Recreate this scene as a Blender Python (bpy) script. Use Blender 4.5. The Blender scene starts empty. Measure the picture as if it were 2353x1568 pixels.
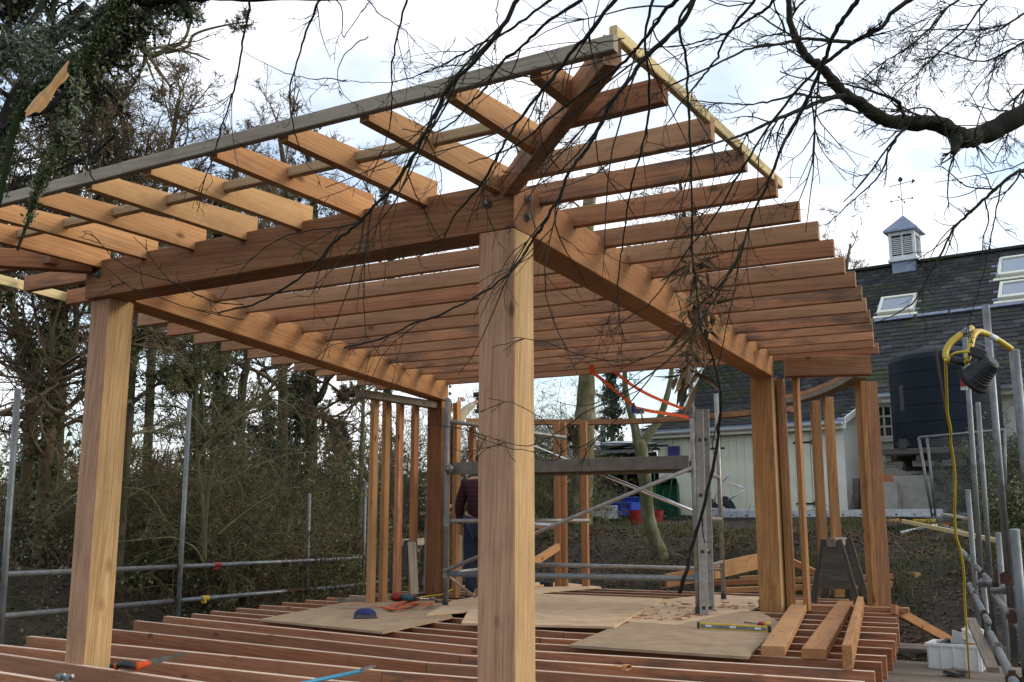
import bpy, bmesh, math, random
import numpy as np
from mathutils import Vector, Matrix
R = math.radians
rnd = random.Random(7)
scn = bpy.context.scene
COL = scn.collection

# ------------------------------------------------------------------ camera
FPX, PITCH, ROLL, YAW, CZ = 2328.4, .1777, -.0015, .5244, .8505   # focal length in units of a 2353-wide frame
cam = bpy.data.cameras.new('camera'); camo = bpy.data.objects.new('camera', cam); COL.objects.link(camo)
cam.sensor_width = 36; cam.lens = FPX / 2353 * 36; cam.clip_start = .05; cam.clip_end = 2000
def _rot():
    up = np.array([0, -math.cos(PITCH), math.sin(PITCH)]); fw = np.array([0, math.sin(PITCH), math.cos(PITCH)]); rt = np.array([1., 0, 0])
    c, s = math.cos(ROLL), math.sin(ROLL); Q = np.array([[c, -s, 0], [s, c, 0], [0, 0, 1]])
    up, fw, rt = Q @ up, Q @ fw, Q @ rt
    X = math.cos(YAW) * rt - math.sin(YAW) * fw; Y = math.sin(YAW) * rt + math.cos(YAW) * fw
    return np.array([X, Y, up])
MW = _rot()                       # camera axes (right, down, forward) to world
camo.matrix_world = Matrix(((MW[0][0], -MW[0][1], -MW[0][2], 0), (MW[1][0], -MW[1][1], -MW[1][2], 0), (MW[2][0], -MW[2][1], -MW[2][2], CZ), (0, 0, 0, 1)))
scn.camera = camo
EYE = np.array([0, 0, CZ])
def ray(x, y): return MW @ np.array([(x - 1176.5) / FPX, (y - 784) / FPX, 1.])
def PD(x, y, d): return EYE + ray(x, y) * d                     # surveyed point at forward distance d
def PZ(x, y, z): r = ray(x, y); return EYE + r * ((z - CZ) / r[2])   # surveyed point at height z
def PY(x, y, w): r = ray(x, y); return EYE + r * (w / r[1])
def PX(x, y, w): r = ray(x, y); return EYE + r * (w / r[0])

# ------------------------------------------------------------------ sky, sun, exposure
W = bpy.data.worlds.new('World'); scn.world = W; W.use_nodes = True
nt = W.node_tree; nt.nodes.clear()
def wn(t): return nt.nodes.new(t)
out = wn('ShaderNodeOutputWorld'); bg = wn('ShaderNodeBackground'); sky = wn('ShaderNodeTexSky')
SUN_EL, SUN_AZ = 24, 62          # azimuth measured from +Y towards +X
sky.sky_type = 'NISHITA'; sky.sun_disc = False; sky.sun_elevation = R(SUN_EL); sky.sun_rotation = R(SUN_AZ); sky.air_density = 1.1; sky.dust_density = 1.5
tc = wn('ShaderNodeTexCoord'); mp = wn('ShaderNodeMapping'); mp.inputs['Scale'].default_value = (1, 1, 2.2); mp.inputs['Location'].default_value = (.35, .1, .2)
nz = wn('ShaderNodeTexNoise'); nz.inputs['Scale'].default_value = 2.3; nz.inputs['Detail'].default_value = 7; nz.inputs['Roughness'].default_value = .52; nz.inputs['Distortion'].default_value = .3
rp = wn('ShaderNodeValToRGB'); rp.color_ramp.elements[0].position = .45; rp.color_ramp.elements[1].position = .61
rp.color_ramp.elements[0].color = (.3, .3, .3, 1); rp.color_ramp.elements[1].color = (1, 1, 1, 1)
mx = wn('ShaderNodeMix'); mx.data_type = 'RGBA'; mx.inputs[7].default_value = (13.0, 13.2, 13.5, 1)
L = nt.links.new
L(tc.outputs['Generated'], mp.inputs[0]); L(mp.outputs[0], nz.inputs['Vector']); L(nz.outputs[0], rp.inputs[0]); L(rp.outputs[0], mx.inputs[0])
gain = wn('ShaderNodeMix'); gain.data_type = 'RGBA'; gain.blend_type = 'MULTIPLY'; gain.inputs[0].default_value = 1; gain.clamp_result = False; gain.inputs[7].default_value = (1.9, 2.2, 2.4, 1)
L(sky.outputs[0], gain.inputs[6]); L(gain.outputs[2], mx.inputs[6]); L(mx.outputs[2], bg.inputs[0]); L(bg.outputs[0], out.inputs[0]); bg.inputs[1].default_value = .15
sl = bpy.data.lights.new('sun', 'SUN'); sl.energy = 1.5; sl.angle = R(14); sl.color = (1, .86, .68)
so = bpy.data.objects.new('sun', sl); COL.objects.link(so)
sd = Vector((math.sin(R(SUN_AZ)) * math.cos(R(SUN_EL)), math.cos(R(SUN_AZ)) * math.cos(R(SUN_EL)), math.sin(R(SUN_EL))))
so.rotation_euler = (-sd).to_track_quat('-Z', 'Y').to_euler(); so.location = (20, 10, 15)
vs = scn.view_settings; vs.view_transform = 'Standard'; vs.look = 'None'; vs.exposure = -0.44; vs.gamma = 1; vs.use_curve_mapping = False
scn.render.engine = 'CYCLES'; scn.cycles.max_bounces = 6; scn.cycles.diffuse_bounces = 4; scn.cycles.transparent_max_bounces = 8; scn.cycles.use_denoising = True

# ------------------------------------------------------------------ materials
def newmat(name):
    m = bpy.data.materials.new(name); m.use_nodes = True
    t = m.node_tree; b = t.nodes['Principled BSDF']
    return m, t, b
def ramp(t, fac, stops):
    r = t.nodes.new('ShaderNodeValToRGB'); e = r.color_ramp.elements
    while len(e) < len(stops): e.new(.5)
    for k, (p, c) in enumerate(stops): e[k].position = p; e[k].color = (*c, 1)
    t.links.new(fac, r.inputs[0]); return r.outputs[0]
def noise(t, vec, scale, detail=5, rough=.55, dist=0):
    n = t.nodes.new('ShaderNodeTexNoise'); n.inputs['Scale'].default_value = scale; n.inputs['Detail'].default_value = detail
    n.inputs['Roughness'].default_value = rough; n.inputs['Distortion'].default_value = dist
    if vec is not None: t.links.new(vec, n.inputs['Vector'])
    return n.outputs[0]
def mapping(t, vec, scale, loc=(0, 0, 0), locsock=None):
    m = t.nodes.new('ShaderNodeMapping'); m.inputs['Scale'].default_value = scale; m.inputs['Location'].default_value = loc
    t.links.new(vec, m.inputs[0])
    if locsock is not None: t.links.new(locsock, m.inputs['Location'])
    return m.outputs[0]
def mixc(t, fac, a, b, mode='MIX'):
    m = t.nodes.new('ShaderNodeMix'); m.data_type = 'RGBA'; m.blend_type = mode
    for s, v in ((0, fac), (6, a), (7, b)):
        if hasattr(v, 'is_linked'): t.links.new(v, m.inputs[s])
        else: m.inputs[s].default_value = v if s == 0 else (*v, 1)
    return m.outputs[2]
def mathn(t, op, a, b=0.):
    m = t.nodes.new('ShaderNodeMath'); m.operation = op
    for k, v in enumerate((a, b)):
        if hasattr(v, 'is_linked'): t.links.new(v, m.inputs[k])
        else: m.inputs[k].default_value = v
    return m.outputs[0]
def bump(t, b, h, s=.3, d=.01):
    n = t.nodes.new('ShaderNodeBump'); n.inputs['Strength'].default_value = s; n.inputs['Distance'].default_value = d
    t.links.new(h, n.inputs['Height']); t.links.new(n.outputs[0], b.inputs['Normal'])
def coords(t):
    c = t.nodes.new('ShaderNodeTexCoord'); o = t.nodes.new('ShaderNodeObjectInfo'); return c.outputs['Object'], o.outputs['Random']

def wood(name, stops, knot=(.10, .045, .02), kr=(.05, .13), rough=.75, grey=0., stain=.5, var=.35, alt=None, spec=.2):
    """sawn timber: grain runs along the object's own X axis"""
    m, t, b = newmat(name); v, rn = coords(t)
    comb = t.nodes.new('ShaderNodeCombineXYZ'); t.links.new(mathn(t, 'MULTIPLY', rn, 37.), comb.inputs[0]); t.links.new(mathn(t, 'MULTIPLY', rn, 11.), comb.inputs[1]); t.links.new(mathn(t, 'MULTIPLY', rn, 23.), comb.inputs[2])
    g = mapping(t, v, (.42, 8, 8), locsock=comb.outputs[0])
    fine = mapping(t, v, (2.5, 130, 130), locsock=comb.outputs[0])
    wv = t.nodes.new('ShaderNodeTexWave'); wv.wave_type = 'BANDS'; wv.bands_direction = 'DIAGONAL'; wv.inputs['Scale'].default_value = 2.6; wv.inputs['Distortion'].default_value = 11; wv.inputs['Detail'].default_value = 3; wv.inputs['Detail Scale'].default_value = .8
    t.links.new(g, wv.inputs['Vector'])
    n1 = noise(t, g, 1.6, 5, .6, .5); n2 = noise(t, fine, 1, 3, .6)
    f = mathn(t, 'ADD', mathn(t, 'ADD', mathn(t, 'MULTIPLY', wv.outputs[1], .13), mathn(t, 'MULTIPLY', n1, .58)), mathn(t, 'MULTIPLY', n2, .34))
    c = ramp(t, f, stops)
    if alt: c = mixc(t, mathn(t, 'MULTIPLY', mathn(t, 'FRACT', mathn(t, 'MULTIPLY', rn, 7.3)), .8), c, mixc(t, .75, c, alt))
    # darker, sometimes grey weathering in long patches
    st = noise(t, mapping(t, v, (.9, 4, 4), locsock=comb.outputs[0]), 1.6, 6, .68)
    sf = ramp(t, st, [(.45, (0, 0, 0)), (.66, (1, 1, 1))])
    if grey: sf2 = mathn(t, 'MULTIPLY', sf, mathn(t, 'GREATER_THAN', rn, 1 - grey)); c = mixc(t, mathn(t, 'MULTIPLY', sf2, .8), c, (.045, .05, .048))
    c = mixc(t, mathn(t, 'MULTIPLY', sf, stain * .5), c, (.13, .075, .045))
    bl = ramp(t, noise(t, mapping(t, v, (3, 5, 5), locsock=comb.outputs[0]), 1.3, 8, .75), [(.52, (0, 0, 0)), (.70, (1, 1, 1))]); c = mixc(t, mathn(t, 'MULTIPLY', bl, stain * .6), c, (.09, .055, .035))
    vo = t.nodes.new('ShaderNodeTexVoronoi'); vo.inputs['Scale'].default_value = 1; t.links.new(mapping(t, v, (2.6, 5, 5), locsock=comb.outputs[0]), vo.inputs['Vector']); sx_ = t.nodes.new('ShaderNodeSeparateColor'); t.links.new(vo.outputs['Color'], sx_.inputs[0])
    kf = ramp(t, vo.outputs['Distance'], [(kr[0], (1, 1, 1)), (kr[1], (0, 0, 0))])
    c = mixc(t, mathn(t, 'MULTIPLY', mathn(t, 'MULTIPLY', kf, .9), mathn(t, 'GREATER_THAN', sx_.outputs[0], .45)), c, knot)
    hs = t.nodes.new('ShaderNodeHueSaturation'); t.links.new(c, hs.inputs['Color']); t.links.new(mathn(t, 'ADD', mathn(t, 'MULTIPLY', rn, var), 1 - var / 2), hs.inputs['Value'])
    t.links.new(hs.outputs[0], b.inputs['Base Color']); b.inputs['Roughness'].default_value = rough; b.inputs['Specular IOR Level'].default_value = spec
    bump(t, b, mathn(t, 'ADD', n2, mathn(t, 'MULTIPLY', n1, .5)), .25, .004)
    return m
def plain(name, c, rough=.6, metal=0., var=.25, scale=6, c2=None, spec=.4, bmp=0., dirt=None):
    m, t, b = newmat(name); v, rn = coords(t)
    n = noise(t, v, scale, 6, .62)
    c2 = c2 or tuple(x * (1 - var) for x in c)
    col = ramp(t, n, [(.32, c2), (.66, c)])
    if dirt: col = mixc(t, mathn(t, 'MULTIPLY', ramp(t, noise(t, v, scale * .35, 7, .7), [(.5, (0, 0, 0)), (.75, (1, 1, 1))]), .7), col, dirt)
    t.links.new(col, b.inputs['Base Color']); b.inputs['Roughness'].default_value = rough; b.inputs['Metallic'].default_value = metal; b.inputs['Specular IOR Level'].default_value = spec
    if bmp: bump(t, b, n, bmp, .02)
    return m
def leafmat(name, stops, rough=.6, spec=.25, trans=.0):
    m, t, b = newmat(name); v, rn = coords(t)
    ge = t.nodes.new('ShaderNodeNewGeometry')
    n = ramp(t, ge.outputs['Random Per Island'], stops)
    n2 = noise(t, v, 1.3, 3)
    c = mixc(t, .5, n, mixc(t, n2, tuple(x * .45 for x in stops[0][1]), stops[-1][1]))
    t.links.new(c, b.inputs['Base Color']); b.inputs['Roughness'].default_value = rough; b.inputs['Specular IOR Level'].default_value = spec
    if trans: b.inputs['Transmission Weight'].default_value = 0; b.inputs['Subsurface Weight'].default_value = 0
    return m
def barkmat(name, stops, moss=None, mossf=.5, sc=7, bm=.6):
    m, t, b = newmat(name); v, rn = coords(t)
    n = noise(t, mapping(t, v, (1, 1, .35)), sc, 8, .68, .4)
    c = ramp(t, n, stops)
    if moss:
        nz_ = noise(t, v, 1.9, 6, .7)
        c = mixc(t, mathn(t, 'MULTIPLY', ramp(t, nz_, [(.42, (0, 0, 0)), (.62, (1, 1, 1))]), mossf), c, moss)
    t.links.new(c, b.inputs['Base Color']); b.inputs['Roughness'].default_value = .9; b.inputs['Specular IOR Level'].default_value = .15
    bump(t, b, n, bm, .03)
    return m

M = {}
M['fir'] = wood('fir_joist', [(.26, (.16, .052, .029)), (.5, (.40, .158, .070)), (.74, (.53, .26, .125))], alt=(.40, .25, .135), grey=.5, var=.5, stain=.7)
M['fir_bright'] = wood('fir_rafter', [(.26, (.22, .085, .034)), (.5, (.42, .185, .072)), (.75, (.55, .29, .125))], alt=(.50, .32, .145), stain=.5, var=.35)
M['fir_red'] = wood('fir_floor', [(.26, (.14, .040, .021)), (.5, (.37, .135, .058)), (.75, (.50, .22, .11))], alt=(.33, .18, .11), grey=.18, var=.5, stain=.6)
M['fir_dark'] = wood('fir_beam', [(.26, (.13, .056, .028)), (.5, (.29, .132, .062)), (.75, (.42, .215, .108))], stain=.8, var=.15)
M['fir_gold'] = wood('fir_golden', [(.26, (.20, .085, .03)), (.5, (.38, .185, .068)), (.75, (.52, .30, .125))], stain=.75, var=.3, alt=(.36, .15, .07))
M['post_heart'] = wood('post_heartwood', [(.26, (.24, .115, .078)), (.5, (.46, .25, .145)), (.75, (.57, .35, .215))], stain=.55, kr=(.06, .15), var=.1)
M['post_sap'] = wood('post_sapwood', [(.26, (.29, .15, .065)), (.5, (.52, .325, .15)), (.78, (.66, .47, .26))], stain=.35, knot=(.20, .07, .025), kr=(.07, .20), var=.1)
M['batten'] = wood('batten_grey', [(.26, (.20, .165, .125)), (.5, (.33, .275, .205)), (.75, (.42, .36, .275))], stain=.45, knot=(.12, .08, .05), var=.1)
M['batten_pale'] = wood('batten_pale', [(.26, (.42, .30, .14)), (.5, (.62, .48, .24)), (.75, (.72, .60, .34))], stain=.25, var=.1)
M['old_wood'] = wood('old_wood', [(.26, (.035, .032, .03)), (.5, (.085, .078, .07)), (.75, (.16, .145, .13))], stain=.6, var=.25)
M['board_grey'] = wood('scaffold_board', [(.26, (.10, .08, .06)), (.5, (.20, .165, .125)), (.75, (.29, .25, .20))], stain=.6, var=.4)
M['fir_top'] = wood('fir_skylit_dusty_top', [(.26, (.40, .27, .19)), (.5, (.64, .48, .36)), (.75, (.80, .66, .52))], stain=.25, var=.35)  # joist tops: light from the sky put into the paler colour, with some sawdust
M['ply_dark'] = plain('plywood_dirty', (.40, .285, .18), .85, 0, .2, 6, c2=(.29, .20, .12), spec=.2, dirt=(.20, .135, .085))
M['ply'] = plain('plywood', (.60, .435, .275), .8, 0, .2, 5, c2=(.46, .315, .185), spec=.2, dirt=(.36, .235, .14))
M['galv'] = plain('galvanised', (.22, .235, .24), .42, .75, .45, 14, dirt=(.16, .13, .11))
M['galv_pale'] = plain('galvanised_dull', (.215, .23, .235), .5, .5, .4, 9, dirt=(.20, .17, .14))
M['alu'] = plain('aluminium', (.34, .32, .30), .45, .6, .35, 18, dirt=(.24, .20, .16))
M['rust'] = plain('rusty_steel', (.085, .04, .026), .8, .3, .5, 20)
M['black'] = plain('black_plastic', (.022, .023, .026), .45, 0, .3, 9)
M['rubber'] = plain('rubber', (.018, .018, .019), .8)
M['yellow'] = plain('yellow_paint', (.62, .42, .035), .38, 0, .3, 10)
M['yellow_cable'] = plain('yellow_cable', (.68, .50, .03), .45)
M['orange'] = plain('orange_web', (.62, .085, .01), .8, 0, .25, 30)
M['red'] = plain('red_plastic', (.28, .016, .012), .4)
M['blue'] = plain('blue_plastic', (.02, .055, .36), .4)
M['batten_tan'] = wood('batten_tan', [(.26, (.27, .17, .09)), (.5, (.44, .29, .155)), (.75, (.54, .39, .23))], stain=.5, var=.1)
M['alu_dark'] = plain('dirty_aluminium', (.19, .165, .14), .6, .4, .35, 10)
M['alu_bright'] = plain('clean_aluminium', (.62, .63, .66), .4, .5, .25, 10)
M['clod'] = plain('earth_clod', (.07, .052, .036), .95, 0, .4, 9)
M['indigo'] = plain('indigo_plastic', (.05, .03, .16), .5)
M['cyan'] = plain('blue_steel', (.06, .30, .48), .4, .2)
M['teal'] = plain('teal_tool', (.02, .11, .12), .4)
M['white'] = plain('white_plastic', (.72, .73, .74), .5, 0, .12, 5, dirt=(.42, .40, .36))
M['chrome'] = plain('chrome', (.75, .76, .78), .2, 1., .1)
M['cream'] = plain('cream_render', (.78, .75, .66), .85, 0, .10, 1.2, dirt=(.46, .43, .35))
M['cream_paint'] = plain('cream_paint', (.80, .79, .67), .6, 0, .12, 3, dirt=(.48, .46, .38))
M['glass'] = plain('window_glass', (.30, .34, .40), .06, 0, .1, 1, spec=1.0)
M['dark_glass'] = plain('dark_pane', (.025, .025, .028), .08, 0, .1, 1, spec=.8)
M['lead'] = plain('lead_sheet', (.25, .30, .40), .5, .35, .35, 4)
M['tank'] = plain('tank_plastic', (.005, .011, .020), .65, 0, .3, 1.5, dirt=(.012, .02, .028), spec=.25)
M['terracotta'] = plain('terracotta', (.34, .12, .055), .8)
M['concrete'] = plain('concrete_block', (.33, .32, .28), .9, 0, .25, 7, bmp=.2)
M['stone'] = plain('stone_slab', (.36, .35, .31), .85, 0, .3, 5, bmp=.3)
M['green'] = plain('green_barrow', (.012, .10, .045), .5)
M['denim'] = plain('denim', (.018, .030, .06), .9, 0, .3, 12)
M['skin'] = plain('skin', (.52, .29, .20), .55, 0, .1)
M['cloth_pale'] = plain('pale_sleeve', (.50, .42, .28), .9, 0, .2, 10)
M['cloth_black'] = plain('black_jacket', (.014, .014, .016), .9)
M['hair'] = plain('hair', (.05, .035, .022), .8)
def plaid():
    m, t, b = newmat('plaid_shirt'); v, rn = coords(t)
    def stripe(axis, sc):
        w = t.nodes.new('ShaderNodeTexWave'); w.bands_direction = axis; w.inputs['Scale'].default_value = sc; t.links.new(v, w.inputs['Vector']); return ramp(t, w.outputs[1], [(.55, (0, 0, 0)), (.8, (1, 1, 1))])
    c = mixc(t, mathn(t, 'MULTIPLY', stripe('X', 6), .7), (.028, .004, .007), (.005, .005, .008)); c = mixc(t, mathn(t, 'MULTIPLY', stripe('Z', 6), .6), c, (.07, .01, .014))
    t.links.new(c, b.inputs['Base Color']); b.inputs['Roughness'].default_value = .9; return m
M['plaid'] = plaid()
def slatemat():
    m, t, b = newmat('roof_slate'); v, rn = coords(t); ge = t.nodes.new('ShaderNodeNewGeometry')
    c = ramp(t, mathn(t, 'FRACT', mathn(t, 'ADD', ge.outputs['Random Per Island'], mathn(t, 'MULTIPLY', rn, 5.7))), [(0, (.030, .031, .033)), (.5, (.039, .040, .042)), (.85, (.050, .049, .048)), (1, (.075, .075, .076))])
    pos = ge.outputs['Position']
    lich = ramp(t, noise(t, pos, 1.1, 8, .72), [(.54, (0, 0, 0)), (.68, (1, 1, 1))]); c = mixc(t, mathn(t, 'MULTIPLY', lich, .5), c, (.13, .13, .115))
    ms = ramp(t, noise(t, mapping(t, pos, (.5, .5, 1.4)), .9, 7, .75), [(.50, (0, 0, 0)), (.64, (1, 1, 1))]); c = mixc(t, mathn(t, 'MULTIPLY', ms, .75), c, (.055, .075, .018))
    t.links.new(c, b.inputs['Base Color']); b.inputs['Roughness'].default_value = .75; b.inputs['Specular IOR Level'].default_value = .18
    bump(t, b, noise(t, pos, 14, 5), .3, .01); return m
M['slate'] = slatemat()
M['bark'] = barkmat('grey_bark', [(.3, (.035, .028, .02)), (.55, (.09, .075, .055)), (.75, (.15, .135, .10))], (.055, .07, .018), .6)
M['bark_brown'] = barkmat('brown_twig', [(.3, (.065, .045, .028)), (.55, (.15, .105, .066)), (.75, (.24, .18, .12))], (.09, .085, .035), .4)
M['bark_olive'] = barkmat('olive_twig', [(.3, (.075, .065, .034)), (.55, (.165, .15, .085)), (.75, (.30, .28, .19))], (.08, .10, .03), .5)
M['bark_moss'] = barkmat('mossy_bark', [(.3, (.06, .06, .035)), (.55, (.17, .165, .10)), (.75, (.30, .29, .21))], (.085, .10, .022), .75)
M['bark_dark'] = barkmat('dark_bark', [(.3, (.014, .012, .010)), (.55, (.036, .031, .026)), (.75, (.085, .075, .062))], (.025, .03, .012), .5)
M['bark_darkmoss'] = barkmat('dark_mossy_bark', [(.3, (.008, .009, .006)), (.55, (.02, .022, .014)), (.75, (.045, .05, .03))], (.03, .045, .012), .7)
M['bark_pale'] = barkmat('trunk_pale', [(.3, (.10, .08, .05)), (.55, (.26, .20, .13)), (.75, (.42, .34, .23))], (.06, .08, .015), .85)
M['door_cream'] = plain('door_paint', (.70, .70, .55), .6, 0, .1, 3, dirt=(.50, .49, .38))
M['navy'] = plain('navy_cloth', (.015, .022, .12), .8)
M['ivy'] = leafmat('ivy_leaf', [(0, (.016, .036, .010)), (.5, (.04, .07, .017)), (.85, (.075, .11, .026)), (1, (.15, .17, .06))], .4, .5)
M['needles'] = leafmat('conifer_needle', [(0, (.008, .022, .014)), (.6, (.02, .045, .024)), (1, (.05, .085, .035))])
M['withered'] = leafmat('withered_leaf', [(0, (.03, .018, .01)), (.5, (.10, .055, .026)), (1, (.30, .19, .095))], .8)
M['dead_leaf'] = leafmat('dead_leaf', [(0, (.022, .011, .006)), (.4, (.06, .028, .013)), (.8, (.11, .058, .028)), (1, (.22, .15, .09))], .85)
M['green_leaf'] = leafmat('green_leaf', [(0, (.03, .055, .012)), (.5, (.07, .115, .02)), (.85, (.16, .20, .035)), (1, (.34, .32, .06))])
M['lichen'] = leafmat('grey_lichen', [(0, (.07, .085, .05)), (.5, (.16, .18, .115)), (1, (.31, .33, .235))], .95)
M['grass'] = leafmat('grass_blade', [(0, (.04, .055, .014)), (.6, (.085, .10, .03)), (1, (.19, .17, .07))], .8)
M['torn'] = wood('torn_wood', [(.26, (.25, .11, .04)), (.5, (.48, .26, .11)), (.75, (.62, .41, .21))], stain=.2)
def soil():
    m, t, b = newmat('soil'); ge = t.nodes.new('ShaderNodeNewGeometry'); p = ge.outputs['Position']
    n = noise(t, p, 1.6, 9, .7); c = ramp(t, n, [(.3, (.008, .006, .004)), (.5, (.024, .016, .010)), (.66, (.048, .032, .02)), (.8, (.085, .06, .038))])
    g = ramp(t, noise(t, p, .45, 7, .65), [(.48, (0, 0, 0)), (.62, (1, 1, 1))]); c = mixc(t, mathn(t, 'MULTIPLY', g, .5), c, (.035, .045, .014))
    t.links.new(c, b.inputs['Base Color']); b.inputs['Roughness'].default_value = .95; bump(t, b, noise(t, p, 9, 8, .7), .9, .06); return m
M['soil'] = soil()
def hillmat():
    m, t, b = newmat('far_hill'); ge = t.nodes.new('ShaderNodeNewGeometry'); p = ge.outputs['Position']
    c = ramp(t, noise(t, p, .06, 8, .7), [(.35, (.03, .04, .028)), (.6, (.075, .085, .05)), (.75, (.10, .13, .05))]); t.links.new(c, b.inputs['Base Color']); b.inputs['Roughness'].default_value = 1; return m
M['hill'] = hillmat()

# ------------------------------------------------------------------ building blocks
def v3(p): return Vector((float(p[0]), float(p[1]), float(p[2])))
def link(o, parent=None):
    COL.objects.link(o)
    if parent is not None:
        o.parent = parent; o.matrix_parent_inverse = base_matrix(parent).inverted()
    return o
def base_matrix(o):
    m = o.matrix_basis.copy()
    if o.parent is not None: m = base_matrix(o.parent) @ o.matrix_parent_inverse @ m
    return m
def thing(name, label, cat, loc, group=None):
    o = bpy.data.objects.new(name, None); o.empty_display_size = .1; o.location = v3(loc); COL.objects.link(o)
    return tag(o, label, cat, group)
def tag(o, label, cat, group=None, kind=None):
    o['label'] = label; o['category'] = cat
    if group: o['group'] = group
    if kind: o['kind'] = kind
    return o
def mesh_from(name, V, F, mats, mi=None, smooth=False):
    me = bpy.data.meshes.new(name); me.from_pydata([tuple(map(float, v)) for v in V], [], [tuple(f) for f in F])
    for m in (mats if isinstance(mats, (list, tuple)) else [mats]): me.materials.append(M[m] if isinstance(m, str) else m)
    if mi is not None: me.polygons.foreach_set('material_index', mi)
    if smooth: me.polygons.foreach_set('use_smooth', [True] * len(me.polygons))
    me.update(); return me
def mesh_np(name, V, F, mat, smooth=False):
    """numpy verts (N,3) and equal-sided faces (M,k)"""
    me = bpy.data.meshes.new(name); n, (m, k) = len(V), F.shape
    me.vertices.add(n); me.vertices.foreach_set('co', np.ascontiguousarray(V, dtype=np.float32).ravel())
    me.loops.add(m * k); me.loops.foreach_set('vertex_index', np.ascontiguousarray(F, dtype=np.int32).ravel())
    me.polygons.add(m); me.polygons.foreach_set('loop_start', np.arange(0, m * k, k, dtype=np.int32))
    if smooth: me.polygons.foreach_set('use_smooth', np.ones(m, dtype=bool))
    me.materials.append(M[mat]); me.update(calc_edges=True); return me
def put(name, me, parent=None, mw=None):
    o = bpy.data.objects.new(name, me)
    if mw is not None: o.matrix_basis = mw
    return link(o, parent)
def frame(a, b, up=(0, 0, 1)):
    a, b = v3(a), v3(b); x = (b - a).normalized(); u = Vector(up)
    if abs(x.dot(u)) > .98: u = Vector((0, 1, 0))
    y = u.cross(x).normalized(); z = x.cross(y)
    return Matrix(((x.x, y.x, z.x, a.x), (x.y, y.y, z.y, a.y), (x.z, y.z, z.z, a.z), (0, 0, 0, 1)))
_cache = {}
def beam_mesh(L, w, h, mats, ch=.004):
    key = (round(L, 2), round(w, 3), round(h, 3), str(mats), ch)
    if key in _cache: return _cache[key]
    ch = min(ch, w * .2, h * .2)
    ring = [(w/2-ch, -h/2), (w/2, -h/2+ch), (w/2, h/2-ch), (w/2-ch, h/2), (-w/2+ch, h/2), (-w/2, h/2-ch), (-w/2, -h/2+ch), (-w/2+ch, -h/2)]
    V = [(0, y, z) for y, z in ring] + [(L, y, z) for y, z in ring]
    F = [(i, (i+1) % 8, 8+(i+1) % 8, 8+i) for i in range(8)] + [tuple(range(7, -1, -1)), tuple(range(8, 16))]
    mi = None
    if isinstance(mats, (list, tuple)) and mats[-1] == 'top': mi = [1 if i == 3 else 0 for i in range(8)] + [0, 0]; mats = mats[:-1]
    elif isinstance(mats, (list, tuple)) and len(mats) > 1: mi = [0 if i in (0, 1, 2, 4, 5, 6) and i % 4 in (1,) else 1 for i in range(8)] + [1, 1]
    me = mesh_from('timber', V, F, mats, mi); _cache[key] = me; return me
def beam(name, a, b, w, h, mat, parent=None, up=(0, 0, 1), ch=.004):
    a, b = v3(a), v3(b); return put(name, beam_mesh((b - a).length, w, h, mat, ch), parent, frame(a, b, up))
def box(name, c, s, mat, parent=None, rz=0., ch=.004, rot=None):
    """bevelled box centred on c, size s; long side along its own X"""
    mw = Matrix.Translation(v3(c)) @ (rot if rot is not None else Matrix.Rotation(rz, 4, 'Z')) @ Matrix.Translation((-s[0] / 2, 0, 0))
    return put(name, beam_mesh(s[0], s[1], s[2], mat, ch), parent, mw)
def tube_geo(pts, rad, n=10, cap=True):
    pts = [v3(p) for p in pts]; k = len(pts); rad = [rad] * k if not hasattr(rad, '__len__') else list(rad)
    V, F = [], []; u = None
    for i, p in enumerate(pts):
        d = (pts[min(i+1, k-1)] - pts[max(i-1, 0)]).normalized()
        if u is None: u = d.orthogonal().normalized()
        else: u = (u - d * u.dot(d)); u = u.normalized() if u.length > 1e-6 else d.orthogonal().normalized()
        w = d.cross(u)
        for j in range(n):
            a = 2 * math.pi * j / n; V.append(p + (u * math.cos(a) + w * math.sin(a)) * rad[i])
    for i in range(k - 1):
        for j in range(n): F.append((i*n+j, i*n+(j+1) % n, (i+1)*n+(j+1) % n, (i+1)*n+j))
    if cap: F.append(tuple(range(n-1, -1, -1))); F.append(tuple((k-1)*n+j for j in range(n)))
    return V, F
def tube(name, pts, rad, mat, parent=None, n=10):
    V, F = tube_geo(pts, rad, n); o = v3(pts[0]); return put(name, mesh_from(name, [p - o for p in V], F, mat, smooth=True), parent, Matrix.Translation(o))
def smooth_pts(pts, k=4):
    pts = [np.array(p, float) for p in pts]; out = []
    for i in range(len(pts) - 1):
        p0, p1, p2, p3 = pts[max(i-1, 0)], pts[i], pts[i+1], pts[min(i+2, len(pts)-1)]
        for j in range(k):
            t = j / k; out.append(.5 * ((2*p1) + (-p0+p2)*t + (2*p0-5*p1+4*p2-p3)*t*t + (-p0+3*p1-3*p2+p3)*t**3))
    out.append(pts[-1]); return out
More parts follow.
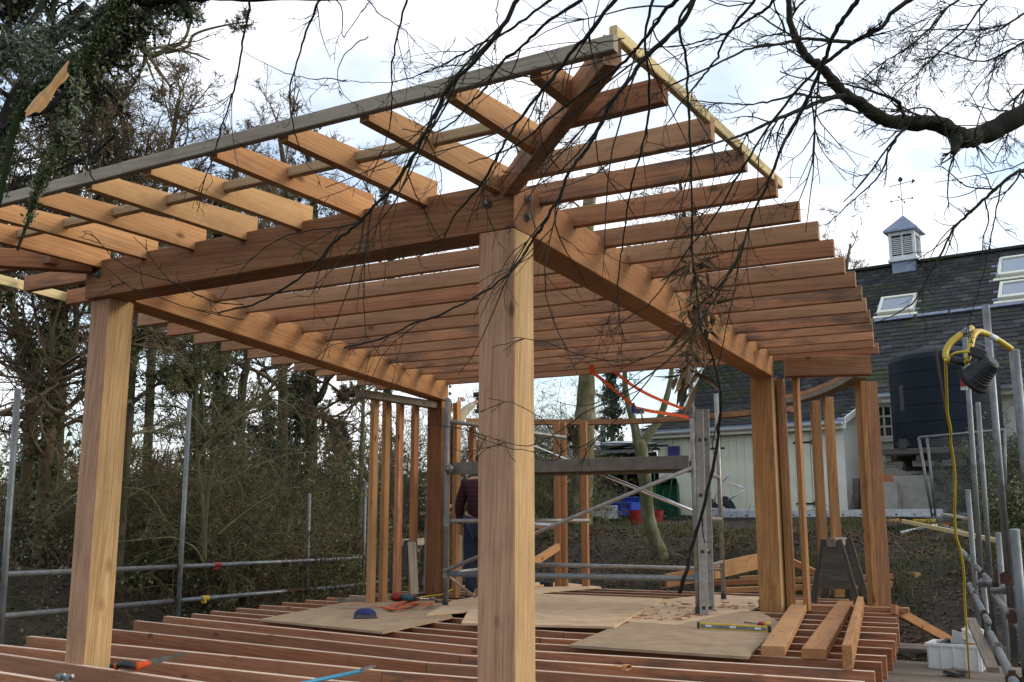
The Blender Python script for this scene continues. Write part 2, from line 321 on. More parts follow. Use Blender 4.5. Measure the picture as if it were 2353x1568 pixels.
class MB:
    """collects shapes that make ONE mesh"""
    def __init__(s): s.V, s.F = [], []
    def add(s, V, F): o = len(s.V); s.V += [v3(p) for p in V]; s.F += [tuple(i + o for i in f) for f in F]; return s
    def tube(s, pts, r, n=8): return s.add(*tube_geo(pts, r, n))
    def box(s, c, z, mw=None):
        x, y, h = z[0] / 2, z[1] / 2, z[2] / 2; c = v3(c)
        V = [Vector((a, b, d)) for d in (-h, h) for b in (-y, y) for a in (-x, x)]
        V = [(mw @ p if mw is not None else p) + c for p in V]
        return s.add(V, [(0, 2, 3, 1), (4, 5, 7, 6), (0, 1, 5, 4), (2, 6, 7, 3), (0, 4, 6, 2), (1, 3, 7, 5)])
    def lathe(s, prof, c=(0, 0, 0), n=24, mw=None):
        V, F = [], []; c = v3(c)
        for r, z in prof:
            for j in range(n): p = Vector((r * math.cos(2*math.pi*j/n), r * math.sin(2*math.pi*j/n), z)); V.append((mw @ p if mw is not None else p) + c)
        for i in range(len(prof) - 1):
            for j in range(n): F.append((i*n+j, i*n+(j+1) % n, (i+1)*n+(j+1) % n, (i+1)*n+j))
        F.append(tuple(range(n-1, -1, -1))); F.append(tuple((len(prof)-1)*n+j for j in range(n)))
        return s.add(V, F)
    def build(s, name, mat, parent=None, smooth=False, loc=None):
        o = v3(loc) if loc is not None else v3(s.V[0]); return put(name, mesh_from(name, [p - o for p in s.V], s.F, mat, smooth=smooth), parent, Matrix.Translation(o))

# ------------------------------------------------------------------ branching growth
def segs_mesh(name, P0, P1, R0, R1, n, mat):
    d = P1 - P0; ln = np.linalg.norm(d, axis=1, keepdims=True) + 1e-9; d = d / ln
    P0 = P0 - d * R0[:, None] * .4; P1 = P1 + d * R1[:, None] * .4
    a = np.where(np.abs(d[:, 2:3]) > .9, np.array([[1., 0, 0]]), np.array([[0, 0, 1.]]))
    u = np.cross(d, a); u /= np.linalg.norm(u, axis=1, keepdims=True) + 1e-9; w = np.cross(d, u)
    N = len(P0); V = np.empty((N, 2 * n, 3), np.float32)
    for j in range(n):
        c, s = math.cos(2*math.pi*j/n), math.sin(2*math.pi*j/n); q = u * c + w * s
        V[:, j] = P0 + q * R0[:, None]; V[:, n + j] = P1 + q * R1[:, None]
    base = (np.arange(N) * 2 * n)[:, None, None]
    f = np.array([[j, (j+1) % n, n+(j+1) % n, n+j] for j in range(n)])[None]
    return mesh_np(name, V.reshape(-1, 3), (f + base).reshape(-1, 4), mat, smooth=True)
def unit(a): return a / (np.linalg.norm(a, axis=-1, keepdims=True) + 1e-9)
class Grow:
    def __init__(s, seed): s.g = np.random.default_rng(seed); s.S = []; s.tips = []
    def line(s, pts, rad):
        p = np.array(pts, float); r = np.array(rad if hasattr(rad, '__len__') else np.linspace(rad, rad * .3, len(p)), float)
        s.S.append((p[:-1], p[1:], r[:-1], r[1:]))
        return p, r
    def children(s, lines, per_m, ang, ratio, rr, t0=.15, lmin=0., lmax=99, up=0., n=None):
        """start points of side shoots along polylines [(pts, rad)]"""
        g = s.g; P, D, L_, R_ = [], [], [], []
        for p, r in lines:
            seg = np.linalg.norm(np.diff(p, axis=0), axis=1); tot = seg.sum(); cum = np.r_[0, np.cumsum(seg)]
            k = n if n else max(1, int(per_m * tot + g.random()))
            t = np.sort(g.uniform(t0, 1, k)) * tot; i = np.clip(np.searchsorted(cum, t) - 1, 0, len(seg) - 1); f = ((t - cum[i]) / (seg[i] + 1e-9))[:, None]
            P.append(p[i] * (1 - f) + p[i+1] * f); dd = unit(p[i+1] - p[i]); q = unit(np.cross(dd, g.normal(size=(k, 3)))); a = g.normal(ang, ang * .25, k)[:, None]
            D.append(unit(dd * np.cos(a) + q * np.sin(a) + np.array([0, 0, up]))); L_.append(np.clip(tot * ratio * (1.1 - .7 * t / tot) * g.uniform(.6, 1.3, k), lmin, lmax)); R_.append((r[i] * (1 - f[:, 0]) + r[i+1] * f[:, 0]) * rr)
        return np.concatenate(P), np.concatenate(D), np.concatenate(L_), np.concatenate(R_)
    def level(s, P, D, L_, R_, K, wander, up=0., tip=.45, out=None, outk=0.):
        """advance every shoot K steps; returns the paths"""
        g = s.g; n = len(P); pts = [P]; rad = [R_]; d = D.copy(); q = g.normal(size=(n, 3)) * wander
        for k in range(K):
            q = q * .6 + g.normal(size=(n, 3)) * wander; d = d + q; d[:, 2] += up
            if out is not None: d = d + out * outk
            d = unit(d); p = pts[-1] + d * (L_ / K)[:, None]; r = R_ * (1 - (1 - tip) * (k + 1) / K)
            s.S.append((pts[-1], p, rad[-1], r)); pts.append(p); rad.append(r)
        s.tips.append((pts[-1], d)); return np.stack(pts, 1), np.stack(rad, 1)
    def shoots(s, pts, rad, m, ang, ratio, rr, t0=.2, up=0., lmin=.03, lmax=99):
        g = s.g; n, K1, _ = pts.shape; i = g.integers(max(0, int(t0 * (K1 - 1))), K1 - 1, size=(n, m)); f = g.random((n, m, 1)); ar = np.arange(n)[:, None]
        p = pts[ar, i] * (1 - f) + pts[ar, i + 1] * f; dd = unit(pts[ar, i + 1] - pts[ar, i]); q = unit(np.cross(dd, g.normal(size=(n, m, 3)))); a = g.normal(ang, ang * .25, (n, m, 1))
        d = unit(dd * np.cos(a) + q * np.sin(a) + np.array([0, 0, up])); tot = np.linalg.norm(np.diff(pts, axis=1), axis=2).sum(1)[:, None]
        L_ = np.clip(tot * ratio * (1.15 - .6 * i / K1) * g.uniform(.6, 1.3, (n, m)), lmin, lmax); R_ = rad[ar, i] * rr
        return p.reshape(-1, 3), d.reshape(-1, 3), L_.ravel(), R_.ravel()
    def take(s):
        A = [np.concatenate([x[k] for x in s.S]) for k in range(4)]; s.S = []; return A
    def mesh(s, name, mat, rmin=.001, thick=.05, loc=(0, 0, 0), cull=None):
        P0, P1, R0, R1 = s.take(); loc = np.array(loc, float); P0 = P0 - loc; P1 = P1 - loc; R0 = np.maximum(R0, rmin); R1 = np.maximum(R1, rmin)
        if cull is not None: k = cull(P0 + loc); P0, P1, R0, R1 = P0[k], P1[k], R0[k], R1[k]
        return segs_mesh(name, P0, P1, R0, R1, 3, mat) if R0.max() < thick else segs_mesh(name, P0, P1, R0, R1, 5, mat)
def leaves_mesh(name, C, size, mat, seed=0, aspect=.6, droop=0., flat=False):
    g = np.random.default_rng(seed); n = len(C); a = g.normal(size=(n, 3)); a[:, 2] -= droop; a = unit(a); b = unit(np.cross(a, g.normal(size=(n, 3))))
    if flat: a[:, 2] *= .35; b[:, 2] *= .35
    s = (size * g.uniform(.55, 1.35, n))[:, None]; c = unit(np.cross(a, b)) * s * .18
    V = np.stack([C, C + a * s * .5 + b * s * aspect * .5 + c, C + a * s, C + a * s * .5 - b * s * aspect * .5 + c], 1).reshape(-1, 3)
    F = (np.array([[0, 1, 2, 3]])[None] + (np.arange(n) * 4)[:, None, None]).reshape(-1, 4)
    return mesh_np(name, V, F, mat)
def structure(name, me, mw=None, kind='structure', label=None, cat=None):
    o = put(name, me, None, mw); o['kind'] = kind
    if label: o['label'] = label
    if cat: o['category'] = cat
    return o

# ------------------------------------------------------------------ the timber frame
TF = thing('timber_frame_building', 'open timber frame of new orange posts, beams and joists without roof or walls', 'building', (-4, 7.5, 0))
def prism8(name, bot, top, mat, parent, up=None):
    """six-faced timber from 4 bottom and 4 top corners given in its own direction a->b"""
    a, b = (v3(bot[0]) + v3(bot[3])) / 2, (v3(bot[1]) + v3(bot[2])) / 2; mw = frame(a, b); inv = mw.inverted()
    V = [inv @ v3(p) for p in list(bot) + list(top)]
    return put(name, mesh_from('timber', V, [(3, 2, 1, 0), (4, 5, 6, 7), (0, 1, 5, 4), (1, 2, 6, 5), (2, 3, 7, 6), (3, 0, 4, 7)], mat), parent, mw)
def post(x, y, z0, z1, w, d, rz, mats):
    mw = Matrix.Translation((x, y, z0)) @ Matrix.Rotation(rz, 4, 'Z') @ frame((0, 0, 0), (0, 0, 1), (0, -1, 0))
    return put('post', beam_mesh(z1 - z0, w, d, mats, .006), TF, mw)
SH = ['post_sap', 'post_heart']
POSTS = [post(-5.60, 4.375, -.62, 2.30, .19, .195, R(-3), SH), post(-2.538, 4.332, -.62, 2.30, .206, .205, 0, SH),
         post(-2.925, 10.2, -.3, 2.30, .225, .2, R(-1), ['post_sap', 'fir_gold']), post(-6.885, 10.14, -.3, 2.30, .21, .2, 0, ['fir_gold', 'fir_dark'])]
A = beam('beam', (-5.69, 4.33, 2.427), (-2.432, 4.33, 2.427), .208, .246, 'fir_dark', TF)
B = beam('beam', (-2.536, 4.436, 2.427), (-2.90, 10.12, 2.427), .206, .246, 'fir_gold', TF)
Cb = beam('beam', (-5.575, 4.436, 2.427), (-6.86, 10.12, 2.427), .206, .246, 'fir_gold', TF)
def bolt(p, n, parent, r=.026, recess=True):
    n = Vector(n).normalized(); mw = Matrix.Translation(v3(p)) @ n.to_track_quat('Z', 'Y').to_matrix().to_4x4()
    mb = MB(); mb.lathe([(r, -.004), (r, .003), (r * .9, .005)], n=14)
    put('bolt_washer', mesh_from('bolt_washer', mb.V, mb.F, 'old_wood'), parent, mw)
    mb = MB(); mb.lathe([(r * .55, .0), (r * .55, .016), (r * .4, .02)], n=6); put('bolt', mesh_from('bolt', mb.V, mb.F, 'galv'), parent, mw)
bolt(PY(1120, 468, 4.224), (0, -1, 0), A, .027); bolt(PY(226, 632, 4.224), (0, -1, 0), A, .025)
for yy in (459, 500): bolt(PX(1211, yy, -2.43), (1, 0, 0), A, .024)
for yy in (890, 906): bolt(PY(1034, yy, 10.02) + np.array([.03, -.05, 0]), (.97, .2, 0), Cb, .022)

# roof joists, lying along X over the two side beams
RJ = [(-6.62, 4.43, -1.34, 4.55), (-6.74, 4.87, -1.32, 5.01), (-6.86, 5.32, -1.33, 5.5), (-6.98, 5.74, -1.33, 5.94), (-7.12, 6.18, -1.34, 6.38), (-7.24, 6.6, -1.38, 6.87), (-7.33, 7.03, -1.4, 7.31),
      (-7.43, 7.49, -1.45, 7.78), (-7.52, 7.92, -1.51, 8.25), (-7.62, 8.39, -1.57, 8.71), (-7.67, 8.8, -1.63, 9.13), (-7.72, 9.23, -1.71, 9.59), (-7.76, 9.68, -1.79, 10.02)]
for k, (xa, ya, xb, yb) in enumerate(RJ):
    beam('roof_joist', (xa, ya, 2.556), (xb, yb, 2.556), .05, .112, 'fir', TF)
HIP0, HIP1 = np.array([-2.50, 4.28, 2.535]), np.array([-1.40, 3.15, 2.535])
beam('hip_rafter', HIP0, HIP1, .07, .115, 'fir', TF)
beam('roof_joist', (-1.86, 3.64, 2.556), (-1.38, 3.62, 2.556), .05, .112, 'fir', TF)
beam('roof_joist', (-2.33, 4.13, 2.556), (-1.35, 4.1, 2.556), .05, .112, 'fir', TF)
# cantilevered front rafters, tops cut to a fall
FX = [(-5.57, 4.20), (-5.14, 4.22), (-4.71, 4.22), (-4.28, 4.22), (-3.85, 4.22), (-3.41, 4.22), (-2.98, 4.22), (-2.535, 4.22), (-2.1, 3.82), (-1.72, 3.40)]
for x, ye in FX:
    y0, y1, z0 = 3.155, ye + .09, 2.5; h1 = .10 + .05 * (y1 - y0); w = .025
    prism8('front_rafter', [(x - w, y0, z0), (x - w, y1, z0), (x + w, y1, z0), (x + w, y0, z0)], [(x - w, y0, z0 + .092), (x - w, y1, z0 + h1), (x + w, y1, z0 + h1), (x + w, y0, z0 + .092)], 'fir_bright', TF)
for (xa, xb) in zip([f[0] for f in FX[:-1]], [f[0] for f in FX[1:]]):
    if xb < -1.9: beam('nogging', (xa + .027, 3.64, 2.578), (xb - .027, 3.64, 2.578), .045, .05, 'batten_tan', TF)
beam('front_fascia', (-3.98, 3.125, 2.546), (-1.375, 3.125, 2.546), .04, .062, 'batten', TF)
beam('front_fascia', (-6.35, 3.127, 2.546), (-3.982, 3.127, 2.546), .04, .062, 'batten', TF)
beam('side_fascia', (-1.395, 3.15, 2.606), (-1.335, 5.13, 2.606), .032, .05, 'batten_pale', TF)
# left corner overhang
beam('hip_rafter', (-5.62, 4.22, 2.53), (-6.6, 3.2, 2.53), .085, .12, 'fir', TF)
beam('side_fascia', (-6.52, 3.2, 2.566), (-6.80, 4.95, 2.566), .03, .07, 'batten_pale', TF)
beam('roof_joist', (-6.5, 3.98, 2.556), (-5.72, 4.0, 2.556), .05, .112, 'fir', TF)
# header over the rear corner, stud walls
d0 = PZ(2000, 1396, 0)
HD = beam('header', (-2.70, 10.2, 2.398), (d0[0] + .25, d0[1] - .55, 2.398), .16, .195, 'fir_dark', TF); beam('roof_joist', (-7.8, 10.08, 2.556), (-2.95, 10.36, 2.556), .05, .112, 'fir', TF); beam('roof_joist', (-2.85, 10.37, 2.556), (-1.82, 10.43, 2.556), .05, .112, 'fir', TF)
def stud(x, y, z0, z1, w, d, rz, mat): 
    mw = Matrix.Translation((x, y, z0)) @ Matrix.Rotation(rz, 4, 'Z') @ frame((0, 0, 0), (0, 0, 1), (0, -1, 0)); return put('wall_stud', beam_mesh(z1 - z0, w, d, mat, .003), TF, mw)
stud(-2.80 + .035, 10.26, 0, 2.3, .05, .15, 0, 'fir_gold'); stud(-2.62, 10.30, 0, 2.3, .05, .11, 0, 'fir_gold')
stud(-2.12, 10.92, .01, 2.30, .05, .15, R(35), 'fir_gold'); stud(-2.03, 10.96, .01, 2.30, .16, .045, R(35), 'fir_dark')
AR = [(-2.05, 10.62, 2.30), (-2.30, 11.15, 2.30), (-2.63, 11.75, 2.30), (-3.02, 12.3, 2.30), (-3.38, 12.6, 2.30)]
def arc_plate(name, pts, w, h, mat):
    pts = smooth_pts(pts, 5); V, F = [], []
    for i, p in enumerate(pts):
        d = pts[min(i+1, len(pts)-1)] - pts[max(i-1, 0)]; n = np.array([-d[1], d[0], 0]); n /= np.linalg.norm(n)
        for s, t in ((1, 0), (-1, 0), (-1, 1), (1, 1)): V.append(p + n * s * w / 2 + np.array([0, 0, t * h]))
    for i in range(len(pts) - 1):
        for j in range(4): F.append((i*4+j, i*4+(j+1) % 4, i*4+4+(j+1) % 4, i*4+4+j))
    F += [(3, 2, 1, 0), tuple(len(V) - 4 + j for j in range(4))]; o = v3(pts[0])
    return put(name, mesh_from(name, [v3(p) - o for p in V], F, mat), TF, Matrix.Translation(o))
arc_plate('curved_top_plate', AR, .15, .05, 'board_grey'); arc_plate('curved_top_plate', [(x, y, z + .053) for x, y, z in AR], .15, .05, 'fir')
for (px, d, w, mat) in ((1812, 12.9, .09, 'fir_bright'), (1890, 12.0, .10, 'fir_gold'), (1922, 11.6, .075, 'fir_gold')):
    p = PD(px, 1250, d); stud(p[0], p[1], .02, 2.3, .10, w, R(30), mat)
# apse wall at the back
BP = [(-6.95, 12.40, 2.21), (-5.96, 13.0, 2.21), (-4.96, 13.1, 2.21), (-3.89, 12.85, 2.21), (-3.3, 12.62, 2.21)]
arc_plate('curved_top_plate', BP, .15, .07, 'fir_dark')
for px, w in ((1283, .07), (1296, .06), (1345, .06)):
    p = PD(px, 1250, 13.6); stud(p[0], p[1], .0, 2.21, .09, w, 0, 'fir_gold')
# short stud wall at the left rear corner
SW = [PZ(848, 1352.5, 0), PZ(876, 1346, 0)]; dv = SW[1] - SW[0]; dv = dv / np.linalg.norm(dv)
SWp = [SW[0] + np.array([.0, .02, 0]), SW[1], SW[1] + np.array([.42, .30, 0]), SW[1] + np.array([.78, .38, 0])]
for k, (px, ytop, dd) in enumerate(((852, 912, 10.85), (880, 922, 11.25), (912, 930, 11.5), (948, 938, 11.75))):
    p = PD(px, 1345, dd); zt = (1202 - ytop) / 2328. * dd * 1.03 + .85; stud(p[0], p[1], .0, zt, .055, .10, R(4), ('fir_bright', 'fir_gold', 'fir', 'fir_gold')[k]); SWp[k] = np.array([p[0], p[1], zt])
beam('top_plate', SWp[0] + np.array([-.05, 0, .025]), SWp[3] + np.array([.14, .02, .025]), .12, .05, 'fir_bright', TF)
beam('sole_plate', (SWp[0][0] - .35, SWp[0][1] - .05, .025), (-6.98, 10.6, .025), .12, .05, 'board_grey', TF)
beam('header', PD(827, 905, 10.7) + np.array([0, 0, 0]), (-6.92, 10.2, 2.255), .12, .08, 'board_grey', TF)
stud(-6.64, 10.16, 0, 2.27, .06, .09, 0, 'fir_bright'); stud(-7.035, 10.2, 0, 2.3, .05, .09, 0, 'fir_gold')
beam('top_plate', (-6.6, 10.3, 2.06), (-6.0, 10.75, 2.06), .09, .07, 'fir_bright', TF)
p = PD(1085, 1130, 12.2); stud(p[0], p[1], 0, 2.0, .07, .07, 0, 'fir')

# floor joists: each run is two timbers meeting over the middle bearer
FJ = [(PZ(0, 1544.6, 0), -3.75, 3.66, (-1.1, 3.9)), (PZ(0, 1502, 0), -3.75, 4.08, (-1.1, 4.3)), (PZ(0, 1482, 0), -3.75, 4.54, (-1.15, 4.7)), (PZ(67.7, 1461.6, 0), -3.75, 4.98, (-1.18, 5.1)), ((-7.42, 5.82, 0), -3.72, 5.40, (-1.2, 5.5)),
      ((-7.58, 6.40, 0), -3.74, 5.81, (-1.22, 5.93)), ((-7.70, 6.84, 0), -3.74, 6.21, (-1.25, 6.36)), ((-7.67, 7.15, 0), -3.74, 6.6, (-1.29, 6.79)), ((-7.74, 7.46, 0), -3.76, 6.95, (-1.32, 7.12)), ((-7.78, 7.84, 0), -3.8, 7.4, (-1.36, 7.55)),
      ((-7.84, 8.24, 0), -3.8, 7.86, (-1.42, 8.02)), ((-7.88, 8.63, 0), -3.85, 8.36, (-1.5, 8.55)), ((-7.91, 9.03, 0), -3.9, 8.85, (-1.56, 9.02)), ((-7.93, 9.42, 0), -3.9, 9.30, (-1.63, 9.41)), ((-7.95, 9.85, 0), -3.95, 9.82, (-1.74, 9.98)),
      ((-7.95, 10.28, 0), -4, 10.26, (-1.8, 10.42)), ((-7.9, 10.7, 0), -4, 10.7, (-1.95, 10.82)), ((-7.6, 11.12, 0), -4, 11.1, (-2.1, 11.25)), ((-7.3, 11.55, 0), -4.1, 11.5, (-2.35, 11.65)), ((-7.0, 12.0, 0), -4.2, 11.95, (-2.6, 12.05)), ((-6.6, 12.4, 0), -4.4, 12.4, (-3.0, 12.42))]
for k, (a, xm, ym, b) in enumerate(FJ):
    a = np.array(a, float); a[2] = -.073; m = np.array([xm, ym, -.073]); b = np.array([b[0], b[1], -.073])
    if k < 3: a = a + (a - m) / np.linalg.norm(a - m) * .5
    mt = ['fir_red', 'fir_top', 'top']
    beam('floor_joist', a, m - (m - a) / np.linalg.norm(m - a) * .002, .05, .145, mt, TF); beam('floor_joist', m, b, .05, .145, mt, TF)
for x0, x1 in ((-6.3, -7.5), (-4.0, -4.2), (-1.75, -2.3)): beam('bearer', (x0, 3.4, -.24), (x1, 12.3, -.24), .1, .18, 'fir_dark', TF)
beam('sole_plate', (-2.62, 10.45, .024), (-1.72, 10.55, .024), .16, .045, 'fir', TF)

FS = [o for o in bpy.data.objects if o.name.startswith('front_fascia')]
for x, y in ((638, 290), (1023, 190), (1372, 112), (470, 338), (820, 246)):
    p = PY(x, y, 3.105); mb = MB(); mb.lathe([(.006, -.004), (.006, .0), (.004, .002)], p, 8, Matrix.Rotation(R(90), 4, 'X')); mb.build('screw_head', 'galv', FS[0] if x > 780 else FS[1])

# ------------------------------------------------------------------ the house behind
H0 = PD(1827, 1184, 23.5); HZ = float(H0[2])
HA = -.094
HU = np.array([math.cos(HA), math.sin(HA), 0]); HV = np.array([-math.sin(HA), math.cos(HA), 0])
HM = Matrix(((HU[0], HV[0], 0, H0[0]), (HU[1], HV[1], 0, H0[1]), (0, 0, 1, HZ), (0, 0, 0, 1)))
def hx(px, py, n, c):
    """pixel -> house coordinates on the plane n.(u,v,w)=c"""
    o = EYE - H0; o = np.array([o @ HU, o @ HV, o[2]]); r = ray(px, py); r = np.array([r @ HU, r @ HV, r[2]]); n = np.array(n, float)
    return o + r * ((c - n @ o) / (n @ r))
def hv(px, py, v=0.): return hx(px, py, (0, 1, 0), v)
HO = thing('slate_roofed_house', 'cream rendered house with a mossy slate roof, skylights and a white louvred roof turret', 'house', H0); HO.rotation_euler = (0, 0, HA)
def hput(name, me, parent=HO, mw=None): return put(name, me, parent, HM @ (mw if mw is not None else Matrix.Identity(4)))
def hbox(name, c, s, mat, parent=HO, rot=None, ch=.004):
    return hput(name, beam_mesh(s[0], s[1], s[2], mat, ch), parent, Matrix.Translation(v3(c)) @ (rot if rot is not None else Matrix.Identity(4)) @ Matrix.Translation((-s[0] / 2, 0, 0)))
uL = hv(1512, 1000)[0]; uR = hv(1936, 960)[0]; wE = hv(1824, 966)[2]
VW = 2.6                                   # main wall stands this far behind the lean-to front
wM = hv(2030, 905, VW)[2]                  # main eaves
hr = hv(2150, 600, VW + 4.2); wR = hr[2]; VR = VW + 4.2
SL = (wR - wM) / (VR - (VW - .25))         # slope of the main roof
ang = math.atan(SL); u0, u1 = uL - .3, 9.0
# walls
def wallmesh(name, V, F, mat='cream'): return hput(name, mesh_from(name, V, F, mat))
t = .25
wallmesh('front_wall', [(uL, 0, -1), (uR, 0, -1), (uR, 0, wE), (uL, 0, wE), (uL, t, -1), (uR, t, -1), (uR, t, wE), (uL, t, wE)], [(0, 1, 2, 3), (5, 4, 7, 6), (3, 2, 6, 7), (1, 5, 6, 2), (4, 0, 3, 7)])
wT = wE + (wM - wE) * .93
wallmesh('flank_wall', [(uR - t, t, -1), (uR, t, -1), (uR, VW, -1), (uR - t, VW, -1), (uR - t, t, wE), (uR, t, wE), (uR, VW, wT), (uR - t, VW, wT)], [(0, 1, 5, 4), (1, 2, 6, 5), (2, 3, 7, 6), (3, 0, 4, 7), (4, 5, 6, 7)])
wallmesh('main_wall', [(uL, VW, -1), (u1, VW, -1), (u1, VW, wM), (uL, VW, wM), (uL, VW + t, -1), (u1, VW + t, -1), (u1, VW + t, wM), (uL, VW + t, wM)], [(0, 1, 2, 3), (5, 4, 7, 6), (3, 2, 6, 7), (1, 5, 6, 2), (4, 0, 3, 7)])
wallmesh('gable_wall', [(uL, VW + t, -1), (uL, VR + 4, -1), (uL, VR + 4, wM), (uL, VR, wR - .15), (uL, VW + t, wM), (uL + t, VW + t, -1), (uL + t, VR + 4, -1), (uL + t, VR + 4, wM), (uL + t, VR, wR - .15), (uL + t, VW + t, wM)],
         [(4, 3, 2, 1, 0), (5, 6, 7, 8, 9), (0, 1, 6, 5), (1, 2, 7, 6), (2, 3, 8, 7), (3, 4, 9, 8)])
# roof decks
def roof(name, ua, ub, va, wa, vb, wb, th=.12, mat='lead'):
    V = [(ua, va, wa), (ub, va, wa), (ub, vb, wb), (ua, vb, wb)]; V += [(x, y, z - th) for x, y, z in V]
    return hput(name, mesh_from(name, V, [(0, 1, 2, 3), (7, 6, 5, 4), (0, 4, 5, 1), (1, 5, 6, 2), (2, 6, 7, 3), (3, 7, 4, 0)], mat))
ve, we = VW - .3, wM
MR = roof('main_roof', u0, u1, ve, we, VR, wR); roof('rear_roof', u0, u1, VR + 8.5, wM, VR + .01, wR - .005)
LR = roof('leanto_roof', u0, uR + .12, -.28, wE - .06, VW - .3, wT + (wM - wT) * .3)
# slates: the largest in the photograph are single pieces, the rest one mass
sw, sh = .30, .19
def slates(parent, ua, ub, va, wa, vb, wb, keep, seed, singles):
    g = np.random.default_rng(seed); ln = math.hypot(vb - va, wb - wa); e = np.array([0, (vb - va) / ln, (wb - wa) / ln]); nrm = np.array([0, -e[2], e[1]]); rows = int(ln / sh) + 1
    me = _cache.get('slate')
    if me is None:
        V = [(-sw/2+.006, -.02, .028), (sw/2-.006, -.02, .028), (sw/2-.006, .24, .008), (-sw/2+.006, .24, .008)]; V += [(x, y, z - .016) for x, y, z in V]
        me = _cache['slate'] = mesh_from('slate', V, [(0, 1, 2, 3), (0, 4, 5, 1), (1, 5, 6, 2), (3, 7, 4, 0)], 'slate')
    VV = np.array([v.co for v in me.vertices]); FF = np.array([(0, 1, 2, 3), (0, 4, 5, 1), (1, 5, 6, 2), (3, 7, 4, 0)]); bulk = []; cand = []
    for r in range(rows):
        for k in range(int((ub - ua) / sw) + 1):
            c = np.array([ua + (k + .5 * (r % 2)) * sw, va, wa]) + e * (r * sh); 
            if c[0] > ub - sw * .3 or not keep(c): continue
            z = g.normal(0, .003); q = g.normal(0, .012)
            X = np.array([math.cos(q), 0, 0]) + e * math.sin(q); Y = e * math.cos(q) - np.array([math.sin(q), 0, 0]); T = np.stack([X, Y, nrm], 1)
            w = H0 + HU * c[0] + HV * c[1] + np.array([0, 0, c[2]]); q_ = MW.T @ (w - EYE); px, py = 1176.5 + FPX * q_[0] / q_[2], 784 + FPX * q_[1] / q_[2]
            cand.append((q_[2] if (1970 < px < 2353 and 560 < py < 960) else 999, c + nrm * z, T))
    cand.sort(key=lambda x: x[0])
    for k, (d, c, T) in enumerate(cand):
        if k < singles and d < 900:
            mw = Matrix([[*T[i], c[i]] for i in range(3)] + [[0, 0, 0, 1]]); o = bpy.data.objects.new('slate', me); COL.objects.link(o); o.parent = parent; o.matrix_parent_inverse = base_matrix(parent).inverted() @ HM; o.matrix_basis = mw
        else: bulk.append(VV @ T.T + c)
    n = len(bulk); F = (FF[None] + (np.arange(n) * 8)[:, None, None]).reshape(-1, 4)
    o = hput('slate_courses', mesh_np('slate_courses', np.concatenate(bulk), F, 'slate'), parent); o['kind'] = 'stuff'
wF = hv(2180, 722, VW)[2]                    # height of the lead band, roughly
def on_main(px, py): n = np.array([0, -SL, 1.]); return hx(px, py, n, n @ np.array([0, ve, we]))
SKY = []
for q in (((2013, 727), (2032, 690), (2110, 683), (2099, 720)), ((2296, 641), (2296, 602), (2372, 590), (2372, 631)), ((2297, 694), (2297, 658), (2372, 648), (2372, 684))): SKY.append([on_main(*p) for p in q])
def clear(c): return all(not (min(p[0] for p in s) - .05 < c[0] < max(p[0] for p in s) + .05 and min(p[1] for p in s) - .12 < c[1] < max(p[1] for p in s) + .05) for s in SKY)
slates(MR, u0, u1, ve, we, VR, wR, clear, 1, 300)
slates(LR, u0, uR + .12, -.28, wE - .06, VW - .3, wT + (wM - wT) * .3, lambda c: True, 2, 0)
hbox('ridge_capping', ((u0 + u1) / 2, VR, wR + .05), (u1 - u0, .26, .09), 'slate', MR, ch=.03)
fl0, fl1 = on_main(2010, 742), on_main(2353, 700)
for (a, b) in ((fl0, on_main(2100, 731)), (on_main(2185, 721), fl1), (on_main(2108, 730), on_main(2180, 721.5))):
    mw = frame(a, b); hput('lead_flashing', beam_mesh(float(np.linalg.norm(b - a)), .12, .03, 'lead', .004), MR, Matrix.Translation((0, -.04, .05)) @ mw @ Matrix.Rotation(ang, 4, 'X'))
# verge boards at the left gable
beam_ = lambda name, a, b, w, h, mat, parent=HO: hput(name, beam_mesh((v3(b) - v3(a)).length, w, h, mat), parent, frame(a, b))
beam_('verge_board', (u0 - .03, ve, we - .08), (u0 - .03, VR, wR - .08), .04, .22, 'cream_paint'); beam_('verge_board', (u0 - .03, -.3, wE - .16), (u0 - .03, VW - .3, wM - .35), .04, .2, 'cream_paint')
beam_('verge_board', (uR + .14, -.28, wE - .1), (uR + .14, VW - .02, wT + .05), .04, .14, 'cream_paint')
# gutters and fascia
def gutter(a, b, r=.07):
    a, b = v3(a), v3(b); V, F = [], []; n = 8
    for k, p in enumerate((a, b)):
        for j in range(n + 1): V.append(p + Vector((0, math.cos(math.pi * j / n) * r, -math.sin(math.pi * j / n) * r)))
        for j in range(n + 1): V.append(p + Vector((0, math.cos(math.pi * j / n) * (r - .008), -math.sin(math.pi * j / n) * (r - .008))))
    m = 2 * (n + 1)
    for j in range(n): F.append((j, j+1, m+j+1, m+j)); F.append((n+1+j+1, n+1+j, m+n+1+j, m+n+1+j+1))
    return hput('gutter', mesh_from('gutter', V, F, 'white', smooth=True))
gutter((uL - .2, -.36, wE - .13), (uR + .1, -.36, wE - .13)); gutter((uR + .2, VW - .38, wM - .08), (u1, VW - .38, wM - .08))
hbox('fascia_board', ((uL + uR) / 2, -.265, wE - .2), (uR - uL + .3, .03, .16), 'cream_paint'); hbox('fascia_board', ((uR + u1) / 2 + .1, VW - .29, wM - .16), (u1 - uR - .2, .03, .2), 'cream_paint')
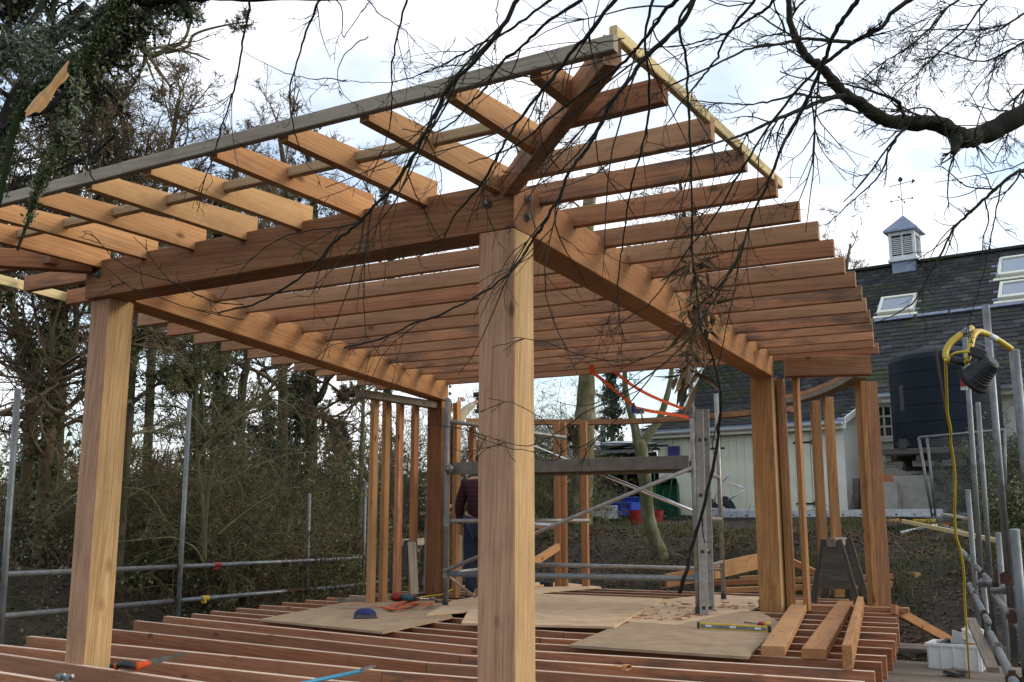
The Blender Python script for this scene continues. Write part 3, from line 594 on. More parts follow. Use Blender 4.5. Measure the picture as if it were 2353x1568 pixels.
# double boarded doors with black strap hinges
def door(pxa, pxb, pyt, hinge_left, n=6):
    a, b = hv(pxa, 1100, -.0)[0], hv(pxb, 1100, -.0)[0]; wt = hv((pxa + pxb) / 2, pyt, 0)[2]
    d = hbox('door', ((a + b) / 2, -.02, wt / 2), (b - a, .03, wt), 'door_cream'); bw = (b - a) / n
    for k in range(n): hput('door_board', beam_mesh(wt - .03, bw - .005, .022, 'door_cream', .004), d, Matrix.Translation((a + bw * (k + .5), -.046, .02)) @ frame((0, 0, 0), (0, 0, 1), (0, -1, 0)))
    for w in (wt * .13, wt * .84):
        mb = MB(); x0, x1 = (a - .06, a + (b - a) * .35) if hinge_left else (b + .06, b - (b - a) * .35)
        mb.box(((x0 + x1) / 2, -.066, w), (abs(x1 - x0), .012, .045)); mb.box((x0, -.07, w), (.05, .03, .12)); hput('hinge', mesh_from('hinge', mb.V, mb.F, 'black'), d)
    return d
dl = door(1627, 1752, 1000, True, 7); dr = door(1760, 1867, 988, False, 6); d3 = door(1516, 1585, 993, True, 4)
uf = [hv(p, 1100)[0] for p in (1620, 1874)]; wt = hv(1827, 984)[2]
for x in uf: hbox('door_jamb', (x, -.035, wt / 2), (.09, .07, wt), 'cream_paint')
hbox('door_lintel', ((uf[0] + uf[1]) / 2, -.04, wt + .06), (uf[1] - uf[0] + .2, .08, .12), 'cream_paint')
mb = MB(); c = hv(1783, 1095, -.07); mb.tube([c + np.array([0, 0, .09]), c + np.array([-.03, -.04, .04]), c + np.array([-.03, -.04, -.04]), c + np.array([0, 0, -.09])], .012, 6); hput('door_handle', mesh_from('door_handle', mb.V, mb.F, 'black'), dl)
# window in the main wall
wa, wb = hv(2012, 935, VW - .03), hv(2052, 1003, VW - .03); wn_ = hbox('window', ((wa[0] + wb[0]) / 2, VW - .015, (wa[2] + wb[2]) / 2), (wb[0] - wa[0] + .1, .05, wa[2] - wb[2] + .1), 'cream_paint')
for r in range(3):
    for k in range(2):
        x = wa[0] + (wb[0] - wa[0]) * (k + .5) / 2; z = wb[2] + (wa[2] - wb[2]) * (r + .5) / 3
        hbox('window_pane', (x, VW - .045, z), ((wb[0] - wa[0]) / 2 - .05, .012, (wa[2] - wb[2]) / 3 - .05), 'dark_glass', wn_)
hbox('window_sill', ((wa[0] + wb[0]) / 2, VW - .08, wb[2] - .1), (wb[0] - wa[0] + .3, .14, .06), 'cream_paint', wn_)
# skylights
for s in SKY:
    a = np.mean([s[0], s[3]], 0) * 1.; ua_, ub_ = (s[0][0] + s[1][0]) / 2, (s[2][0] + s[3][0]) / 2; v0, v1 = (s[0][1] + s[3][1]) / 2, (s[1][1] + s[2][1]) / 2; h = (v1 - v0) / math.cos(ang); w = ub_ - ua_
    mw = Matrix.Translation(((ua_ + ub_) / 2, v0, we + (v0 - ve) * SL)) @ Matrix.Rotation(ang, 4, 'X')
    mb = MB()
    for c, z in (((-w/2+.04, h/2, .06), (.08, h, .14)), ((w/2-.04, h/2, .06), (.08, h, .14)), ((0, .05, .06), (w - .165, .1, .14)), ((0, h-.04, .06), (w - .165, .08, .14)), ((0, -.09, .03), (w + .2, .1, .03))): mb.box(c, z)
    k = hput('skylight', mesh_from('skylight', mb.V, mb.F, 'cream_paint'), MR, mw)
    mb = MB(); mb.box((0, h/2, .085), (w - .16, h - .18, .02)); hput('skylight_pane', mesh_from('skylight_pane', mb.V, mb.F, 'glass'), k, mw)
# louvred turret with weathervane: stands on the ridge
cb = hv(2074, 640, VR - .35); tw = abs(hv(2103, 600, VR - .35)[0] - hv(2041, 600, VR - .35)[0]) * .98; w1 = hv(2074, 597, VR - .5)[2]; w2 = hv(2074, 528, VR - .5)[2]; w3 = hv(2062, 497, VR)[2]; cu = hv(2071, 570, VR - .45)[0]; CV = VR
TU = hbox('turret_base', (cu, CV, (w1 + wR - 1.1) / 2), (tw * .88, tw * .88, w1 - wR + 1.1), 'lead')
def slab(name, w0, wh, half, mat, parent=TU): return hbox(name, (cu, CV, w0 + wh / 2), (half * 2, half * 2, wh), mat, parent)
slab('turret_skirt', w1, .07, tw * .56, 'white'); hT = w2 - w1 - .07
slab('turret_core', w1 + .07, hT, tw * .40, 'black')
for sx in (-1, 1):
    for sy in (-1, 1): hbox('turret_corner', (cu + sx * tw * .45, CV + sy * tw * .45, w1 + .07 + hT / 2), (tw * .11, tw * .11, hT), 'white', TU)
for s in (-1, 1):
    for z in (w1 + .12, w2 - .05): hbox('turret_rail', (cu, CV + s * tw * .45, z), (tw * .79, tw * .08, .1), 'white', TU); hbox('turret_rail', (cu + s * tw * .45, CV, z), (tw * .08, tw * .79, .1), 'white', TU)
    hbox('turret_mullion', (cu, CV + s * tw * .45, w1 + .07 + hT / 2), (tw * .05, tw * .07, hT - .2), 'white', TU)
    for k in range(9):
        z = w1 + .24 + (hT - .36) * k / 8
        for hc in (-1, 1): hbox('louvre_slat', (cu + hc * tw * .21, CV + s * tw * .44, z), (tw * .36, .06, .016), 'white', TU, Matrix.Rotation(s * R(-38), 4, 'X') if s < 0 else Matrix.Rotation(R(-38), 4, 'X'), .002)
        hbox('louvre_slat', (cu + s * tw * .44, CV, z), (.06, tw * .78, .016), 'white', TU, Matrix.Rotation(s * R(38), 4, 'Y'), .002)
rw = tw * .66; V = [(cu - rw, CV - rw, w2), (cu + rw, CV - rw, w2), (cu + rw, CV + rw, w2), (cu - rw, CV + rw, w2), (cu - rw, CV - rw, w2 + .05), (cu + rw, CV - rw, w2 + .05), (cu + rw, CV + rw, w2 + .05), (cu - rw, CV + rw, w2 + .05), (cu, CV, w3)]
hput('turret_roof', mesh_from('turret_roof', V, [(3, 2, 1, 0), (0, 1, 5, 4), (1, 2, 6, 5), (2, 3, 7, 6), (3, 0, 4, 7), (4, 5, 8), (5, 6, 8), (6, 7, 8), (7, 4, 8)], 'lead'), TU)
vt = hv(2060, 418, VR)[2]; mb = MB(); mb.tube([(cu, CV, w3 - .05), (cu, CV, vt)], .011, 6); za = w3 + (vt - w3) * .45
for a in (0, math.pi / 2): mb.tube([(cu - .28 * math.cos(a), CV - .28 * math.sin(a), za), (cu + .28 * math.cos(a), CV + .28 * math.sin(a), za)], .01, 5)
for a in range(4): mb.box((cu + .3 * math.cos(a * math.pi / 2), CV + .3 * math.sin(a * math.pi / 2), za), (.04, .04, .05))
mb.tube([(cu - .35, CV, vt - .12), (cu + .35, CV, vt - .06)], .012, 5)
mb.add([(cu + .30, CV - .01, vt - .16), (cu + .42, CV - .01, vt - .07), (cu + .34, CV - .01, vt + .0), (cu + .3, CV + .01, vt - .16), (cu + .42, CV + .01, vt - .07), (cu + .34, CV + .01, vt + .0)], [(0, 1, 2), (5, 4, 3), (0, 3, 4, 1), (1, 4, 5, 2), (2, 5, 3, 0)])
mb.lathe([(.02, -.07), (.06, -.04), (.07, .02), (.03, .07), (.02, .09)], (cu, CV, vt + .04), 8, Matrix.Diagonal((1, .3, 1, 1)))
hput('weathervane', mesh_from('weathervane', mb.V, mb.F, 'black'), TU)
pt = hv(2006, 940, VW - .1); hput('downpipe', mesh_from('downpipe', *tube_geo([(uR - .6, -.06, .05), (uR - .6, -.06, wE - .2)], .04, 8), 'white', smooth=True))

# ------------------------------------------------------------------ ground
def vh(x, y): return (x - H0[0]) * HV[0] + (y - H0[1]) * HV[1]
def sstep(a, b, x): t = np.clip((x - a) / (b - a), 0, 1); return t * t * (3 - 2 * t)
def lump(x, y):
    return .07 * np.sin(1.7 * x + 1.3 * np.sin(1.1 * y)) * np.cos(1.4 * y + .6 * np.sin(1.9 * x)) + .035 * np.sin(4.3 * x + 2 * y) * np.cos(3.7 * y - 1.2 * x) + .02 * np.sin(9.1 * x - 5 * y + 2 * np.sin(3 * y))
def gz(x, y):
    x = np.asarray(x, float); y = np.asarray(y, float); v = vh(x, y)
    a = np.interp(v, [-60, -12.2, -10.4, -9, -8, -6, -3.8, -1.2, 0, 60], [-.78, -.72, -.15, .40, .60, .74, .82, .87, HZ, HZ])
    b = -.75 + 1.1 * sstep(-9.3, -11.6, x) * sstep(-2, 6, y)
    z = np.maximum(a, b); w = sstep(-2.2, -4.5, v) * sstep(1.5, -1.5, 0 * v)
    far = sstep(16, 60, np.hypot(x + 6, y - 10)); z = z * (1 - far) + (.1) * far
    return z + lump(x, y) * np.where(v < -1.5, 1, .25) * (1 - far)
def axis(lo, hi, st, ext): 
    f = np.arange(lo, hi, st); k = np.cumsum(st * 1.22 ** np.arange(1, 40)); k = k[k < ext]; return np.r_[lo - k[::-1], f, f[-1] + k]
gx, gy = axis(-22, 8, .2, 420), axis(-3, 32, .2, 420); XX, YY = np.meshgrid(gx, gy); ZZ = gz(XX, YY)
nx, ny = len(gx), len(gy); i = (np.arange(ny - 1)[:, None] * nx + np.arange(nx - 1)[None]).ravel()
structure('ground', mesh_np('ground', np.stack([XX, YY, ZZ], -1).reshape(-1, 3), np.stack([i, i + 1, i + nx + 1, i + nx], 1), 'soil', True))
# distant rise
a = np.linspace(0, 2 * math.pi, 97)[:-1]; rows = []
for r, h in ((150, -.5), (190, 3.5), (240, 6.5), (300, 7.5), (390, 3)):
    rows.append(np.stack([r * np.sin(a), r * np.cos(a), h * (.8 + .35 * np.sin(3 * a + 1) + .2 * np.sin(7 * a)) ], 1))
V = np.concatenate(rows); F = np.array([[r * 96 + k, r * 96 + (k + 1) % 96, (r + 1) * 96 + (k + 1) % 96, (r + 1) * 96 + k] for r in range(4) for k in range(96)])
structure('hills', mesh_np('hills', V, F, 'hill', True))

def scatter(n, f, seed, z0=.01):
    g = np.random.default_rng(seed); out = []
    while sum(len(o) for o in out) < n:
        u, v = g.uniform(-12, 9, n * 3), g.uniform(-13, -1.5, n * 3); x = H0[0] + HU[0] * u + HV[0] * v; y = H0[1] + HU[1] * u + HV[1] * v; k = f(x, y, u, v, g); out.append(np.stack([x, y, gz(x, y) + z0], 1)[k])
    return np.concatenate(out)[:n]
P = scatter(56000, lambda x, y, u, v, g: (v < -6.3) & (g.random(len(x)) < sstep(-5.5, -8, v) * (.5 + .5 * (np.sin(1.3 * x + 2 * np.sin(y)) > -.3))), 3, .02)
g = np.random.default_rng(5); q = np.stack([g.uniform(-16, -8.6, 26000), g.uniform(1, 18, 26000)], 1); P2 = np.c_[q, gz(q[:, 0], q[:, 1]) + .02]
structure('fallen_leaves', leaves_mesh('fallen_leaves', np.concatenate([P, P2]), .062, 'dead_leaf', 1, .62, 0, True), None, 'stuff', 'brown fallen leaves lying over the earth banks', 'leaves')
def blades(name, P, h, w, mat, seed):
    g = np.random.default_rng(seed); n = len(P); a = g.uniform(0, 6.28, n); l = g.normal(0, .35, (n, 2)); hh = (h * g.uniform(.5, 1.4, n))[:, None]; s = np.stack([np.cos(a), np.sin(a), 0 * a], 1) * w
    top = P + np.concatenate([l * hh, hh], 1); mid = P + np.concatenate([l * hh * .3, hh * .6], 1)
    V = np.stack([P - s, P + s, mid + s * .7, top, mid - s * .7], 1).reshape(-1, 3); return mesh_np(name, V, (np.array([[0, 1, 2, 3, 4]])[None] + (np.arange(n) * 5)[:, None, None]).reshape(-1, 5), mat)
P = scatter(22000, lambda x, y, u, v, g: (v > -10.5) & (v < -4) & (g.random(len(x)) < np.clip(.15 + .9 * np.sin(1.1 * x - 1) * np.cos(1.5 * y + .5 * x), 0.03, 1) * np.where(u > 1.5, 1, .3)), 8, 0)
structure('grass', blades('grass', P, .10, .006, 'grass', 2), None, 'stuff', 'rough winter grass on the bank top', 'grass')

# ------------------------------------------------------------------ trees
def cone_children(gr, pts, rad, n, t0, L, ang, rr, up): return gr.children([(pts, rad)], 0, ang, L, rr, t0, 0, 99, up, n)
def tree(name, label, cat, spec, d, r0, seed, lv=(16, 6, 6, 4), L1=.33, ang=1.0, up=.12, t0=.3, group=None, bark='bark', twig='bark_brown', ivy=None, rtip=.3, wander=.16, leaf=None, rmin=.004, extra=(), cut=None, trunk_n=10):
    """trunk through surveyed points, then limbs, boughs and twigs grown from it"""
    pts = np.array(smooth_pts([PD(x, y, d) for x, y in spec], 4)); b = pts[0].copy(); b[2] = min(b[2], float(gz(b[0], b[1]))) - .1; pts = np.vstack([b, pts])
    g0 = np.random.default_rng(seed + 500); rad = np.linspace(1, rtip, len(pts)) * r0 * (1 + .05 * g0.normal(size=len(pts))); rad[0] *= 1.5
    T = thing(name, label, cat, b, group); tube('trunk', pts, rad, bark, T, trunk_n)
    gr = Grow(seed); lines = [(pts, rad)]
    for e in extra:
        ep = np.array(smooth_pts([PD(x, y, d) for x, y in e[0]], 4)); er = np.linspace(e[1], e[1] * .35, len(ep)); tube('limb', ep, er, bark, T, 7); lines.append((ep, er))
    P, D, L_, R_ = gr.children(lines, 0, ang, L1, .5, t0, .2, 99, up, lv[0]); R_ = np.minimum(R_, L_ * .02 + .008); p, r = gr.level(P, D, L_, R_, 6, wander, .03, .4); tips = [p[:, 2:].reshape(-1, 3)]
    for k, m in enumerate(lv[1:]):
        q = gr.shoots(p, r, m, .75, (.48, .5, .55, .5)[k], .6, .2, .05, .05); p, r = gr.level(*q, (4, 3, 2, 2)[k], wander * 1.25, .02, .5); tips.append(p[:, 1:].reshape(-1, 3))
    put('crown', gr.mesh('crown', twig, rmin, .03, b, cut), T, Matrix.Translation(v3(b)))
    if ivy:
        n, spread, size, mt, where = ivy; g = np.random.default_rng(seed + 9)
        if where == 'trunk': k = g.integers(0, len(pts) - 1, n); C = pts[k] + (pts[k + 1] - pts[k]) * g.random((n, 1)) + g.normal(0, 1, (n, 3)) * (spread * g.uniform(.3, 1, (n, 1)))
        else: Q = np.concatenate(tips); C = Q[g.integers(0, len(Q), n)] + g.normal(0, spread, (n, 3))
        put('ivy' if where == 'trunk' else 'foliage', leaves_mesh('ivy', C - b, size, mt, seed, .75, .3), T, Matrix.Translation(v3(b)))
    if leaf:
        n, size, mt = leaf; g = np.random.default_rng(seed + 11); Q = np.concatenate(tips[-2:]); C = Q[g.integers(0, len(Q), n)]
        put('dead_leaves' if mt == 'dead_leaf' else 'leaves', leaves_mesh('leaves', C - b, size, mt, seed, .6, .8), T, Matrix.Translation(v3(b)))
    return T
WG = 'bare winter trees behind the timber frame'
tree('tree', 'mossy trunk at the far left beside the scaffold upright, leaning left', 'tree', [(50, 1285), (68, 1023), (74, 859), (63, 790), (35, 736), (10, 560), (0, 330)], 14, .105, 11, (22, 6, 6, 4), .30, 1.0, .05, .25, WG, 'bark_brown', 'bark_brown', (2600, .13, .07, 'ivy', 'trunk'))
tree('tree', 'ivy flecked forked trunk just left of the left front post', 'tree', [(90, 1285), (109, 1023), (120, 886), (131, 804), (128, 695), (120, 480), (150, 260)], 13, .10, 12, (22, 6, 6, 4), .32, 1.0, .05, .25, WG, 'bark_brown', 'bark_brown', (2600, .12, .07, 'ivy', 'trunk'), extra=[([(124, 880), (170, 790), (176, 690), (180, 520)], .06)])
tree('tree', 'bare tree rising right behind the left front post with one long limb reaching right', 'tree', [(270, 1290), (295, 968), (309, 804), (336, 750), (352, 600)], 12.5, .075, 13, (14, 6, 6, 3), .3, 1.0, .05, .3, WG, 'bark', 'bark_olive', (700, .08, .06, 'ivy', 'trunk'), extra=[([(295, 935), (342, 895), (372, 880), (427, 859)], .03)])
tree('tree', 'slender twin stemmed tree behind the second scaffold upright', 'tree', [(455, 1290), (451, 996), (449, 777), (452, 640), (440, 520)], 14, .05, 14, (22, 6, 5, 4), .26, .9, .1, .12, WG, 'bark_olive', 'bark_olive', extra=[([(457, 1290), (470, 1060), (463, 850), (468, 640)], .03), ([(447, 960), (430, 870), (415, 800), (380, 770)], .03)])
tree('tree', 'ivy thick trunk seen under the joist ends left of centre', 'tree', [(500, 1290), (505, 1025), (505, 808), (498, 620), (510, 420)], 20, .10, 15, (16, 6, 6, 3), .25, 1., .08, .3, WG, 'bark', 'bark_brown', (5200, .22, .09, 'ivy', 'trunk'))
tree('tree', 'grey trunk with a kink standing between two ivy clad trees', 'tree', [(550, 1290), (555, 920), (568, 832), (556, 700), (570, 480)], 22, .12, 16, (16, 6, 6, 3), .27, 1., .08, .3, WG, 'bark', 'bark_brown')
tree('tree', 'stout dark trunk forking below the joist ends, right of the conifers', 'tree', [(706, 1300), (713, 1131), (716, 860), (712, 700), (725, 520), (700, 300)], 20, .155, 17, (20, 6, 6, 3), .3, 1., .08, .35, WG, 'bark', 'bark_brown', (2600, .2, .08, 'ivy', 'trunk'), extra=[([(717, 930), (742, 900), (752, 850), (760, 700)], .09), ([(720, 960), (770, 925), (830, 905)], .035)])
tree('tree', 'lichen spotted trunk beside the short stud wall with a limb slanting left', 'tree', [(822, 1310), (826, 1166), (833, 1000), (836, 899), (850, 700)], 17, .062, 18, (16, 6, 5, 3), .3, 1.1, .05, .3, WG, 'bark_moss', 'bark_brown', extra=[([(815, 1075), (780, 1010), (745, 950), (720, 935)], .035)])
tree('tree', 'wide twiggy brown tree filling the sky behind the left rafters', 'tree', [(215, 1290), (225, 900), (230, 600), (240, 400), (250, 240)], 17, .14, 19, (34, 8, 7, 4), .30, 1.05, .1, .45, WG, 'bark', 'bark_brown', (2500, .2, .08, 'ivy', 'trunk'))
tree('tree', 'tall bare tree whose crown shows above the front fascia left of centre', 'tree', [(640, 1290), (650, 900), (640, 600), (655, 430), (640, 300)], 26, .16, 20, (22, 7, 6, 4), .3, .85, .2, .4, WG, 'bark', 'bark_brown')
tree('tree', 'tall bare tree behind the middle rafters', 'tree', [(900, 1290), (890, 900), (900, 600), (880, 430)], 27, .15, 21, (20, 7, 6, 3), .3, .85, .2, .4, WG, 'bark', 'bark_brown', (700, .15, .09, 'ivy', 'trunk'))
tree('tree', 'bare crown showing through the gap beside the hip rafter', 'tree', [(1130, 1290), (1140, 900), (1150, 600), (1190, 420), (1220, 300)], 27, .14, 22, (20, 7, 6, 3), .3, .85, .2, .4, WG, 'bark', 'bark_brown')
tree('tree', 'fine twigged tree seen between the overhanging right joists', 'tree', [(1560, 1290), (1570, 900), (1580, 600), (1560, 400)], 30, .14, 23, (22, 7, 6, 4), .3, .85, .2, .4, WG, 'bark', 'bark_brown')
tree('tree', 'small pale bare tree rising behind the house roof left of the turret', 'tree', [(1950, 1100), (1948, 700), (1945, 620), (1955, 560)], 38, .13, 24, (18, 6, 5, 3), .22, .6, .35, .45, WG, 'bark_olive', 'bark_brown')
tree('tree', 'thick tree trunk with mossy left flank and pale right side behind the rear studs', 'tree', [(1335, 1200), (1342, 1050), (1345, 930), (1348, 850), (1345, 600), (1360, 400)], 21, .24, 25, (12, 6, 5, 3), .22, 1.1, .05, .4, WG, 'bark_pale', 'bark_brown', rtip=.5, trunk_n=14, extra=[([(1330, 1060), (1318, 1000), (1308, 985)], .09)])
tree('mossy_tree', 'crooked mossy tree with two forking stems in front of the cream doors', 'tree', [(1520, 1275), (1500, 1225), (1488, 1180), (1484, 1120), (1476, 1060), (1470, 1010)], 15.5, .105, 26, (3, 3, 3, 2), .2, 1., .1, .5, None, 'bark_moss', 'bark_moss', rtip=.95, trunk_n=12,
     extra=[([(1466, 1028), (1460, 985), (1450, 950), (1438, 900), (1436, 850), (1440, 780)], .078), ([(1470, 1030), (1490, 1000), (1512, 970), (1524, 940), (1538, 890), (1543, 850), (1545, 760)], .076)])
# dark ivy clad tree at the upper left, nearer than the others
tree('ivy_tree', 'dark ivy covered tree crown hanging over the upper left corner', 'tree', [(-160, 1300), (-130, 900), (-60, 500), (20, 260), (120, 90), (200, 10)], 11, .16, 27, (22, 6, 5, 4), .32, 1., .0, .45, None, 'bark_dark', 'bark_dark', (2600, .13, .055, 'ivy', 'crown'), extra=[([(20, 260), (110, 250), (200, 160), (290, 95), (330, 60)], .05), ([(60, 190), (20, 60), (60, -60)], .05)])
tree('tree', 'gnarled oak limb forking against the blue sky under the dark top bough', 'tree', [(-200, 1300), (60, 500), (200, 200), (310, 85), (330, 115), (350, 128), (372, 122)], 15, .12, 28, (9, 4, 4, 2), .3, 1., .05, .75, None, 'bark_olive', 'bark_brown', rtip=.22, extra=[([(350, 126), (395, 110), (425, 88), (440, 40), (448, 0)], .035), ([(380, 121), (430, 108), (446, 80), (500, 62), (570, 50)], .03), ([(248, 160), (270, 195), (278, 230), (290, 275), (300, 315)], .02), ([(330, 118), (345, 160), (350, 175), (360, 195), (372, 220)], .02)])

tree('tree', 'fine twigged tree behind the wide brown one, reaching over the left fascia', 'tree', [(330, 1290), (345, 900), (360, 600), (385, 400), (410, 230)], 19, .11, 50, (28, 8, 6, 4), .3, .9, .15, .45, WG, 'bark', 'bark_brown')
tree('tree', 'bare tree between the mossy limb and the wide brown tree, upper left', 'tree', [(120, 1290), (140, 900), (150, 600), (165, 350), (190, 180)], 18, .11, 51, (26, 8, 6, 4), .28, .95, .12, .45, WG, 'bark', 'bark_brown')
tree('tree', 'bare spreading crown above the left rafters right of the wide brown tree', 'tree', [(480, 1290), (500, 900), (515, 640), (530, 450), (560, 330)], 23, .13, 52, (26, 8, 6, 4), .3, .85, .15, .45, WG, 'bark', 'bark_brown')
# conifers
def conifer(px, ytop, d, wpx, seed, label, group):
    b = PD(px, 1250, d); zt = PD(px, ytop, d)[2]; b[2] = float(gz(b[0], b[1])) - .05; H = zt - b[2]; W_ = wpx / 2328 * d / 2; g = np.random.default_rng(seed)
    T = thing('conifer', label, 'tree', b, group); tube('trunk', [b, b + [0, 0, H * .5], b + [0, 0, H]], [.11, .07, .01], 'bark', T, 7)
    n = int(70 + H * 12); t = np.sort(g.uniform(.06, .99, n)); az = g.uniform(0, 6.28, n); L = W_ * (1 - t) ** .7 * g.uniform(.55, 1.1, n) + .1; gr = Grow(seed)
    P = np.stack([0 * t, 0 * t, t * H], 1); D = np.stack([np.cos(az), np.sin(az), .15 - .4 * (1 - t)], 1); p, r = gr.level(P, unit(D), L, .012 + .006 * L, 5, .08, -.05, .3)
    q = gr.shoots(p, r, 9, .8, .45, .6, .1, -.05); p2, r2 = gr.level(*q, 3, .1, -.06, .4); put('branches', gr.mesh('branches', 'bark_brown', .004, .01), T, Matrix.Translation(v3(b)))
    Q = np.concatenate([p2.reshape(-1, 3), p[:, 1:].reshape(-1, 3)]); k = g.integers(0, len(Q), int(min(14000, 120 * H * W_ * 12))); C = Q[k] + g.normal(0, .05, (len(k), 3))
    put('foliage', leaves_mesh('foliage', C, .15, 'needles', seed, .32, 1.0), T, Matrix.Translation(v3(b)))
CG = 'dark conifers beyond the hedge'
for a in ((600, 905, 27, 170, 40, 'dark conifer behind the ivy thick trunk, left of its pair'), (672, 850, 29, 210, 41, 'tallest dark conifer in the gap under the joist ends'), (440, 890, 40, 110, 42, 'small distant conifer tip beside the second scaffold upright'), (515, 905, 38, 120, 43, 'small distant conifer tip behind the slender trunks'),
          (1412, 835, 27, 85, 44, 'narrow dark conifer between the thick trunk and the mossy tree'), (770, 960, 33, 160, 45, 'broad dark conifer left of the short stud wall'), (60, 1010, 36, 200, 46, 'dark conifer low at the far left edge')): conifer(*a, CG)

# shrubs and hedge growth
def shrub(px, ybase, d, h, seed, label, group, twig='bark_brown', n=22, leaf=None, spread=.5, lv=(6, 4, 3), name='shrub', rs=.013):
    b = PD(px, ybase, d); b[2] = float(gz(b[0], b[1])) - .03; g = np.random.default_rng(seed); gr = Grow(seed)
    P = g.normal(0, spread * .35, (n, 3)); P[:, 2] = 0; D = g.normal(0, spread, (n, 3)); D[:, 2] = 1; T = thing(name, label, 'shrub', b, group)
    p, r = gr.level(P, unit(D), h * g.uniform(.6, 1.25, n), g.uniform(.5, 1.3, n) * rs, 8, .13, -.035, .35); t = [p[:, 3:].reshape(-1, 3)]
    for k, m in enumerate(lv): q = gr.shoots(p, r, m, .8, (.42, .5, .5)[k], .6, .15, .02); p, r = gr.level(*q, (4, 3, 2)[k], .2, -.02, .5); t.append(p[:, 1:].reshape(-1, 3))
    put('stems', gr.mesh('stems', twig, .0035, .03), T, Matrix.Translation(v3(b)))
    for (c, size, mt) in (leaf or ()):
        Q = np.concatenate(t); C = Q[g.integers(0, len(Q), c)] + g.normal(0, .04, (c, 3)); put('dead_leaves' if mt == 'dead_leaf' else 'leaves', leaves_mesh('leaves', C, size, mt, seed + len(mt), .6, .5), T, Matrix.Translation(v3(b)))
SG = 'tangled leafless shrubs beyond the guard rail'; DL = 'dead_leaf'
S_ = [(20, 11.5, 1.2, 'bark_brown', [(700, .035, DL)], 'low twiggy shrub at the far left edge below the upper rail'), (150, 15, 1.7, 'bark_brown', [(900, .04, DL)], 'brown leafed shrub between the first scaffold upright and the left front post'), (300, 12.5, 1.7, 'bark_brown', [(1100, .04, DL)], 'brown shrub just right of the left front post'), (370, 13, 1.6, 'bark_olive', [(1100, .04, DL)], 'olive twigged shrub left of the second scaffold upright'), (430, 12, 1.6, 'bark_olive', [(300, .04, 'green_leaf')], 'pale stemmed shrub arching across the second scaffold upright'), (500, 14, 2.5, 'bark_olive', [(500, .04, DL)], 'tall arching pale twigged shrub right of the second scaffold upright'),
      (560, 13, 1.5, 'bark_brown', [(1200, .04, DL)], 'low brown shrub under the tall arching one'), (620, 15, 2.9, 'bark_olive', None, 'tallest arching leafless shrub below the joist ends'), (680, 14, 1.4, 'bark_brown', [(700, .04, DL), (1200, .05, 'ivy')], 'dark leafed bush left of the third scaffold upright'), (730, 15, 1.6, 'bark_olive', [(1500, .05, 'green_leaf')], 'green leafed bush at the third scaffold upright'), (790, 16, 2.1, 'bark_brown', [(1500, .055, 'green_leaf'), (400, .04, DL)], 'yellow green leafed bush left of the short stud wall'),
      (450, 18, 2.4, 'bark_brown', [(1200, .045, DL)], 'rear brown shrub behind the second scaffold upright'), (560, 18, 2.2, 'bark_brown', [(1200, .045, DL)], 'rear brown shrub before the kinked grey trunk'), (350, 18, 2.2, 'bark_olive', [(1200, .045, DL)], 'rear shrub behind the tree beside the left front post'), (650, 18, 1.8, 'bark_brown', [(1500, .055, 'ivy')], 'rear evergreen shrub left of the stout forked trunk'), (250, 20, 1.7, 'bark_brown', [(1000, .05, DL)], 'rear shrub hidden partly by the left front post'), (100, 22, 1.3, 'bark_olive', [(1200, .06, 'ivy')], 'far low evergreen shrub between the two leftmost trunks'), (10, 20, 1.4, 'bark_olive', [(1500, .06, 'ivy')], 'far evergreen shrub at the left picture edge')]
for k, (x, d, h, tw_, lf, lb) in enumerate(S_): shrub(x, 1290, max(d, 13.6), h * max(d, 13.6) / d * .95, 60 + k, lb, SG, tw_, 20, lf)
HG = 'pale twiggy shrubs behind the scaffold tower'
for k, (x, d, h) in enumerate(((900, 21, 2.6), (960, 23, 2.8), (1050, 22, 2.6), (1110, 22, 2.5), (1170, 24, 2.7), (1235, 21, 2.4), (1290, 22, 2.4), (1345, 24, 2.2), (1130, 28, 3.6), (1260, 28, 3.4))):
    shrub(x, 1195, d, h, 90 + k, ('twiggy shrub seen through the short stud wall', 'pale twiggy shrub behind the left rear post', 'leafier shrub beside the reaching person', 'pale shrub just left of the centre post', 'shrub just behind the centre post', 'shrub filling the gap right of the centre post', 'shrub behind the rear double stud', 'shrub before the thick trunk by the single rear stud', 'taller far shrub hidden by the centre post', 'taller far shrub left of the thick trunk')[k], HG, 'bark_olive', 26, [(700, .05, 'green_leaf' if k % 3 == 1 else 'ivy')], .45)
# brambles and low growth under the guard rail
g = np.random.default_rng(77); gr = Grow(77); n = 190; x = np.r_[g.uniform(-13, -8.4, n), g.uniform(-7, -2.4, 60)]; y = np.r_[g.uniform(2.5, 15, n), g.uniform(13, 15.5, 60)]; P = np.stack([x, y, gz(x, y)], 1); D = g.normal(0, .8, (len(x), 3)); D[:, 2] = 1
p, r = gr.level(P, unit(D), g.uniform(.35, 1.3, len(x)), np.full(len(x), .006), 8, .15, -.09, .4); q = gr.shoots(p, r, 4, .8, .4, .7, .1); gr.level(*q, 3, .2, -.04, .5)
structure('brambles', gr.mesh('brambles', 'bark_brown', .003, .05), None, 'stuff', 'tangled brambles on the banks', 'brambles')
k = g.integers(0, n, 5000); C = p[k, g.integers(1, 9, 5000)] + g.normal(0, .07, (5000, 3))
structure('low_foliage', leaves_mesh('low_foliage', C, .05, 'ivy', 3, .7, .2), None, 'stuff', 'low ivy and bramble leaves on the banks', 'foliage')
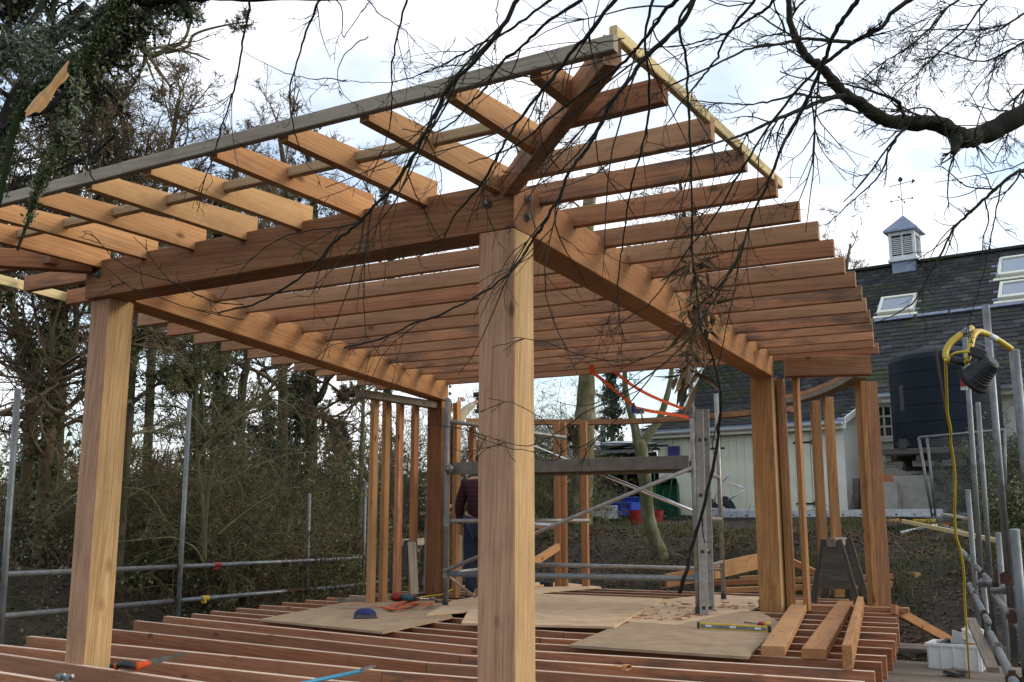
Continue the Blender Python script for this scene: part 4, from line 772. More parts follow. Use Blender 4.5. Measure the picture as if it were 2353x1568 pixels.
# far hedgerows
g = np.random.default_rng(88); gr = Grow(88); n = 900; a = g.uniform(-1.5, .55, n); rr_ = g.uniform(42, 75, n); P = np.stack([rr_ * np.sin(a), rr_ * np.cos(a), np.full(n, .1)], 1); D = g.normal(0, .3, (n, 3)); D[:, 2] = 1
p, r = gr.level(P, unit(D), g.uniform(2, 5.5, n), np.full(n, .07), 6, .1, .03, .3); q = gr.shoots(p, r, 7, .7, .4, .5, .15, .1); p2, r2 = gr.level(*q, 3, .2, .02, .5); q = gr.shoots(p2, r2, 4, .7, .5, .6, .1); p3, _ = gr.level(*q, 2, .2, 0, .5)
structure('far_hedgerow', gr.mesh('far_hedgerow', 'bark_brown', .012, .01), None, 'stuff', 'far hedgerow and scrub fading behind the trees', 'hedgerow')
C = p3[:, 1][g.integers(0, len(p3), 9000)]; structure('far_foliage', leaves_mesh('far_foliage', C, .45, 'ivy', 5, .7), None, 'stuff', 'evergreen patches in the far hedgerow', 'foliage')

IG = 'evergreen growth against the house wall'
for k, (px, d, h, lb) in enumerate(((2318, 22.5, 2.6, 'evergreen bush against the house wall right of the tank'), (2350, 20.5, 1.5, 'low green bush at the right edge behind the scaffold uprights'), (2280, 21, .7, 'low plant at the foot of the mesh panel'), (2335, 16, .9, 'mossy green mound plant on the bank at the right edge'), (2380, 24, 3.0, 'tall evergreen bush just cut by the right edge'))):
    shrub(px, 1200, d, h, 120 + k, lb, IG, 'bark_olive', 20, [(2600, .06, 'ivy'), (700, .05, 'green_leaf')], .4)

Q = scatter(1500, lambda x, y, u, v, g: v < -5, 21, .015); g = np.random.default_rng(22); d_ = g.normal(0, 1, Q.shape); d_[:, 2] *= .25; L_ = g.uniform(.05, .45, len(Q)) ** 1.2; R_ = g.uniform(.002, .009, len(Q))
structure('fallen_sticks', segs_mesh('fallen_sticks', Q, Q + unit(d_) * L_[:, None], R_, R_ * .5, 4, 'bark_olive'), None, 'stuff', 'broken sticks and roots littering the earth bank', 'sticks')
Q = scatter(900, lambda x, y, u, v, g: (v < -4.5), 23, -.01); c_ = unit(g.normal(size=(len(Q), 8, 3))); V = (Q[:, None] + np.array([[-1, -1, -1], [1, -1, -1], [1, 1, -1], [-1, 1, -1], [-.7, -.7, .7], [.7, -.7, .7], [.7, .7, .7], [-.7, .7, .7]])[None] * (g.uniform(.008, .035, (len(Q), 1, 1))) * (1 + .35 * c_)).reshape(-1, 3)
structure('rubble', mesh_np('rubble', V, (np.array([[0, 3, 2, 1], [4, 5, 6, 7], [0, 1, 5, 4], [1, 2, 6, 5], [2, 3, 7, 6], [3, 0, 4, 7]])[None] + (np.arange(len(Q)) * 8)[:, None, None]).reshape(-1, 4), 'clod'), None, 'stuff', 'small stones and clods in the earth bank', 'stones')

# ------------------------------------------------------------------ scaffold tower
FWD = MW[:, 2]
def depth(p): return float((np.array(p, float) - EYE) @ FWD)
def ZAT(p, py):
    """height at which the plumb line through p is seen at picture row py"""
    lo, hi = -3., 12.
    for _ in range(40):
        m = (lo + hi) / 2; q = MW.T @ (np.array([p[0], p[1], m]) - EYE); y = 784 + FPX * q[1] / q[2]
        if y > py: lo = m
        else: hi = m
    return m
fa, fb, fc = PZ(1023.5, 1393, .03), PZ(1605, 1411, .03), PZ(1663, 1377, .03); fd = fa + (fc - fb) * .9
ST = thing('scaffold_tower', 'grey aluminium scaffold tower with a working platform standing inside the frame', 'scaffold tower', (fa + fc) / 2)
TOPA, TOPB = ZAT(fa, 915), ZAT(fb, 858)
for f, zt in ((fa, TOPA), (fb, TOPB), (fc, ZAT(fc, 905)), (fd, TOPA - .1)): tube('upright', [f, (f[0], f[1], zt)], .025, 'galv_pale' if f is fa else 'alu', ST, 12)
for f in (fa, fb, fc, fd): mb = MB(); mb.lathe([(.03, 0), (.03, .05), (.027, .06)], (f[0], f[1], .03), 12); mb.build('foot', 'black', ST)
for f in (fa, fb):
    for zz in (ZAT(fa, 1316), ZAT(fa, 1198), ZAT(fa, 970)): mb = MB(); mb.lathe([(.031, -.05), (.031, .05)], (f[0], f[1], zz), 12); mb.build('collar', 'galv_pale', ST)
def lerp(a, b, t): return a + (b - a) * t
def at(f, z): return np.array([f[0], f[1], z])
for py in (1079, 1192, 1309): z = ZAT(fb, py); tube('rung', [at(fb, z), at(fc, z)], .02, 'alu', ST)
for py in (1318, 1198): z = ZAT(fa, py); tube('rung', [at(fa, z), at(fd, z)], .02, 'alu', ST)
tube('ledger', [at(fa, ZAT(fa, 1319)), at(fb, ZAT(fb, 1330))], .027, 'galv_pale', ST); tube('ledger', [at(fd, ZAT(fd, 1296)), at(fc, ZAT(fc, 1308))], .024, 'alu', ST)
tube('guard_tube', [at(fa, ZAT(fa, 968)), lerp(fa, fc, .42) * [1, 1, 0] + [0, 0, ZAT(fa, 1000)]], .022, 'alu', ST); tube('ledger', [at(fa, ZAT(fa, 1197)), lerp(fa, fc, .5) * [1, 1, 0] + [0, 0, ZAT(fa, 1197)]], .022, 'alu', ST)
tube('brace', [at(fa, ZAT(fa, 1312)) + [0, -.03, 0], at(fb, ZAT(fb, 1076)) + [0, -.05, 0]], .02, 'alu', ST)
tube('brace', [PD(1200, 1016, depth(fd) - .25), PD(1608, 1181, depth(fc) - .9)], .019, 'chrome', ST)
tube('brace', [at(fa, ZAT(fa, 1320)), lerp(fa, fd, .5) * [1, 1, 0] + [0, 0, .06]], .014, 'alu', ST); tube('brace', [at(fb, ZAT(fb, 1318)), lerp(fb, fc, .55) * [1, 1, 0] + [0, 0, .05]], .014, 'alu', ST)
zp = ZAT(fa, 1079); ex = (fb - fa) / np.linalg.norm(fb - fa); ey = (fc - fb) / np.linalg.norm(fc - fb)
for k in (.04, .5): 
    a0, b0 = at(fa + ey * k, zp + .01) + ex * .06, at(fb + ey * k, zp + .01 + (ZAT(fb, 1064) - zp)) - ex * .05
    beam('platform_rail', a0, b0, .05, .125, 'alu_dark', ST); beam('platform_deck', a0 + ey * .26 + [0, 0, .03], b0 + ey * .26 + [0, 0, .03], .44, .02, 'board_grey', ST); beam('platform_rail', a0 + ey * .50, b0 + ey * .5, .04, .1, 'alu_dark', ST)
mb = MB(); mb.lathe([(.04, -.03), (.05, 0), (.04, .03)], at(fa, zp) + ex * .05 + [0, -.03, 0], 10, Matrix.Rotation(R(90), 4, 'X')); mb.build('hook', 'galv', ST, True)
# ladder inside the tower
LD = thing('ladder', 'upright aluminium ladder with square holes standing inside the scaffold tower', 'ladder', fb)
l1 = PZ(1618, 1412, .03) + [0, 0, .0]; l2 = l1 + ey * .42
for l in (l1, l2):
    top = ZAT(l, 940); beam('stile', l, at(l, top) + [0, .05, 0], .078, .028, 'alu', LD, up=(ey[0], ey[1], 0), ch=.002)
    for py in (1397, 1268, 1138, 1010):
        z = ZAT(l, py); box('rung_socket', at(l, z) - ey * .0155 + [0, (z) * .02, 0], (.03, .005, .03), 'black', LD, math.atan2(ex[1], ex[0]), .001)
for py in (1397, 1268, 1138, 1010): z = ZAT(l1, py); tube('rung', [at(l1, z) + ey * .014, at(l2, z) - ey * .014], .014, 'alu', LD, 8)

# ------------------------------------------------------------------ scaffold rails on the left
def coupler(p, d, parent, mat='rust'):
    mb = MB(); mw = Vector(d).normalized().to_track_quat('Z', 'Y').to_matrix().to_4x4(); mb.lathe([(.034, -.035), (.034, .035)], p, 12, mw); mb.box(np.array(p) + [.0, 0, .03], (.03, .04, .03)); mb.tube([v3(p) + Vector((.04, -.02, .02)), v3(p) + Vector((.04, -.02, -.04))], .007, 6); return mb.build('coupler', mat, parent)
GR = thing('scaffold_guard_rail', 'galvanised guard rail of two long tubes along the left edge of the deck', 'guard rail', (-8.6, 8, 0))
up_ = [PD(0, 1321, 7.9), PD(423, 1302, 10.8), PD(797, 1284.5, 14.6), PD(985, 1262, 17.5)]; lo_ = [PD(0, 1417, 7.9), PD(416, 1380, 10.8), PD(797, 1347, 14.6), PD(985, 1322, 17.5)]
up0 = up_[0] - (up_[1] - up_[0]) * .9; lo0 = lo_[0] - (lo_[1] - lo_[0]) * .9
tube('rail_tube', [up0, up_[0], up_[1]], .0242, 'galv_pale', GR, 12); tube('rail_tube', [up_[1] + [0, 0, .0], up_[2], up_[3]], .0242, 'galv_pale', GR, 12)
tube('rail_tube', [lo0, lo_[0], lo_[1]], .0242, 'galv_pale', GR, 12); tube('rail_tube', [lo_[1], lo_[2], lo_[3]], .0242, 'galv_pale', GR, 12)
for (xt, yt, xb, yb, d) in ((41, 893, 4, 1417, 7.75), (436, 917, 411, 1381, 10.65), (711, 1135, 705, 1352, 13.7), (840, 1105, 834, 1343, 15.1)):
    a, b = PD(xb, yb, d), PD(xt, yt, d); a = a + (a - b) * .6; tube('upright', [a, b], .0242, 'galv_pale', GR, 12)
    for (A_, B_) in (((xt + (xb - xt) * .82, 0), up_), ((xb, 0), lo_)):
        t = .5; pr = [(EYE + ray(x_, 0)) for x_ in ()]
        best = min((np.linalg.norm(np.cross(q - a, unit(b - a))), tuple(q)) for i in range(3) for q in [lerp(B_[i], B_[i + 1], s / 60) for s in range(61)]); coupler(np.array(best[1]), (0, 0, 1), GR)
def sleeve(p, q, t, ln, mat): c = lerp(p, q, t); d = unit(q - p); mb = MB(); mb.tube([c - d * ln / 2, c + d * ln / 2], .031, 12); mb.box(c + [0, -.01, -.035], (.05, .03, .03)); mb.build('tube_joint', mat, GR)
sleeve(up_[1], up_[2], .155, .12, 'red'); sleeve(lo_[1], lo_[2], .11, .12, 'yellow')
mb = MB(); mb.tube([lerp(lo_[1], lo_[2], .56), lerp(lo_[1], lo_[2], .72)], .0248, 12); mb.build('red_paint', 'rust', GR)

# ------------------------------------------------------------------ scaffold on the right
RS = thing('scaffold', 'close group of galvanised scaffold uprights and sloping ledgers at the right edge, with clamps', 'scaffolding', (-.8, 8.5, -.4))
def pole(xt, yt, xb, yb, d, ext=.5, r=.0242, mat='galv_pale'):
    b, a = PD(xb, yb, d), PD(xt, yt, d); b = b + (b - a) * ext; return tube('upright', [b, a], r, mat, RS, 14)
pole(2224, 1126, 2250, 1461, 9.4, .35); pole(2265, 700, 2312, 1260, 7.0, .45, mat='galv'); pole(2217, 775, 2254, 1311, 9.5, .4); pole(2247, 925, 2276, 1330, 10.2, .4); pole(2330, 804, 2372, 1230, 5.0, .5, mat='galv'); pole(2331, 1217, 2347, 1400, 5.2, 1.5); pole(2294, 1225, 2318, 1568, 8.4, .2); pole(2258, 1330, 2282, 1568, 8.8, .2)
for (x0, y0, d0_, x1, y1, d1_) in ((2210, 1266, 10.5, 2273, 1335, 8.6), (2227, 1343, 9.6, 2272, 1433, 7.9), (2284, 1366, 8.1, 2420, 1540, 4.6), (2276, 1456, 7.3, 2340, 1590, 4.5), (2247, 1341, 8.7, 2305, 1341, 8.4), (2281, 1358, 7.9, 2400, 1352, 7.2)):
    tube('ledger', [PD(x0, y0, d0_), PD(x1, y1, d1_)], .0242, 'galv_pale', RS, 14)
    for t in (.28, .8): coupler(PD(x0 + (x1 - x0) * t, y0 + (y1 - y0) * t, 1 / ((1 - t) / d0_ + t / d1_)), PD(x1, y1, d1_) - PD(x0, y0, d0_), RS, 'galv' if t < .5 else 'rust')
coupler(PD(2328, 1419, 5.9), PD(2420, 1540, 4.6) - PD(2284, 1366, 8.1), RS, 'rust'); coupler(PD(2310, 1330, 7), (0, 0, 1), RS, 'rust')
tag(beam('timber_batten', PD(2231, 1424, 7.9), PD(2282, 1540, 6.2), .07, .03, 'board_grey'), 'weathered batten clamped on a slant to the right scaffold ledgers', 'batten')
# ------------------------------------------------------------------ site lamp and its cable
r5 = lambda x, y, d: PD(1924 + .2345 * x, 674 + .2345 * y, d)
WL = thing('work_light', 'black floodlight in a bent yellow tube stand hung from the scaffold upright', 'work light', r5(1350, 780, 4.7))
tube('stand', smooth_pts([r5(1325, 342, 4.75), r5(1200, 410, 4.72), r5(1100, 500, 4.7), r5(1062, 580, 4.68), r5(1068, 635, 4.66), r5(1110, 655, 4.65), r5(1200, 668, 4.62), r5(1262, 670, 4.6)], 4), .0145, 'yellow', WL, 12)
tube('stand', smooth_pts([r5(1265, 668, 4.6), r5(1300, 560, 4.66), r5(1325, 440, 4.72), r5(1370, 382, 4.76), r5(1440, 390, 4.8), r5(1560, 450, 4.86), r5(1705, 548, 4.9)], 4), .0145, 'yellow', WL, 12)
tube('sticker', [r5(1478, 409, 4.82), r5(1556, 448, 4.86)], .0152, 'white', WL, 12); tube('sticker', [r5(1215, 402, 4.72), r5(1290, 358, 4.74)], .0152, 'galv', WL, 12); tube('grip', [r5(1120, 655, 4.645), r5(1250, 674, 4.6)], .018, 'black', WL, 12)
c0, c1 = r5(1500, 690, 4.54), r5(1350, 835, 4.60); ax = unit(c1 - c0); mw = Vector(ax).to_track_quat('Z', 'Y').to_matrix().to_4x4(); ln = float(np.linalg.norm(c1 - c0))
mb = MB(); mb.lathe([(.026, -.02), (.036, -.012), (.048, .02), (.062, ln * .8), (.07, ln)], c0, 20, mw); mb.build('lamp_body', 'black', WL, False)
mb = MB(); mb.lathe([(.073, ln), (.078, ln + .006), (.078, ln + .02), (.066, ln + .024)], c0, 20, mw); mb.build('lamp_rim', 'rubber', WL)
for k in range(5): mb = MB(); mb.lathe([(.046 + .0035 * k, 0), (.050 + .0035 * k, .003), (.046 + .0035 * k, .006)], c0 + ax * (.02 + .014 * k), 18, mw); mb.build('cooling_fin', 'black', WL)
q = r5(1375, 590, 4.58); box('junction_box', q, (.07, .045, .04), 'black', WL, rot=Matrix.Rotation(R(25), 4, 'Y')); box('switch', q + [0.02, -.02, .034], (.03, .025, .008), 'galv_pale', WL, rot=Matrix.Rotation(R(25), 4, 'Y'))
tube('lead', smooth_pts([r5(1112, 612, 4.64), r5(1180, 580, 4.6), r5(1300, 572, 4.58)], 4), .006, 'yellow_cable', WL, 8)
mb = MB(); mb.box(r5(1235, 850, 6.9), (.04, .01, .14)); tag(mb.build('tag_label', 'white'), 'small white and red paper tag tied to the scaffold pole behind the floodlight', 'tag'); mb = MB(); mb.box(r5(1238, 868, 6.88), (.044, .012, .06)); t_ = mb.build('red_band', 'red', bpy.data.objects['tag_label'])
r6 = lambda x, y, d: PD(1924 + .2345 * x, 1011 + .2345 * y, d)
tag(tube('cable', smooth_pts([r5(1060, 650, 4.62), r5(1064, 800, 4.7), r5(1072, 1000, 4.8), r5(1080, 1180, 4.9), r5(1110, 1340, 5), r6(1112, 30, 5.1), r6(1150, 300, 5.3), r6(1152, 560, 5.4), r6(1150, 750, 5.5), r6(1165, 950, 5.6), r6(1205, 1080, 5.7), r6(1240, 1300, 5.8), r6(1250, 1600, 6.0), PD(2228, 1560, 6.4)], 5), .0065, 'yellow_cable', n=8), 'yellow cable hanging down from the black floodlight', 'cable')

# ------------------------------------------------------------------ walk boards, box, timber at the right
zd = -.42
WB = [PZ(1960, 1580, zd), PZ(2345, 1580, zd), PZ(2120, 1462, zd), PZ(2010, 1462, zd)]; 
dk = thing('scaffold_walkway', 'walkway of grey scaffold boards under the white tub at lower right', 'walkway', (-1.2, 9.5, zd))
for k in range(14):
    y = 7.2 + k * .236; beam('plank', (-2.3 - rnd.uniform(0, .1), y + rnd.uniform(-.01, .01), zd - .019 + rnd.uniform(-.006, .006)), (-.35 + rnd.uniform(-.1, .1), y + rnd.uniform(-.02, .02), zd - .019 + rnd.uniform(-.006, .006)), .225, .038, 'board_grey', dk)
for k in range(2): y = 11.0 + k * .24 - .0; beam('plank', (-2.2, y, zd + .03 + .002 * k), (-1.0, y + .1, zd + .03), .22, .04, 'board_grey', dk)
bx = (PZ(2138, 1538, zd) + PZ(2256, 1545, zd)) / 2 + [0, .2, 0]
BX = thing('plastic_tub', 'white ribbed plastic tub full of site rubbish on the walkway', 'tub', bx, None); BX.rotation_euler = (0, 0, R(-4))
def tub(L, W_, H, mat='white'):
    mb = MB(); t = .014
    for s in (-1, 1): mb.box((0, s * (W_ - t) / 2, H / 2), (L, t, H)); mb.box((s * (L - t) / 2, 0, H / 2), (t, W_ - 2 * t - .002, H))
    mb.box((0, 0, t / 2), (L - 2 * t - .002, W_ - 2 * t - .002, t)); return mb
mb = tub(.44, .34, .2); bm = Matrix.Translation(v3(bx)) @ Matrix.Rotation(R(-4), 4, 'Z'); put('tub_wall', mesh_from('tub_wall', mb.V, mb.F, 'white'), BX, bm)
mb = MB()
for s in (-1, 1): mb.box((0, s * .165, .205), (.47, .035, .022)); mb.box((s * .217, 0, .205), (.035, .294, .022))
put('tub_rim', mesh_from('tub_rim', mb.V, mb.F, 'white'), BX, bm)
for k in range(5): put('tub_rib', beam_mesh(.19, .012, .014, 'white', .003), BX, bm @ Matrix.Translation((-.2 + .1 * k, -.177, .003)) @ frame((0, 0, 0), (0, 0, 1), (0, -1, 0)))
def scrap(name, label, cat, c, s, mat, rot): tag(box(name, c, s, mat, None, 0, .003, Matrix.Rotation(rot[2], 4, 'Z') @ Matrix.Rotation(rot[1], 4, 'Y') @ Matrix.Rotation(rot[0], 4, 'X')), label, cat)
scrap('offcut', 'brown wood offcut lying across the white tub', 'offcut', bx + [-.02, -.03, .19], (.2, .09, .03), 'old_wood', (0, .1, .1)); scrap('offcut', 'pale wood offcut standing in the right half of the white tub', 'offcut', bx + [.12, .03, .19], (.16, .04, .03), 'fir_bright', (.2, -.3, .7))
scrap('paper_sheet', 'white folded paper sticking up from the middle of the white tub', 'paper', bx + [.0, .08, .25], (.10, .006, .12), 'white', (.3, .2, -.3))
def bag(name, label, c, s, mat, seed):
    g = np.random.default_rng(seed); b = bmesh.new(); bmesh.ops.create_icosphere(b, subdivisions=3, radius=1)
    for v in b.verts: n = v.co.copy(); v.co = Vector((n.x * s[0], n.y * s[1], n.z * s[2])) * (1 + .16 * math.sin(5 * n.x + seed) * math.cos(6 * n.y) + .12 * math.sin(9 * n.z + 4 * n.x) + .04 * float(g.normal()))
    me = bpy.data.meshes.new(name); b.to_mesh(me); b.free(); me.materials.append(M[mat]); return tag(put(name, me, None, Matrix.Translation(v3(c))), label, 'bag')
bag('plastic_bag', 'crumpled white plastic bag standing in the right rear of the white tub', bx + [.12, .09, .27], (.09, .06, .10), 'white', 3)
scrap('purple_packet', 'small purple packet in the left corner of the white tub', 'packet', bx + [-.17, -.08, .17], (.05, .02, .07), 'blue', (.2, .4, .3)); scrap('dark_scrap', 'black rubber scrap in the left of the white tub', 'scrap', bx + [-.12, .02, .2], (.14, .06, .03), 'black', (.1, -.5, .5))
# grey dust sheet crumpled before the tub
bag('work_glove', 'crumpled grey work glove lying in front of the white tub', PZ(2200, 1552, zd) + [0, -.08, .03], (.10, .07, .035), 'old_wood', 8)
tag(beam('timber_prop', PD(2052, 1400, 9.6), PZ(2185, 1470, zd + .04) + [0, -.1, 0], .05, .09, 'fir_gold'), 'orange timber prop slanting down from the sole plate to the white tub', 'timber prop')
# rough timbers stacked behind the right rear post
TG_ = 'new timbers laid level behind the right rear post'
for k, (xa, ya, xb, yb, d, m, lb) in enumerate(((1660, 1357, 2050, 1343, 12.2, 'fir_bright', 'front timber of the level row behind the right rear post, ending past the dark sawhorse'), (1640, 1340, 2052, 1325, 13.0, 'fir_gold', 'middle timber of the level row behind the right rear post, its square end showing'), (1700, 1330, 2060, 1313, 13.8, 'fir_bright', 'rear timber of the level row behind the right rear post'), (2062, 1320, 2110, 1322, 13.2, 'fir_bright', 'short pale timber end standing free on the right of the level row'))):
    tag(beam('timber', PD(xa, ya, d), PD(xb, yb, d * .97), .09, .065, m), lb, 'timber', TG_)
tag(beam('wide_board', PD(1530, 1335, 12.0), PD(1640, 1316, 12.3), .04, .16, 'fir_bright'), 'wide orange board on edge left of the ladder foot', 'board'); tag(beam('wide_board', PD(1640, 1313, 12.6), PD(1742, 1290, 13.4), .04, .2, 'fir_bright'), 'wide orange board on edge between the ladder and the right rear post', 'board')
tag(beam('timber', PD(1822, 1292, 12.5), PD(1888, 1324, 12.2), .05, .08, 'fir_gold'), 'short orange timber leaning by the foot of the right rear post', 'timber'); tag(beam('timber', PD(1215, 1300, 12.6), PD(1282, 1257, 13.4), .06, .09, 'fir_bright'), 'pale timber leaning up to the rear double stud', 'timber')

# ------------------------------------------------------------------ plywood, planks, sawhorses on the floor
def ply(label, px, z, th=.018, mat='ply'):
    P_ = [PZ(x, y, z + th) for x, y in px]; c = np.mean(P_, 0); L_ = P_[1] - P_[0]; a = math.atan2(L_[1], L_[0]); mw = Matrix.Translation(v3(c)) @ Matrix.Rotation(a, 4, 'Z'); inv = mw.inverted(); n = len(P_)
    V = [inv @ v3(p) for p in P_]; V = [Vector((p.x, p.y, th / 2)) for p in V] + [Vector((p.x, p.y, -th / 2)) for p in V]
    F = [tuple(range(n)), tuple(range(2 * n - 1, n - 1, -1))] + [(i, n + i, n + (i + 1) % n, (i + 1) % n) for i in range(n)]
    b = mesh_from('plywood_sheet', V, F, mat); bm_ = bmesh.new(); bm_.from_mesh(b); bmesh.ops.recalc_face_normals(bm_, faces=bm_.faces); bm_.to_mesh(b); bm_.free()
    return tag(put('plywood_sheet', b, None, Matrix.Translation((0, 0, -th / 2)) @ mw), label, 'plywood', 'plywood sheets laid on the floor joists')
ply('left plywood sheet with black print on its edge, under the navy cap', [(596, 1423), (880, 1452), (1040, 1417), (1010, 1380), (790, 1385)], .0, mat='ply_dark')
ply('small plywood piece under the left foot of the scaffold tower', [(980, 1411), (1100, 1402), (1100, 1370), (1040, 1380)], .02)
ply('large plywood sheet in the middle behind the centre post', [(1060, 1432), (1411, 1440), (1523, 1375), (1180, 1362), (1085, 1385)], .022)
ply('plywood sheet strewn with shavings under the ladder foot', [(1435, 1428), (1550, 1436), (1742, 1396), (1745, 1372), (1640, 1366), (1500, 1380)], .003)
ply('darker front plywood sheet under the spirit level', [(1308, 1482), (1718, 1509), (1796, 1432), (1745, 1405), (1600, 1400), (1420, 1436)], .001, mat='ply_dark')
ply('rear plywood piece under the mallet', [(1200, 1366), (1260, 1359), (1382, 1349), (1300, 1339), (1180, 1338)], .003)
def plank(pf, zc, w, h, mat, lb): a, b = PZ(*pf[0], zc), PZ(*pf[1], zc); tag(beam('loose_plank', a, b, w, h, mat), lb, 'plank', 'loose planks laid along the floor joists')
plank(((1776, 1497), (1842, 1386)), .032, .15, .063, 'fir_bright', 'left loose plank beside the plywood, flat and frosted with shavings'); plank(((1870, 1503), (1944, 1388)), .032, .15, .063, 'fir_gold', 'middle loose plank, flat and patched grey, between two others'); plank(((1947, 1512), (1978, 1388)), .07, .055, .14, 'fir_gold', 'right loose plank standing on its narrow edge')
def sawhorse(c, rz, h, W_, label, mat, topmat):
    T = thing('sawhorse', label, 'sawhorse', c, 'site sawhorses'); mw0 = Matrix.Translation(v3(c)) @ Matrix.Rotation(rz, 4, 'Z')
    def b(n, a, e, w, t, m, up=(0, 0, 1)): put(n, beam_mesh((v3(e) - v3(a)).length, w, t, m), T, mw0 @ frame(a, e, up))
    L_ = .42; b('top_beam', (0, -.06, h - .05), (0, L_ * 2 + .06, h - .05), .09, .09, topmat)
    for y in (0, L_ * 2):
        for s in (-1, 1): b('leg', (s * W_ / 2, y, 0), (s * .07, y, h - .02), .08, .04, mat, (0, 1, 0))
        V = [(-W_ * .40, y - .028, h * .22), (W_ * .40, y - .028, h * .22), (.085, y - .028, h * .86), (-.085, y - .028, h * .86)]; V += [(x, yy - .02, z) for x, yy, z in V]
        put('brace_board', mesh_from('brace_board', V, [(0, 1, 2, 3), (7, 6, 5, 4), (0, 4, 5, 1), (1, 5, 6, 2), (2, 6, 7, 3), (3, 7, 4, 0)], mat), T, mw0)
c = (PZ(1868, 1386, 0) + PZ(1970, 1386, 0)) / 2; sawhorse(c, R(5), ZAT(c, 1236), .45, 'dark weathered sawhorse standing end on behind the three loose planks', 'old_wood', 'board_grey')
c = PZ(922, 1352, 0); sawhorse(c, R(8), ZAT(c, 1238), .30, 'weathered sawhorse with a pale top seen through the short stud wall', 'old_wood', 'batten')
tag(beam('offcut', PD(946, 1246, 10.7), PD(953, 1366, 10.5), .085, .03, 'batten'), 'grey board leaning on the sawhorse in the short stud wall', 'board')

# ------------------------------------------------------------------ tools
def tool(name, label, cat, c): return thing(name, label, cat, c)
# hand saw
c = PZ(500, 1525, .0) ; T = tool('hand_saw', 'hand saw with an orange and black grip lying by the left front post', 'saw', c)
z8 = .03; a, b, e = PZ(255, 1530, z8), PZ(312, 1532, z8), PZ(425, 1504, z8)
mb = MB(); mb.tube([a, lerp(a, b, .5) + [0, 0, .012], b], [.016, .024, .02], 8); mb.build('handle', 'black', T, True); mb = MB(); mb.tube([b, lerp(b, e, .25)], [.024, .018], 8); mb.build('grip', 'orange', T, True); tube('grip_band', [lerp(a, b, .2), lerp(a, b, .28)], .024, 'orange', T, 8)
d = unit(e - b); n = np.cross(d, [0, 0, 1.]); q = lerp(b, e, .22); V = [q + [0, 0, -.02], q + [0, 0, .025], e + [0, 0, .012], e + [0, 0, -.004]]; V = [p + n * .001 for p in V] + [p - n * .001 for p in V]
mb = MB().add(V, [(0, 1, 2, 3), (7, 6, 5, 4), (0, 4, 5, 1), (1, 5, 6, 2), (2, 6, 7, 3)]); mb.build('blade', 'galv', T)
# pry bar
a, b, e = PZ(690, 1572, .03), PZ(826, 1543, .045), PZ(857, 1531, .06); T = tool('pry_bar', 'blue steel pry bar lying across the front floor joists', 'pry bar', a)
tube('shaft', [a - (b - a) * .8, a, b], .011, 'cyan', T, 8); mb = MB(); d = unit(e - b); n = unit(np.cross(d, [0, 0, 1.])); mb.add([b - n * .011 + [0, 0, -.008], b + n * .011 + [0, 0, -.008], b + n * .011 + [0, 0, .01], b - n * .011 + [0, 0, .01], e - n * .022, e + n * .022, e + n * .022 + [0, 0, .004], e - n * .022 + [0, 0, .004]], [(0, 1, 2, 3), (4, 7, 6, 5), (0, 4, 5, 1), (1, 5, 6, 2), (2, 6, 7, 3), (3, 7, 4, 0)]); mb.build('claw', 'galv', T)
# coach bolts on the front joist
for k, (x, y) in enumerate(((139, 1556), (157, 1558))):
    p = PZ(x, y, .02); mb = MB(); mb.lathe([(.02, -.02), (.022, 0), (.02, .008), (.012, .014), (.010, .04)], p, 10, Matrix.Rotation(R(70), 4, 'Y')); tag(mb.build('coach_bolt', 'galv'), ('left' if not k else 'right') + ' grey coach bolt of the pair on the front floor joist', 'bolt', 'coach bolts on the front joist')
# power driver
z8 = .06; a, b, e, f = PZ(906, 1372, z8), PZ(925, 1372, z8), PZ(951, 1376, z8), PZ(990, 1376, z8); T = tool('power_driver', 'red and teal power driver lying on the left plywood', 'power tool', b)
mb = MB(); mb.tube([a - (b - a) * .35, a, lerp(a, b, .8), lerp(a, b, .95)], [.035, .05, .05, .03], 12); mb.build('battery', 'red', T, True); mb = MB(); mb.tube([b, lerp(b, e, .4), e], [.035, .034, .026], 10); mb.build('motor_body', 'teal', T, True); tube('chuck', [e, lerp(e, f, .2)], [.032, .024], 'black', T, 10); tube('bit', [lerp(e, f, .2), f], .008, 'chrome', T, 8); tube('socket', [f, f + (f - e) * .22], .022, 'galv', T, 10)
mb = MB(); mb.tube([f + (f - e) * .25 + [0, 0, -.03], f + (f - e) * .7 + [0, 0, -.05]], [.02, .008], 6); mb.build('hook', 'black', T)
# cap
c = PZ(843, 1418, .02); T = tool('cap', 'navy and black cap lying on the left plywood', 'cap', c); mb = MB(); mb.lathe([(.095, 0), (.098, .025), (.088, .05), (.055, .07), (.01, .076)], c + [-.02, 0, 0], 16); mb.build('crown', 'navy', T, True)
mb = MB(); mb.lathe([(.1, .0), (.103, .012), (.1, .03)], c + [-.02, 0, 0], 16); mb.build('band', 'black', T, True); V = []
for r_ in (.095, .19):
    for k in range(9): a_ = R(-75 + 70 * k / 8 - 10); V.append(c + [-.02 + r_ * math.cos(a_) * 1, r_ * math.sin(a_), .03 - (r_ - .095) * .25])
V += [p - np.array([0, 0, .008]) for p in V]; F = [(k, k + 1, 10 + k, 9 + k) for k in range(8)] + [(18 + 9 + k, 18 + 10 + k, 18 + k + 1, 18 + k) for k in range(8)] + [(9 + k, 10 + k, 28 + k, 27 + k) for k in range(8)]; MB().add(V, F).build('peak', 'black', T)
